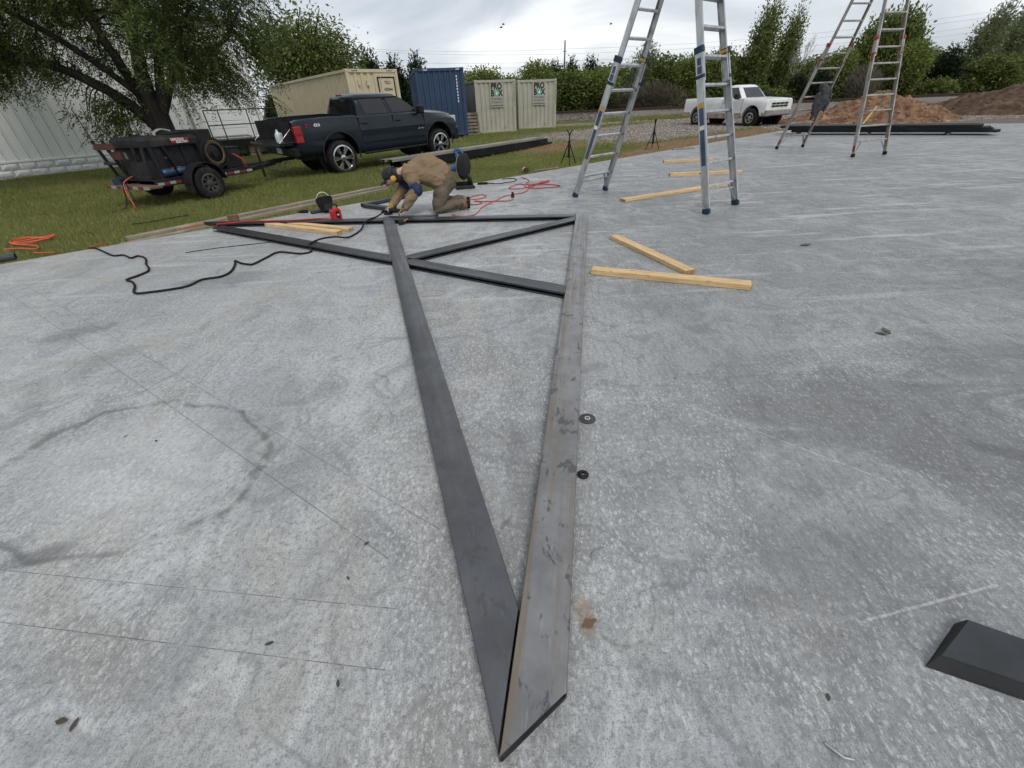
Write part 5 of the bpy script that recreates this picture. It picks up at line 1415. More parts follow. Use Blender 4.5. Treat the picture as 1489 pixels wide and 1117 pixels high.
# exhaust and clutter on the canopy, rear rack with red boards
MB().tube(smooth_path([(-.05, .1, 1.24), (-.02, .1, 1.30), (.12, .1, 1.34), (.30, .1, 1.30)], 4), .03, 8).build('exhaust', STEELM, trl, True)
MB().bx(.05, .32, -.3, -.05, 1.247, 1.29).build('tool_tray', BLACK, trl, bevel=.01)
rk = MB()
for (x, y) in ((-.93, .62), (-.93, .26)): rk.bar((x + .08, y - .02, .50), (x - .06, y, 1.22), .07, .05)
rk.bar((-.95, .66, .80), (-.95, .22, .80), .05, .05)
rk.bar((-.88, .66, .53), (-.88, -.6, .53), .06, .06)
rk.bar((-.85, -.2, .50), (-.74, -.2, 1.06), .07, .05); rk.bar((-.85, -.5, .50), (-.74, -.5, 1.06), .07, .05)
rk.build('rear_rack', DARKM, trl, bevel=.006)
MB().bar((-1.01, .58, 1.11), (-1.01, -.10, 1.11), .02, .11).build('red_board', REDP, trl)
MB().bar((-.96, .22, .95), (-.96, -.12, .95), .02, .14).build('red_board', REDP, trl)
MB().cyl((-1.0, .40, .412), (-1.0, .40, .52), .10, 14).build('cable_drum', NAVY, trl, True)
MB().tube([(-.85, .66, .5), (-1.0, .70, 1.75)], .008, 5).build('whip_antenna', BLACK, trl)

# cables hanging from the back of the trailer to the grass
bpy.context.view_layer.update()
mw = trl.matrix_world
def hang(pts, r_, mat, label, cat='cable'):
    w = [mw @ Vector(q) for q in pts]
    tag(MB().tube(smooth_path(w, 6), r_, 6).build('hanging_cable', mat, None, True), label, cat, 'cables at the back of the trailer')
hang([(-0.91, -.02, .56), (-1.13, -.04, .47), (-1.19, -.08, .25), (-1.21, -.16, .08), (-1.29, -.28, .015), (-1.41, -.40, .012)], .011, ORANGE, 'orange cable hanging off the trailer step onto the grass')
hang([(-0.91, .0, .57), (-1.13, .0, .47), (-1.21, .0, .2), (-1.31, -.04, .04), (-1.49, -.10, .012), (-1.8, -.2, .01)], .011, RUBBER, 'black cable hanging off the trailer and trailing away leftward')
hang([(-0.91, -.06, .56), (-1.13, -.12, .46), (-1.19, -.22, .2), (-1.22, -.36, .04), (-1.21, -.52, .012)], .009, RUBBER, 'thin black cable hanging off the trailer toward its wheel')

# ================================================================== STEEL
def steel_mat(name, a, b, streak, rough, metal, dark, light=None, dk=.75):
    m, p = new_mat(name)
    oi = _n(m, 'ShaderNodeObjectInfo')
    def oc(scale):                            # object coordinates, shifted differently on every beam
        ad = _n(m, 'ShaderNodeVectorMath'); ad.operation = 'ADD'
        _l(m, coords(m, scale), ad.inputs[0]); _l(m, mth(m, 'MULTIPLY', oi.outputs['Random'], 53.0), ad.inputs[1])
        return ad.outputs[0]
    v = oc((1, 1, 1))
    f = nz_tex(m, v, 5, 6, 0.65); s_ = nz_tex(m, oc((0.25, 6, 1)), 5, 5, 0.6); d = nz_tex(m, oc((1, 1.3, 1)), 8, 5, 0.7, 0.6)
    col = mixc(m, sstep(m, f, .3, .7), b, a)
    col = mixc(m, mth(m, 'MULTIPLY', sstep(m, s_, .45, .68), .75), col, streak)
    col = mixc(m, mth(m, 'MULTIPLY', sstep(m, d, .575, .625), dk), col, dark)
    if light: col = mixc(m, mth(m, 'MULTIPLY', sstep(m, nz_tex(m, coords(m, (.6, 4, 1)), 9, 6, .7), .60, .74), .6), col, light)
    _l(m, col, p.inputs['Base Color'])
    p.inputs['Metallic'].default_value = metal
    _l(m, sstep(m, s_, .3, .7, rough - .1, rough + .14), p.inputs['Roughness'])
    _l(m, bump(m, nz_tex(m, v, 60, 4, .6), .12, .002), p.inputs['Normal'])
    return m
ST_DARK = steel_mat('mill_scale_steel', (.062, .066, .073), (.034, .036, .041), (.048, .050, .056), .36, .5, (.020, .021, .024), (.085, .09, .10))
ST_MID = steel_mat('grey_mill_steel', (.115, .118, .125), (.075, .077, .083), (.095, .094, .096), .38, .45, (.055, .056, .06), (.15, .153, .16), .4)
ST_WORN = steel_mat('worn_steel', (.26, .26, .262), (.18, .178, .178), (.215, .165, .11), .38, .5, (.085, .088, .096), (.36, .37, .38), .85)
ST_SCALE_SHADE = M('steel_scale_shade', (.035, .036, .038), (.018, .018, .02), 9, .55, metal=.3)  # dark mill scale inside the tubes, with the shadow at their ends painted in
BW, BH = .163, .052
def lint(p, d, q, e):
    """line p+t d meets line q+s e (2-D): returns t"""
    den = d[0] * e[1] - d[1] * e[0]
    return ((q[0] - p[0]) * e[1] - (q[1] - p[1]) * e[0]) / den
def beam(name, parent, p0, p1, mat, cut0=None, cut1=None, w=BW, h=BH, z=0.002, label=None, open_side=0):
    p0, p1 = np.array(p0, float), np.array(p1, float)
    L = np.linalg.norm(p1 - p0); d = (p1 - p0) / L; n = np.array((-d[1], d[0]))
    c = .011; hw = w / 2
    sec = [(-hw, c), (-hw + c * .3, c * .3), (-hw + c, 0), (hw - c, 0), (hw - c * .3, c * .3), (hw, c), (hw, h - c), (hw - c * .3, h - c * .3), (hw - c, h), (-hw + c, h), (-hw + c * .3, h - c * .3), (-hw, h - c)]
    def xs(cut, base):
        out = []
        for y, zz in sec:
            if cut is None: out.append(base)
            else: out.append(lint(p0 + n * y, d, cut[0], np.array(cut[1]) - np.array(cut[0])))
        return out
    th = .005
    if open_side:                              # C section, mouth towards open_side (+1 / -1 in local y)
        q = open_side; lipc = .016
        sec = [(-q * hw, 0), (q * hw, 0), (q * hw, lipc), (q * (hw - th), lipc), (q * (hw - th), th), (-q * (hw - th), th), (-q * (hw - th), h - th), (q * (hw - th), h - th), (q * (hw - th), h - lipc), (q * hw, h - lipc), (q * hw, h), (-q * hw, h)]
    a, b = xs(cut0, 0.0), xs(cut1, L)
    mb = MB()
    if open_side:
        mb.loft([[(e_[i], sec[i][0], sec[i][1]) for i in range(len(sec))] for e_ in (a, b)])
    else:
        n_ = len(sec)
        inn = [(y * (1 - th / hw), th + (zz / h) * (h - 2 * th)) for y, zz in sec]
        mb.v = [(e_[i], s_[i][0], s_[i][1]) for e_ in (a, b) for s_ in (sec, inn) for i in range(n_)]
        for i in range(n_):
            j = (i + 1) % n_
            mb.f += [(i, j, 2 * n_ + j, 2 * n_ + i), (n_ + j, n_ + i, 3 * n_ + i, 3 * n_ + j), (i, n_ + i, n_ + j, j), (2 * n_ + i, 2 * n_ + j, 3 * n_ + j, 3 * n_ + i)]
    me = mb.mesh(name, True)
    o = link(name, me, mat, parent)
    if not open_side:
        me.materials.append(ST_SCALE_SHADE)
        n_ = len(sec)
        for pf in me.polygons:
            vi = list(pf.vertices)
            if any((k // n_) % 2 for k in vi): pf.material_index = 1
    M_ = Matrix.Translation((p0[0], p0[1], z)) @ Matrix.Rotation(math.atan2(d[1], d[0]), 4, 'Z')
    o.matrix_local = (Matrix.Translation(-Vector(parent.location)) if parent is not None else Matrix()) @ M_
    if label: o['label'] = label
    return o
tru = empty('steel_truss', (0, 3.2, 0), 0, 'flat steel truss laid out on the slab with a long pointed V', 'steel truss')
uR = np.array((.187, .9824)); nR = np.array((.9824, -.187)); uL = np.array((-.272, .9623)); nL = np.array((.9623, .272))
R_c = nR * -.053; L_c = nL * .089
lineRl = (nR * -.1355, nR * -.1355 + uR); lineLl = (nL * .0065, nL * .0065 + uL); lineLr = (nL * .1715, nL * .1715 + uL)
uM = np.array((.8397, -.543)); nM = np.array((.543, .8397)); M_c = nM * 3.085
uT = np.array((.9934, -.115)); nT = np.array((.115, .9934)); T_c = nT * 6.165
lineTlo = (nT * 6.08, nT * 6.08 + uT); lineMup = (nM * 3.168, nM * 3.168 + uM)
uD = np.array((.823, .568)); nD = np.array((-.568, .823)); D_c = nD * 4.295
tipcut = ((-.084, .301), (.119, .441))
gapR = (lineRl[0] - nR * .004, lineRl[1] - nR * .004); gapLl = (lineLl[0] - nL * .004, lineLl[1] - nL * .004); gapLr = (lineLr[0] + nL * .004, lineLr[1] + nL * .004)
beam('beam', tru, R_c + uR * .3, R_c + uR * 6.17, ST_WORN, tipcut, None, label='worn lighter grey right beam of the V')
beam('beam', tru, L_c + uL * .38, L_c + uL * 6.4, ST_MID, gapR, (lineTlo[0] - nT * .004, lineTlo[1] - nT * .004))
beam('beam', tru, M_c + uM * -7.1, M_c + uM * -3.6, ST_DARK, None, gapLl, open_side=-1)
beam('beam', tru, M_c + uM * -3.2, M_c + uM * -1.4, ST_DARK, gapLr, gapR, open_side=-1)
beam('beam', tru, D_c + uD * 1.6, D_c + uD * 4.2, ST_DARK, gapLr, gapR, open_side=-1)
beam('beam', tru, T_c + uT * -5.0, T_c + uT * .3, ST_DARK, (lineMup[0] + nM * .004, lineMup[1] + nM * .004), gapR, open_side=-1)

# tack welds along the butt joints
BEAD = M('weld_bead', (.20, .19, .18), (.09, .085, .08), 40, .45, metal=.6, bmp=.8)
for (c_, n_, u_, cut, a0) in ((M_c, nM, uM, gapLl, 0), (M_c, nM, uM, gapLr, 0), (M_c, nM, uM, gapR, 0), (D_c, nD, uD, gapR, 0), (T_c, nT, uT, gapR, 0)):
    pts = []
    for k in range(13):
        y = (-.5 + k / 12) * BW * .86
        b_ = c_ + n_ * y; t_ = lint(b_, u_, cut[0], np.array(cut[1]) - np.array(cut[0])); q = b_ + u_ * t_
        pts.append((q[0], q[1] - 3.2, BH + .001))
    MB().tube(pts, [.006 + .002 * (k % 2) for k in range(13)], 6).build('weld_bead', BEAD, tru, 'all')

# L shaped tube frame and offcuts by the worker
lf = empty('steel_corner_frame', (-2.42, 7.75, 0), 0, 'dark square tube corner frame lying beyond the kneeling worker', 'steel frame')
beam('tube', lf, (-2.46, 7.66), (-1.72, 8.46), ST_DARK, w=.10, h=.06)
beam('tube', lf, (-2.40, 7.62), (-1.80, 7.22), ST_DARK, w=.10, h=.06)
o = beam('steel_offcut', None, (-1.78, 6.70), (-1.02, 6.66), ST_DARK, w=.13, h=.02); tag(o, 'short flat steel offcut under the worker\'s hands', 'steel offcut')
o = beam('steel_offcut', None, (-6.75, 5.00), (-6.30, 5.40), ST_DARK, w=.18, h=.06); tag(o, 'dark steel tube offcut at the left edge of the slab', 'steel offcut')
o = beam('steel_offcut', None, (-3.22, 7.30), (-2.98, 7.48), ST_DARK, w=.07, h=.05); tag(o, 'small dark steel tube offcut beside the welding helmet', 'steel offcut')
# plate with a turned down edge, bottom right
pl = empty('steel_plate', (1.40, 0.45, 0), 0, 'black bent steel plate lying at the lower right of the slab', 'steel plate')
def off(P, z): return [(x - 1.40, y - .45, z) for x, y in P]
PLM = M('plate_black', (.050, .053, .058), (.030, .032, .035), 4, .45, metal=.3)
MB().loft([off([(1.205, .487), (1.372, .578), (1.90, .285), (1.78, .215)], .030), off([(1.210, .487), (1.372, .576), (1.90, .285), (1.78, .217)], .035)]).build('plate', PLM, pl)
MB().loft([off([(1.165, .472), (1.168, .470), (1.760, .195), (1.757, .199)], .002), off([(1.205, .487), (1.209, .484), (1.782, .214), (1.778, .218)], .031)]).build('turned_edge', BLACK, pl)
MB().loft([off([(1.165, .472), (1.352, .582), (1.356, .580), (1.170, .470)], .002), off([(1.205, .488), (1.370, .579), (1.374, .577), (1.210, .486)], .031)]).build('turned_edge', BLACK, pl)

# stacks of purlins
PURL = M('purlin_black', (.018, .019, .021), (.010, .011, .012), 5, .6, metal=.1, stretch=(.2, 1, 1), grime=(.03, .031, .034), spec=.15)
PTOP = M('purlin_top', (.26, .24, .215), (.17, .155, .135), 6, .6, stretch=(.15, 1, 1), grime=(.10, .09, .08))
def cee(L, w=.064, h=.20, t=.004, lip=.02):
    pr = [(0, 0), (w, 0), (w, lip), (w - t, lip), (w - t, t), (t, t), (t, h - t), (w - t, h - t), (w - t, h - lip), (w, h - lip), (w, h), (0, h)]
    mb = MB(); mb.loft([[(x, a, b) for a, b in pr] for x in (0, L)]); return mb
def purlin_stack(p0, p1, z, rows, label, group):
    a, b = np.array(p0), np.array(p1); L = float(np.linalg.norm(b - a))
    root = empty('purlin_stack', (p0[0], p0[1], z), math.atan2(b[1] - a[1], b[0] - a[0]), label, 'steel purlins', group)
    me = cee(L).mesh('purlin'); me.materials.append(PURL)
    me2 = cee(L).mesh('purlin_face_up'); me2.materials.append(PTOP)
    zz = 0.0
    for i, (n, flat, dx) in enumerate(rows):
        for k in range(n):
            o = link('purlin', me2 if flat == 2 else me, None, root)
            j = dx + random.uniform(-.06, .06)
            if flat: o.matrix_local = Matrix.Translation((j, k * .215, zz + .066)) @ Matrix.Rotation(R(-90), 4, 'X')
            else: o.matrix_local = Matrix.Translation((j, k * .072, zz))
        zz += .07 if flat else .205
    for xx in (.6, L * .5, L - .7):
        MB().bx(xx, xx + .09, .02, .62, -.07, -.002).build('dunnage', WOOD_G, root)
    return root
purlin_stack((-2.62, 13.1), (2.05, 18.9), -0.02, [(4, 1, 0), (3, 1, -.22), (3, 1, -.30), (2, 2, -.6)], 'stack of long dark steel purlins on the grass behind the kneeling worker', None)
purlin_stack((10.5, 17.75), (14.75, 14.33), .075, [(4, 1, .45), (4, 1, .25), (4, 1, .05)], 'low stack of long dark steel purlins on the far right of the slab', None)

# ================================================================== LUMBER
def pine_mat():
    m, p = new_mat('pine_2x4')
    g = nz_tex(m, coords(m, (.35, 9, 9)), 6, 5, .65, .8)
    col = mixc(m, sstep(m, g, .32, .66), (.46, .29, .13), (.70, .51, .28))
    vo = _n(m, 'ShaderNodeTexVoronoi'); vo.inputs['Scale'].default_value = 5.5
    _l(m, coords(m, (.8, 1.6, 1.0)), vo.inputs['Vector'])
    col = mixc(m, sstep(m, vo.outputs['Distance'], .16, .07), col, (.20, .095, .04))
    col = mixc(m, mth(m, 'MULTIPLY', sstep(m, nz_tex(m, coords(m, (1, 3, 3)), 9, 5, .7), .56, .68), .75), col, (.26, .17, .10))
    _l(m, col, p.inputs['Base Color']); p.inputs['Roughness'].default_value = .75
    _l(m, bump(m, g, .35, .003), p.inputs['Normal'])
    return m
PINE = pine_mat()
PINED = M('weathered_board', (.30, .25, .19), (.19, .155, .12), 3, .85, stretch=(.4, 6, 6), bmp=.4, grime=(.38, .33, .26), gscale=2)
ENDG = M('pine_end', (.42, .25, .11), (.30, .17, .075), 30, .85)
def lumber(p0, p1, label, mat=PINE, w=.089, h=.038, z=.001, tilt=0.0, name='lumber', cat='lumber', z1=None):
    p0, p1 = Vector((p0[0], p0[1], z)), Vector((p1[0], p1[1], z if z1 is None else z1))
    d = p1 - p0; L = d.length
    root = empty(name, p0, 0, label, cat, 'loose lumber', rot=(tilt, -math.asin(d.z / L), math.atan2(d.y, d.x)))
    nseg = 6
    mb = MB()
    secs = []
    for i in range(nseg + 1):
        j = random.uniform(-.0015, .0015); x = .004 + (L - .008) * i / nseg
        secs.append([(x, -w / 2 + j, 0), (x, w / 2 + j, 0), (x, w / 2 + j, h), (x, -w / 2 + j, h)])
    mb.loft(secs); mb.build('board', mat, root, bevel=.003)
    for xx in (.0, L - .004): MB().bx(xx, xx + .004, -w / 2 + .002, w / 2 - .002, .002, h - .002).build('end_grain', ENDG if mat is PINE else mat, root)
    return root
lumber((1.315, 5.02), (1.735, 3.70), 'short pine two by four, farther of the pair right of the truss', w=.11, h=.042)
lumber((.83, 3.87), (2.10, 3.30), 'short pine two by four, nearer of the pair right of the truss', w=.11, h=.05)
lumber((1.95, 7.12), (4.15, 8.12), 'long pine board lying behind the near ladder foot, pointing away', w=.14)
lumber((3.51, 9.42), (4.99, 9.33), 'pine board with black marks lying crosswise behind the near ladder', h=.06)
lumber((4.08, 11.50), (5.30, 11.42), 'pine board lying crosswise, second farthest behind the near ladder', h=.06)
lumber((5.32, 14.36), (6.05, 14.47), 'short dark weathered board near the slab edge, farthest behind the ladder', PINED, h=.04)
lumber((-3.60, 6.56), (-2.27, 5.84), 'pine two by four inside the truss, nearer of two side by side', w=.10, h=.05)
lumber((-3.35, 6.60), (-2.16, 6.00), 'pine two by four inside the truss, farther of two side by side', w=.10, h=.045)
lumber((-5.62, 6.20), (-2.60, 10.15), 'long grey weathered board on the grass edge, nearer the slab', PINED, w=.10, h=.05, z=-.115)
lumber((-5.80, 6.55), (-2.66, 10.52), 'long grey weathered board on the grass edge, farther from the slab', PINED, w=.14, h=.06, z=-.115)
lumber((16.05, 20.9), (16.75, 21.35), 'pale stick leaning up against the sandy dirt pile', PINE, w=.05, h=.03, z=-.06, z1=.62, name='wooden_stick', cat='stick')
lumber((.85, 11.95), (1.55, 12.35), 'pale thin stick on the grass beside the red reel', PINED, w=.03, h=.02, z=-.10, name='wooden_stick', cat='stick')
bk = empty('wood_block', (-4.36, 7.02, 0), .3, 'small brown wood block at the far corner of the truss', 'wood block')
MB().bx(-.07, .07, -.045, .045, -.0, .10).build('block', M('brown_block', (.20, .11, .055), (.13, .07, .035), 8, .8, bmp=.3), bk, bevel=.004)
for q in range(4): MB().bx(.60 + q * .04, .63 + q * .04, -.0455, -.0448, .02, .045).build('ink_mark', INK, [o for o in bpy.data.objects if o.get('label', '').startswith('pine board with black')][0])
# ================================================================== LADDERS
LBLU = M('ladder_label', (.016, .045, .10), (.06, .08, .12), 8, .5)
def a_ladder(name, feet, H, rail, accent, foot_mat, label, style):
    (a1, a2), (b1, b2) = feet
    a1, a2, b1, b2 = (Vector((*q, 0)) for q in (a1, a2, b1, b2))
    ctr = (a1 + a2 + b1 + b2) / 4
    root = empty(name, ctr, 0, label, 'ladder', 'A-frame ladders')
    acr = ((a2 - a1) + (b2 - b1)).normalized()
    for (f1, f2) in ((a1, a2), (b1, b2)):
        mid = (f1 + f2) / 2; hw0 = (f2 - f1).length / 2
        apex = Vector((ctr.x, ctr.y, H))
        up = (apex - mid); Ls = up.length; up.normalize()
        ac = (f2 - f1).normalized()
        out = ac.cross(up).normalized()
        def hw(s): return hw0 + (hw0 * .56 - hw0) * s / Ls
        def pt(s, sg, io=0.0, oo=0.0): return mid - ctr + up * s + ac * (sg * (hw(s) - io)) + out * oo
        sj = style['join']
        for sg in (-1, 1):
            def channel(s0, s1, wid, th, io, nm):
                """open channel rail: web across 'out', flanges turned inwards"""
                mb = MB(); secs = []
                for s_ in (s0, s1):
                    c = pt(s_, sg, io)
                    inn = -ac * sg
                    prof = [(0, -wid / 2), (th, -wid / 2), (th, -wid / 2 + .004), (.004, -wid / 2 + .004), (.004, wid / 2 - .004), (th, wid / 2 - .004), (th, wid / 2), (0, wid / 2)]
                    secs.append([c + inn * u_ + out * v_ for u_, v_ in prof])
                mb.loft(secs)
                return mb.build(nm, rail, root)
            lo = channel(.05, sj, style['w0'], .032, 0.0, 'outer_rail')
            channel(sj - .35, Ls - .05, style['w1'], .028, .036, 'inner_rail')
            ft = MB(); ft.bar(pt(.0, sg, .014), pt(.075, sg, .014), style['w0'] + .012, .05, ac); ft.build('foot', foot_mat, root, bevel=.01)
            cl = MB(); cl.bar(pt(sj - .05, sg, .016), pt(sj + .02, sg, .016), style['w0'] + .02, .055, ac); cl.build('rail_collar', accent, root, bevel=.006)
            cl = MB(); cl.bar(pt(sj - .32, sg, .016), pt(sj - .28, sg, .016), style['w0'] + .012, .045, ac); cl.build('rail_collar', accent, root, bevel=.006)
            for (s0, s1, mt_, wf) in style['labels']:
                lb = MB(); lb.bar(pt(s0, sg, -.0015), pt(s1, sg, -.0015), style['w0'] * wf, .002, ac); lb.build('label', mt_, lo)
        n = int((Ls - .1) / .305)
        for k in range(n):
            s_ = .34 + k * .305
            if s_ > Ls - .12: break
            io = .004 if s_ < sj - .1 else .040
            rg = MB(); rg.bar(pt(s_, -1, io), pt(s_, 1, io), .078 if s_ > sj - .1 else .042, .032, up)
            rg.build('rung', rail, root, bevel=.005)
            if style['tape'] and abs(s_ - sj - .05) < .16:
                for sg in (-1, 1):
                    tp = MB(); tp.bar(pt(s_ + .05, sg, .048), pt(s_ + .085, sg, .048), style['w1'] + .01, .04, ac); tp.build('strap', YELLOW, root)
        for sg in (-1, 1):                   # gusset braces of the lowest rung
            MB().bar(pt(.08, sg, .03), pt(.31, sg, .17), .032, .010).build('brace', rail, root)
        if style['second']:
            MB().bar(pt(.26, -1, .05), pt(.26, 1, .05), .036, .02, up).build('brace_bar', rail, root)
    MB().cyl(Vector((0, 0, H)) - acr * .34, Vector((0, 0, H)) + acr * .34, .045, 16).build('hinge', accent, root, True)
    return root
a_ladder('ladder', (((2.84, 5.98), (3.507, 6.484)), ((1.243, 7.655), (1.894, 8.16))), 3.75, ALU, NAVY, NAVY,
         'tall bright aluminium A-frame ladder with blue feet in mid slab', dict(join=1.95, w0=.098, w1=.084, tape=True, second=True,
         labels=[(.62, 1.05, LBLU, .62), (1.052, 1.10, WHITE, .62), (1.103, 1.30, LBLU, .62), (1.302, 1.36, YELLOW, .8), (1.68, 1.76, LBLU, .6), (1.77, 1.85, LBLU, .5)]))
LREDM = M('ladder_red', (.32, .03, .025), (.22, .02, .018), 8, .5)
a_ladder('ladder', (((8.416, 10.88), (9.364, 11.08)), ((7.925, 13.27), (8.816, 13.458))), 4.6, ALUW, LREDM, RUBBER,
         'tall worn aluminium A-frame ladder with red clips at far right', dict(join=2.35, w0=.075, w1=.066, tape=False, second=False,
         labels=[(.12, .24, LREDM, .7), (1.9, 2.05, LREDM, .6)]))

# ---- jacket hung over a rung of the far ladder
CLOTH = M('grey_jacket_cloth', (.060, .062, .066), (.035, .036, .040), 14, .9, bmp=.5, bscale=40)
jk = empty('jacket', (8.52, 12.98, 0), math.atan2(.188, .891), 'dark grey jacket draped over a rung of the far ladder', 'jacket')
blob('fabric', [[(-.02, -.02, 1.30, .085), (.06, -.05, 1.22, .12), (.05, -.08, 1.02, .13), (.0, -.09, .86, .10), (-.08, -.08, .70, .06), (-.13, -.07, .58, .02)], [(.10, .05, 1.28, .08), (.14, .07, 1.08, .09), (.13, .07, .92, .06)],
               [(-.02, -.02, 1.30, .08), (.10, .03, 1.30, .08)], [(-.10, -.06, 1.12, .06), (-.12, -.07, .92, .07), (-.13, -.07, .74, .04)]], CLOTH, jk, .011, 3, .014, 8)
blob('sleeve', [[(.15, -.10, 1.22, .065), (.20, -.12, 1.06, .062), (.19, -.12, .92, .058), (.16, -.11, .80, .05)]], CLOTH, jk, .011, 2, .014, 12)
jk.location.z = .12

# ---- pipe stands
def stand(x, y, z, h, rz, label):
    o = empty('pipe_stand', (x, y, z), rz, label, 'pipe stand', 'black tripod pipe stands')
    MB().tube([(0, 0, .18), (0, 0, h * .68)], .032, 10).build('column', BLACK, o, True)
    MB().tube([(0, 0, h * .5), (0, 0, h * .86)], .018, 8).build('screw', BLACKG, o, True)
    MB().tube([(-.05, 0, h * .67), (.07, 0, h * .69)], .012, 6).build('height_handle', BLACK, o)
    for k in range(3):
        a = 2 * math.pi * k / 3 + .3
        MB().tube([(math.cos(a) * .025, math.sin(a) * .025, h * .60), (math.cos(a) * .25, math.sin(a) * .25, .005)], .013, 7).build('leg', BLACK, o, True)
        b = a + 2 * math.pi / 3
        MB().tube([(math.cos(a) * .15, math.sin(a) * .15, h * .25), (math.cos(b) * .15, math.sin(b) * .15, h * .25)], .008, 6).build('leg_brace', BLACK, o)
    v_ = MB(); v_.bar((0, 0, h * .86), (-.085, 0, h), .035, .02); v_.bar((0, 0, h * .86), (.085, 0, h), .035, .02); v_.bx(-.03, .03, -.02, .02, h * .84, h * .87)
    v_.build('vee_head', BLACK, o)
stand(1.90, 12.95, -.115, .86, .2, 'black tripod pipe stand at the slab edge left of the ladder')
stand(5.02, 15.4, -.07, .86, 1.0, 'black tripod pipe stand farther off between the ladder legs')

# ================================================================== WORKER
TANJ = M('tan_jacket', (.25, .178, .112), (.205, .145, .09), 2.5, .95, bmp=.25, bscale=160, spec=.1)
TANP = M('olive_tan_trousers', (.17, .145, .105), (.105, .088, .062), 3, .95, bmp=.25, bscale=160, grime=(.085, .068, .048), gscale=3, spec=.1)
SKIN = M('skin', (.52, .31, .22), (.44, .25, .17), 12, .6)
BLUES = M('blue_sleeve_cloth', (.012, .026, .095), (.008, .016, .06), 12, .8, bmp=.4)
GLOVE = M('yellow_glove_leather', (.46, .29, .07), (.26, .16, .04), 14, .85, bmp=.5, grime=(.05, .04, .03), gscale=9, glo=.48, ghi=.62)
BOOT = M('tan_boot_leather', (.22, .125, .06), (.14, .08, .04), 9, .75, bmp=.3)
HOOD = M('black_cap_cloth', (.022, .022, .024), (.013, .013, .014), 14, .85, bmp=.3)
MASK = M('respirator_grey', (.16, .15, .15), (.09, .085, .085), 8, .6)
per = empty('person', (-1.15, 7.05, 0), 0, 'kneeling worker in tan jacket and black hood grinding steel on the slab', 'person')
O_ = Vector(per.location)
def ch(*pts): return [(x - O_.x, y - O_.y, z, r_) for x, y, z, r_ in pts]
hipN, hipF = (-.85, 6.94, .44), (-.85, 7.14, .44)
kneN, kneF = (-1.03, 6.86, .082), (-1.07, 7.28, .082)
ankN, ankF = (-.68, 7.02, .105), (-.70, 7.36, .105)
shN, shF = (-1.40, 6.88, .60), (-1.45, 7.24, .59)
elN, elF = (-1.30, 6.76, .375), (-1.60, 7.24, .34)
wrN, wrF = (-1.50, 6.72, .155), (-1.74, 6.93, .16)
hdN, hdF = (-1.56, 6.70, .11), (-1.79, 6.82, .115)
blob('body', [ch((-.92, 7.04, .48, .09), (-1.10, 7.05, .63, .11), (-1.38, 7.06, .62, .10), (-1.52, 7.06, .61, .055), (-1.64, 7.06, .545, .075)),
              ch((-1.69, 7.06, .535, .088), (-1.74, 7.06, .48, .075)),
              ch((-.90, 6.95, .42, .07), (*kneN, .055), (*ankN, .04), (-.60, 7.03, .04, .035)), ch((-.90, 7.13, .42, .07), (*kneF, .055), (*ankF, .04), (-.62, 7.37, .04, .035)),
              ch((*shN, .055), (*elN, .04), (*wrN, .03), (*hdN, .03)), ch((*shF, .055), (*elF, .04), (*wrF, .03), (*hdF, .03)), ch((-1.38, 7.06, .62, .10), (*shN, .05)), ch((-1.38, 7.06, .62, .10), (*shF, .05))],
     SKIN, per, .014, 3)
blob('jacket', [ch((-.91, 7.04, .44, .165), (-.96, 7.05, .535, .188), (-1.12, 7.05, .645, .190), (-1.30, 7.06, .605, .170), (-1.47, 7.06, .555, .100)),
                ch((-.92, 6.95, .45, .145), (-1.34, 6.92, .60, .125), (*shN, .110), (-1.345, 6.80, .50, .094), (*elN, .080)),
                ch((-.92, 7.13, .45, .145), (-1.38, 7.20, .60, .125), (*shF, .105), (-1.54, 7.26, .48, .092), (*elF, .078)),
                ch((*elN, .082), (-1.42, 6.73, .255, .078), (*wrN, .062)), ch((*elF, .080), (-1.67, 7.08, .25, .076), (*wrF, .060))], TANJ, per, .011, 2, .017, 7)
blob('jacket_collar', [ch((-1.47, 7.00, .66, .035), (-1.50, 6.97, .60, .035), (-1.50, 7.00, .54, .03)), ch((-1.47, 7.00, .66, .035), (-1.48, 7.10, .67, .035), (-1.50, 7.15, .60, .035))], TANJ, per, .010, 2, .006, 20)
blob('waist_gap_shade', [ch((-1.10, 6.98, .46, .10), (-.92, 6.98, .40, .10)), ch((-1.10, 7.10, .46, .10), (-.92, 7.10, .40, .10))], HOOD, per, .014, 2)  # black filler between torso and thighs, the gap's shadow put into its colour
blob('trousers', [ch((-.95, 7.04, .52, .135), (-.87, 7.04, .44, .150)), ch((-.86, 7.04, .42, .140), (*hipN, .132), (-.95, 6.88, .29, .122), (-1.02, 6.86, .13, .098), (*kneN, .080)), ch((*kneN, .080), (-.86, 6.94, .10, .082), (*ankN, .070)),
                  ch((-.86, 7.04, .42, .140), (*hipF, .132), (-.97, 7.22, .29, .120), (-1.05, 7.27, .13, .098), (*kneF, .080)), ch((*kneF, .080), (-.88, 7.32, .10, .082), (*ankF, .070))], TANP, per, .011, 2, .013, 9)
for (el, sh, nm) in ((elN, shN, 'N'), (elF, shF, 'F')):
    e_, s_ = Vector(el), Vector(sh)
    d = (s_ - e_)
    blob('sleeve_pad', [ch((*(e_ - d * .03), .090), (*(e_ + d * .20), .096))], BLUES, per, .009, 2, .006, 16)
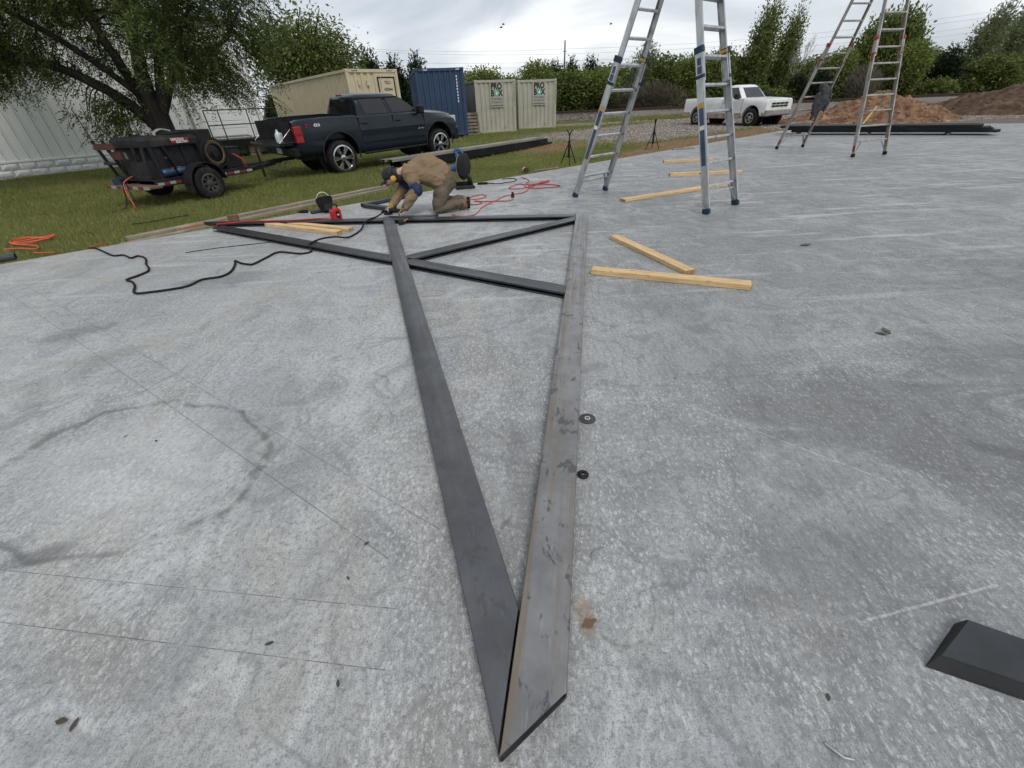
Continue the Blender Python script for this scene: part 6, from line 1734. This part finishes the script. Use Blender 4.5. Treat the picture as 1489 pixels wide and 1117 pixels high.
for an in (ankN, ankF):
    x, y, z = an
    blob('boot', [ch((x - .01, y, z, .066), (x + .05, y + .01, z - .01, .062), (x + .075, y + .01, z - .035, .055)), ch((x + .06, y + .01, z - .02, .055), (x + .035, y + .015, z - .055, .045), (x - .015, y + .02, z - .065, .036))], BOOT, per, .010, 2)
    MB().tube([(x + .115 - O_.x, y + .01 - O_.y, z + .03), (x + .115 - O_.x, y + .012 - O_.y, z - .075)], .03, 8, ell=1.6).build('boot_sole', RUBBER, per, 'all')
def hand(wr, hd, aim, curl, thumb):
    """palm plus five separate bent fingers closing downwards, thumb off the side"""
    w, h = Vector(wr), Vector(hd)
    a = Vector(aim).normalized(); side_ = a.cross(Vector((0, 0, 1))).normalized() * thumb
    chains = [ch((*w, .036), (*(w * .4 + h * .6), .038)), ch((*(h - side_ * .022), .026), (*(h + side_ * .024), .026)), ch((*(w * .5 + h * .5), .036), (*(h + a * .012), .030))]
    for k, (o_, ln) in enumerate(((-.036, .066), (-.013, .078), (.011, .082), (.035, .074))):
        r_ = .0105
        b = h + side_ * o_ + a * .022
        k1 = b + (a * .8 + Vector((0, 0, -.35))).normalized() * ln * .5
        k2 = k1 + (a * .35 + Vector((0, 0, -1))).normalized() * ln * .36 * curl
        k3 = k2 + (a * -.35 + Vector((0, 0, -1))).normalized() * ln * .24 * curl
        chains.append(ch((*b, r_ * 1.15), (*k1, r_), (*k2, r_ * .95), (*k3, r_ * .85)))
    b = h + side_ * .036 - a * .02
    k1 = b + (side_ * .8 + a * .7 + Vector((0, 0, -.3))).normalized() * .04
    k2 = k1 + (a * .8 + Vector((0, 0, -.6))).normalized() * .032
    chains.append(ch((*b, .0135), (*k1, .012), (*k2, .0105)))
    blob('glove', chains, GLOVE, per, .006, 2)
    blob('glove_cuff', [ch((*(w + (w - h) * .15), .050), (*(w + (w - h) * -.25), .045))], GLOVE, per, .008, 2)
hand(wrN, hdN, (-.75, -.25, -.1), 1.0, 1.0)
hand(wrF, hdF, (-.55, -.75, -.1), 1.0, -1.0)
# head gear: flame resistant cap, ear muffs, tipped face shield, respirator
hc = Vector((-1.70, 7.06, .535)) - O_
blob('hood', [[(hc.x + .06, hc.y, hc.z + .02, .085), (hc.x - .02, hc.y, hc.z + .035, .108), (hc.x - .075, hc.y, hc.z + .015, .088)], [(hc.x + .06, hc.y, hc.z - .01, .085), (hc.x + .11, hc.y, hc.z - .01, .075)]], HOOD, per, .010, 3, .004, 14)
mb = MB()
n = 12
for lay in (0, .006):
    for j in range(5):
        for i in range(n):
            a = -1.25 + 2.5 * i / (n - 1); t_ = j / 4
            rr_ = .125 - lay - .02 * t_
            mb.v.append((hc.x - .055 - .10 * t_ - math.cos(a) * .052, hc.y + math.sin(a) * rr_, hc.z - .035 - .075 * t_ - (1 - math.cos(a)) * .012 + math.cos(a) * .01 - lay))
for lay in (0, 1):
    b_ = lay * n * 5
    mb.f += [(b_ + j * n + i, b_ + j * n + i + 1, b_ + j * n + i + n + 1, b_ + j * n + i + n) for j in range(4) for i in range(n - 1)]
mb.build('visor', BLACKG, per, 'all')
for sg in (-1, 1):
    em = MB().lathe([(.01, 0), (.038, 0), (.046, .012), (.044, .034), (.030, .048), (.01, .05)], 18, Matrix.Translation((hc.x + .035, hc.y + sg * .095, hc.z - .02)) @ Matrix.Rotation(R(90) * -sg, 4, 'X')).build('ear_muff', YELLOW, per, True)
MB().tube([(hc.x + .035 + .01 * math.cos(q), hc.y + .118 * math.cos(q), hc.z + .0 + .135 * math.sin(q)) for q in np.linspace(0, math.pi, 15)], .008, 6).build('headband', BLACK, per, True)
blob('respirator', [[(hc.x - .075, hc.y, hc.z - .065, .048), (hc.x - .10, hc.y, hc.z - .10, .036)], [(hc.x - .06, hc.y - .05, hc.z - .085, .030), (hc.x - .07, hc.y - .07, hc.z - .09, .026)], [(hc.x - .06, hc.y + .05, hc.z - .085, .030), (hc.x - .07, hc.y + .07, hc.z - .09, .026)]], MASK, per, .007, 2)
# facial features under the hood
fx = hc + Vector((-.098, 0, -.035))
blob('nose', [[(fx.x, fx.y, fx.z, .012), (fx.x - .014, fx.y, fx.z - .02, .014)]], SKIN, per, .005, 1)
for sg in (-1, 1): MB().lathe([(.001, -.010), (.008, -.006), (.010, 0), (.008, .006), (.001, .010)], 10, Matrix.Translation(fx + Vector((.012, sg * .032, .014)))).build('eye', WHITE, per, True)

# ---- the angle grinder in his hands
gd = empty('angle_grinder', (-1.72, 6.74, .055), R(158), 'black angle grinder under the worker\'s gloved hands', 'grinder')
MB().tube([(-.17, 0, .045), (-.12, 0, .05), (-.02, 0, .05), (.05, 0, .045)], [.026, .030, .034, .036], 12).build('motor_body', BLACK, gd, 'all')
MB().tube([(.04, 0, .045), (.09, 0, .04), (.12, 0, .03)], [.036, .036, .024], 12).build('gear_head', STEELM, gd, 'all')
MB().lathe([(.01, -.035), (.062, -.035), (.062, -.031), (.01, -.031)], 24, Matrix.Translation((.09, 0, .025))).build('disc', INK, gd)
MB().lathe([(.05, -.026), (.070, -.030), (.070, -.008), (.03, .0)], 24, Matrix.Translation((.09, 0, .025))).build('guard', DARKM, gd, True)
MB().tube([(.09, .03, .045), (.09, .14, .055)], [.014, .017], 10).build('side_handle', RUBBER, gd, True)

# ================================================================== CHOP SAW
cs = empty('chop_saw', (-.80, 9.15, 0), R(12), 'blue and black metal chop saw standing at the slab edge', 'saw')
MB().bx(-.16, .22, -.16, .16, .0, .055).build('base', BLACK, cs, bevel=.01)
MB().bx(-.14, .16, .02, .06, .056, .12).build('fence', BLACK, cs, bevel=.006)
MB().tube([(.16, .02, .05), (.14, .02, .17), (.09, .02, .26)], [.05, .045, .04], 10).build('pivot_arm', BLACK, cs, 'all')
gm = Matrix.Translation((.04, -.02, .40)) @ Matrix.Rotation(R(52), 4, 'Z') @ Matrix.Rotation(R(90), 4, 'X')
MB().lathe([(.01, -.05), (.20, -.05), (.225, -.035), (.225, .035), (.20, .05), (.01, .05)], 32, gm).build('wheel_guard', BLACK, cs, True)
MB().lathe([(.19, -.056), (.228, -.040), (.228, -.030), (.19, -.052)], 32, gm, closed=True).build('guard_rim', STEELM, cs, True)
MB().lathe([(.01, -.02), (.175, -.003), (.175, .003), (.01, .02)], 32, Matrix.Translation((.03, -.03, .33)) @ Matrix.Rotation(R(52), 4, 'Z') @ Matrix.Rotation(R(90), 4, 'X')).build('cutting_disc', DARKM, cs, True)
MB().tube([(-.20, .07, .36), (-.12, .05, .37), (-.03, .02, .38)], [.055, .062, .062], 14).build('motor', BLUE, cs, True)
MB().tube(smooth_path([(-.02, .0, .56), (-.10, .03, .66), (-.02, .03, .69), (.06, .01, .60)], 4), .030, 8).build('grip_handle', BLUE, cs, 'all')
MB().bx(-.10, .05, -.06, .06, .55, .60).build('handle_mount', BLUE, cs, bevel=.015)

# ================================================================== SMALL TOOLS
wh = empty('welding_helmet', (-2.98, 7.38, 0), R(-55), 'black welding helmet with white headband resting upside down', 'helmet')
mb = MB()
n, mrows = 20, 8
for lay in (0, 1):
    for j in range(mrows):
        t_ = j / (mrows - 1)
        for i in range(n):
            a = -2.0 + 4.0 * i / (n - 1)
            r_ = (.07 + .075 * math.sin(min(t_ * 1.8, 1.57))) - .006 * lay
            mb.v.append((math.cos(a) * r_, math.sin(a) * r_ * .92, .012 + .205 * t_ + .05 * math.cos(a) * t_ + .006 * lay))
for lay in (0, 1):
    b_ = lay * n * mrows
    mb.f += [(b_ + j * n + i, b_ + j * n + i + 1, b_ + j * n + i + n + 1, b_ + j * n + i + n) for j in range(mrows - 1) for i in range(n - 1)]
    mb.f.append(tuple(b_ + i for i in range(n)))
mb.build('shell', BLACK, wh, 'all')
MB().tube([(-.03 + .03 * math.cos(q), .115 * math.cos(q), .14 + .17 * math.sin(q)) for q in np.linspace(-.1, math.pi + .1, 17)], .012, 6, ell=.5).build('headband', WHITE, wh, True)
MB().bx(.10, .135, -.055, .055, .06, .15).build('lens_window', GLASS, wh, bevel=.006)
rc = empty('red_tool_case', (-2.58, 6.68, .0), R(-35), 'small red cased tool standing on the far steel beam', 'tool')
cb = MB().loft([[(x, y * s_, z) for x, y in ((-.055, -.07), (.055, -.07), (.055, .07), (-.055, .07))] for z, s_ in ((.0, .75), (.035, 1), (.15, 1.05), (.19, .7))]).build('case', RED, rc, bevel=.015, seg=2)
MB().tube(smooth_path([(0, -.05, .18), (0, -.045, .235), (0, .045, .235), (0, .05, .18)], 4), .011, 7).build('carry_handle', BLACK, rc, True)
for k, zz in enumerate((.125, .075)):
    MB().lathe([(.005, 0), (.034, 0), (.030, .008), (.005, .010)], 18, Matrix.Translation((.052, -.0, zz)) @ Matrix.Rotation(R(90), 4, 'Y')).build('dial', BLACK if k == 0 else DARKM, cb, True)
MB().lathe([(.003, .009), (.013, .009), (.012, .014), (.003, .015)], 14, Matrix.Translation((.052, 0, .10)) @ Matrix.Rotation(R(90), 4, 'Y')).build('knob', WHITE, cb, True)
MB().bx(.056, .060, -.045, -.01, .02, .045).build('tag', WHITE, cb)
mg = empty('welding_magnet', (-1.50, 6.24, .0), R(25), 'black welding magnet with copper handle beside the middle beam', 'magnet')
MB().loft([[(-.045, -.03, z), (.045, -.03, z), (.045, .035, z), (-.03, .035, z)] for z in (.0, .05)]).build('magnet_body', BLACK, mg, bevel=.006)
MB().tube([(.04, .01, .035), (.11, .045, .055)], [.014, .017], 8).build('handle', M('copper', (.42, .19, .12), (.30, .12, .08), 8, .5, metal=.4), mg, True)
DIRTYW = M('dirty_white', (.45, .43, .40), (.28, .26, .24), 8, .7)
sp = empty('cord_reel', (.61, 11.72, -.12), R(20), 'small red and white reel on the grass at the slab edge', 'reel')
for yy in (-.05, .05): MB().lathe([(.01, -.006), (.07, -.006), (.075, 0), (.07, .006), (.01, .006)], 22, Matrix.Translation((0, yy, .075)) @ Matrix.Rotation(R(90), 4, 'X')).build('flange', DIRTYW if yy > 0 else REDP, sp, True)
MB().cyl((0, -.045, .075), (0, .045, .075), .05, 16).build('wound_cord', RED, sp, True)
cu = empty('connector', (-.33, 9.5, .0), R(5), 'black cable connector lying at the slab edge by the saw', 'connector')
MB().tube([(-.20, 0, .022), (-.1, 0, .024), (.0, 0, .022), (.03, 0, .02)], [.018, .024, .022, .012], 9).build('plug', RUBBER, cu, 'all')
MB().tube([(.15, .0, .012), (.03, 0, .02)], .010, 7).build('strain_relief', RUBBER, cu, True)
fk = empty('hose_fitting', (.175, 7.9, .0), 0, 'black hose fitting standing at the end of the red hose', 'fitting')
MB().lathe([(.005, 0), (.03, 0), (.03, .05), (.022, .06), (.022, .09), (.005, .09)], 14).build('coupler', BLACK, fk, True)
hb_ = empty('grinder_plug', (-3.0, 7.0 + .35, .0), 0, 'black plug end lying beside the truss corner', 'plug')
hb_.location = (-3.38, 7.42, 0)
MB().tube([(-.10, 0, .02), (0, 0, .026), (.06, 0, .024)], [.014, .03, .026], 9).build('plug_body', RUBBER, hb_, 'all')

# ---- cables and hoses
def cord(pts, r_, mat, label, z=.0, cat='cable', name='cable', k=5, lift=None):
    P3 = [(x, y, (z + r_) if lift is None else lift[i]) for i, (x, y) in enumerate(pts)]
    sp_ = smooth_path(P3, k)
    sp_ = [q + Vector((0, 0, .0006 * (i % 2))) for i, q in enumerate(sp_)]
    return tag(MB().tube(sp_, r_, 8).build(name, mat, None, 'all'), label, cat)
WL = [(-5.62, 5.71), (-5.52, 5.69), (-5.26, 5.5), (-4.96, 5.28), (-4.83, 5.28), (-4.62, 5.13), (-4.6, 5.21), (-4.45, 5.12), (-4.32, 4.97), (-4.23, 4.84), (-4.1, 4.7), (-4.01, 4.56), (-4.02, 4.42), (-4.05, 4.3), (-3.93, 4.22), (-3.8, 4.08), (-3.7, 3.93), (-3.62, 3.87), (-3.5, 3.89), (-3.37, 3.93), (-3.22, 4.01), (-3.18, 4.19), (-3.02, 4.26), (-3.0, 4.42), (-3.09, 4.67), (-3.16, 4.8), (-3.04, 4.7), (-2.94, 4.65), (-2.87, 4.64), (-2.83, 4.85), (-2.77, 5.08), (-2.47, 4.97), (-2.36, 5.04)]
lf_ = [.012] * len(WL)
WL2 = [(-2.42, 5.16), (-2.40, 5.25), (-2.33, 5.40), (-2.20, 5.50), (-2.08, 5.60), (-2.02, 5.95), (-2.02, 6.22), (-1.98, 6.40), (-1.93, 6.56), (-1.86, 6.70)]
cord(WL + WL2, .011, RUBBER, 'thick black cable snaking over the slab to the grinder', lift=lf_ + [.055, .068, .068, .055, .018, .016, .055, .068, .060, .09])
cord([(-4.35, 6.56), (-4.15, 6.60), (-3.86, 6.64), (-3.46, 6.60), (-3.23, 6.57), (-2.96, 6.60), (-2.62, 6.62)], .008, RED, 'red cable running along the far beam to the red tool', z=.056)
HC = [(.43, 10.17), (.55, 9.86), (.57, 9.6), (.48, 9.23), (.66, 9.09), (.95, 9.05), (1.14, 8.86), (1.03, 8.72), (.63, 8.7), (.46, 8.88), (.46, 9.1), (.36, 9.3), (.23, 9.12), (.12, 8.8), (.28, 8.73), (.43, 8.76), (.68, 9.18), (.84, 9.46), (.97, 9.38), (.74, 9.16), (.54, 8.77), (.4, 8.32), (.18, 8.15), (.01, 7.98), (-.12, 7.67), (-.22, 7.47), (-.34, 7.17), (-.39, 6.9), (-.44, 6.65), (-.55, 6.56), (-.73, 6.6), (-.80, 6.72)]
HOSER = M('red_hose', (.50, .055, .045), (.36, .04, .035), 7, .5)
cord(HC, .0085, HOSER, 'long red hose looped in a tangle on the slab right of the worker', cat='hose', name='hose')
cord([(.55, 9.0), (.75, 9.2), (.9, 9.42), (1.0, 9.44), (.86, 9.26), (.70, 9.12), (.80, 9.3), (.95, 9.40), (.78, 9.24), (.60, 9.05), (.52, 8.92)], .009, HOSER, 'bunched red hose end heaped on the tangle', z=.012, cat='hose', name='hose')
cord([(-.62, 8.02), (-.51, 8.22), (-.36, 8.26), (-.31, 8.06), (-.43, 7.88), (-.60, 7.83), (-.60, 7.61), (-.53, 7.4), (-.38, 7.45), (-.38, 7.57), (-.5, 7.72), (-.45, 7.70), (-.35, 7.63), (-.1, 7.59), (.1, 7.58), (.17, 7.73), (.178, 7.86)], .008, HOSER, 'short red hose coiled behind the worker\'s boots', cat='hose', name='hose')
cord([(-.18, 9.50), (-.05, 9.46), (.06, 9.55), (.25, 9.64), (.31, 9.88), (.22, 10.1), (.0, 10.05)], .008, RUBBER, 'thin black cord curving by the saw at the slab edge')
OC = [(-7.33, 6.2), (-7.12, 6.23), (-6.82, 6.15), (-7.0, 6.35), (-7.49, 6.51), (-7.77, 6.75), (-7.74, 6.94), (-7.42, 6.89), (-7.36, 7.04), (-7.25, 6.9), (-7.25, 6.66), (-7.32, 6.48), (-7.65, 6.65), (-7.64, 6.88), (-7.29, 6.82), (-7.29, 6.99), (-7.5, 6.75), (-7.62, 6.6), (-7.4, 6.6), (-7.2, 6.8)]
cord(OC, .011, ORANGE, 'orange extension cord heaped on the lawn at left', z=-.085, cat='cord', name='extension_cord')
cord([(-6.7, 5.98), (-6.55, 5.94), (-6.34, 5.93)], .010, ORANGE, 'short piece of orange cord in the grass by the slab', z=-.09, cat='cord', name='extension_cord')
cord([(-5.95, 6.35), (-5.8, 6.15), (-5.66, 5.85), (-5.62, 5.72)], .008, ORANGE, 'end of an orange cord curling up at the slab edge', cat='cord', name='extension_cord', lift=[-.08, -.04, .005, .01])
cord([(-5.05, 6.78), (-4.92, 7.05), (-4.80, 6.98), (-4.66, 6.86), (-4.45, 6.68), (-4.36, 6.58)], .008, ORANGE, 'orange red cable crossing the weathered boards to the truss', cat='cable', lift=[-.02, -.02, -.02, .012, .012, .062])
cord([(-6.5, 7.6), (-6.25, 7.72), (-6.05, 8.0), (-5.85, 8.15)], .009, RUBBER, 'black cord lying in the grass before the trailer', z=-.09)
cord([(-4.05, 5.28), (-3.75, 5.42), (-3.45, 5.50), (-3.1, 5.60)], .0045, RUBBER, 'thin dark wire lying on the slab under the long beam')

# ---- discs, nails, leaves on the slab
gdsc = empty('grinding_disc', (.392, 1.66, .0), 0, 'worn dark grinding disc beside the near beam, the larger one', 'disc')
MB().lathe([(.009, .001), (.043, .001), (.043, .004), (.018, .006), (.009, .007)], 28, closed=True).build('abrasive', M('abrasive', (.075, .072, .068), (.04, .038, .036), 60, .95, bmp=.6), gdsc, True)
MB().lathe([(.009, .0072), (.015, .0072), (.015, .0082), (.009, .0082)], 20, closed=True).build('metal_ring', CHROME, gdsc, True)
fl_ = empty('flange_nut', (.302, 1.27, .0), .4, 'small dark flange nut with four holes beside the near beam', 'nut')
MB().lathe([(.009, .001), (.026, .001), (.026, .006), (.015, .010), (.009, .010)], 24, closed=True).build('ring', DARKM, fl_, True)
for k in range(4):
    a = k * math.pi / 2 + .4
    MB().cyl((math.cos(a) * .0195, math.sin(a) * .0195, .0085), (math.cos(a) * .0195, math.sin(a) * .0195, .0105), .0036, 8).build('pin_hole', INK, fl_)
def nail(pts, label, r_=.0034):
    tag(MB().tube([(x, y, r_ + .0006 + (.004 if i == 1 else 0)) for i, (x, y) in enumerate(pts)], r_, 7).build('bent_nail', STEELM, None, True), label, 'nail', 'bent bits of wire and nail')
nail([(.262, .865), (.283, .895), (.315, .902)], 'bent bright nail right of the near beam')
nail([(-.075, 1.005), (-.05, 1.03), (-.035, 1.06)], 'bent bright nail between the two beams of the V')
nail([(.765, .313), (.792, .283), (.815, .279)], 'bent nail at the bottom edge of the slab', .0036)
nail([(-.21, .685), (-.18, .68), (-.16, .665)], 'thin dark wire bit left of the V tip', .0015)
LEAFD = leaf_mat('dry_leaf', (.035, .030, .024), (.085, .07, .048), .1)
LEAFG = leaf_mat('fallen_green_leaf', (.05, .07, .02), (.10, .12, .04), .1)
def litter(x, y, s_, rz, label, mat, group):
    mb = MB(); n = 9
    for i in range(n):
        t_ = i / (n - 1); w = .30 * math.sin(math.pi * min(max(t_, .02), .98)) ** .8 * (1 + .45 * mnoise.noise(Vector((t_ * 5, x * 9, y * 9))))
        mb.v += [(t_ - .5, -w, .05 + .10 * w), (t_ - .5, 0, .03 + .16 * abs(t_ - .5)), (t_ - .5, w, .05 + .13 * w)]
    for i in range(n - 1):
        a = i * 3; mb.f += [(a, a + 1, a + 4, a + 3), (a + 1, a + 2, a + 5, a + 4)]
    o = mb.build('fallen_leaf', mat, None, 'all', loc=(x, y, .001), rot=(0, 0, rz)); o.scale = (s_, s_ * .75, s_)
    tag(o, label, 'leaf', group)
LIT = (((-1.33, .44, .036), 'larger dry leaf at bottom left, left of a pair'), ((-1.285, .43, .034), 'larger dry leaf at bottom left, right of a pair'), ((-.82, .62, .028), 'small dark leaf between the two lower layout lines'),
       ((-.56, .50, .022), 'tiny dark leaf below the end of the lowest layout line'), ((-.60, .97, .024), 'tiny dark leaf at the end of the diagonal layout lines'), ((-.63, .83, .02), 'tiny dark leaf above the end of the upper layout line'),
       ((-2.1, 1.7, .02), 'tiny dry leaf inside the pale stain, left one'), ((-1.9, 1.65, .025), 'tiny dry leaf inside the pale stain, right one'), ((.84, .41, .022), 'small yellowish leaf left of the black plate'), ((.98, 2.0, .02), 'tiny dark leaf right of the grinding disc'))
for i, ((x, y, s_), lab) in enumerate(LIT):
    litter(x, y, s_, i * 1.7, lab, LEAFD, 'dry leaves on the slab')
litter(3.26, 4.4, .14, .2, 'green leaf sprig on the slab right of the short boards', LEAFG, None)
litter(2.60, 2.44, .09, 1.4, 'green leaf on the pale patch at right', LEAFG, None)
litter(2.54, 2.41, .07, 2.6, 'curled leaf beside the green one on the pale patch', LEAFD, None)
litter(.213, .634, .055, .4, 'brown leaf in the rust stain beside the near beam', leaf_mat('brown_leaf', (.12, .075, .042), (.17, .11, .06), .1), None)

bpy.data.scenes.remove(_bench)
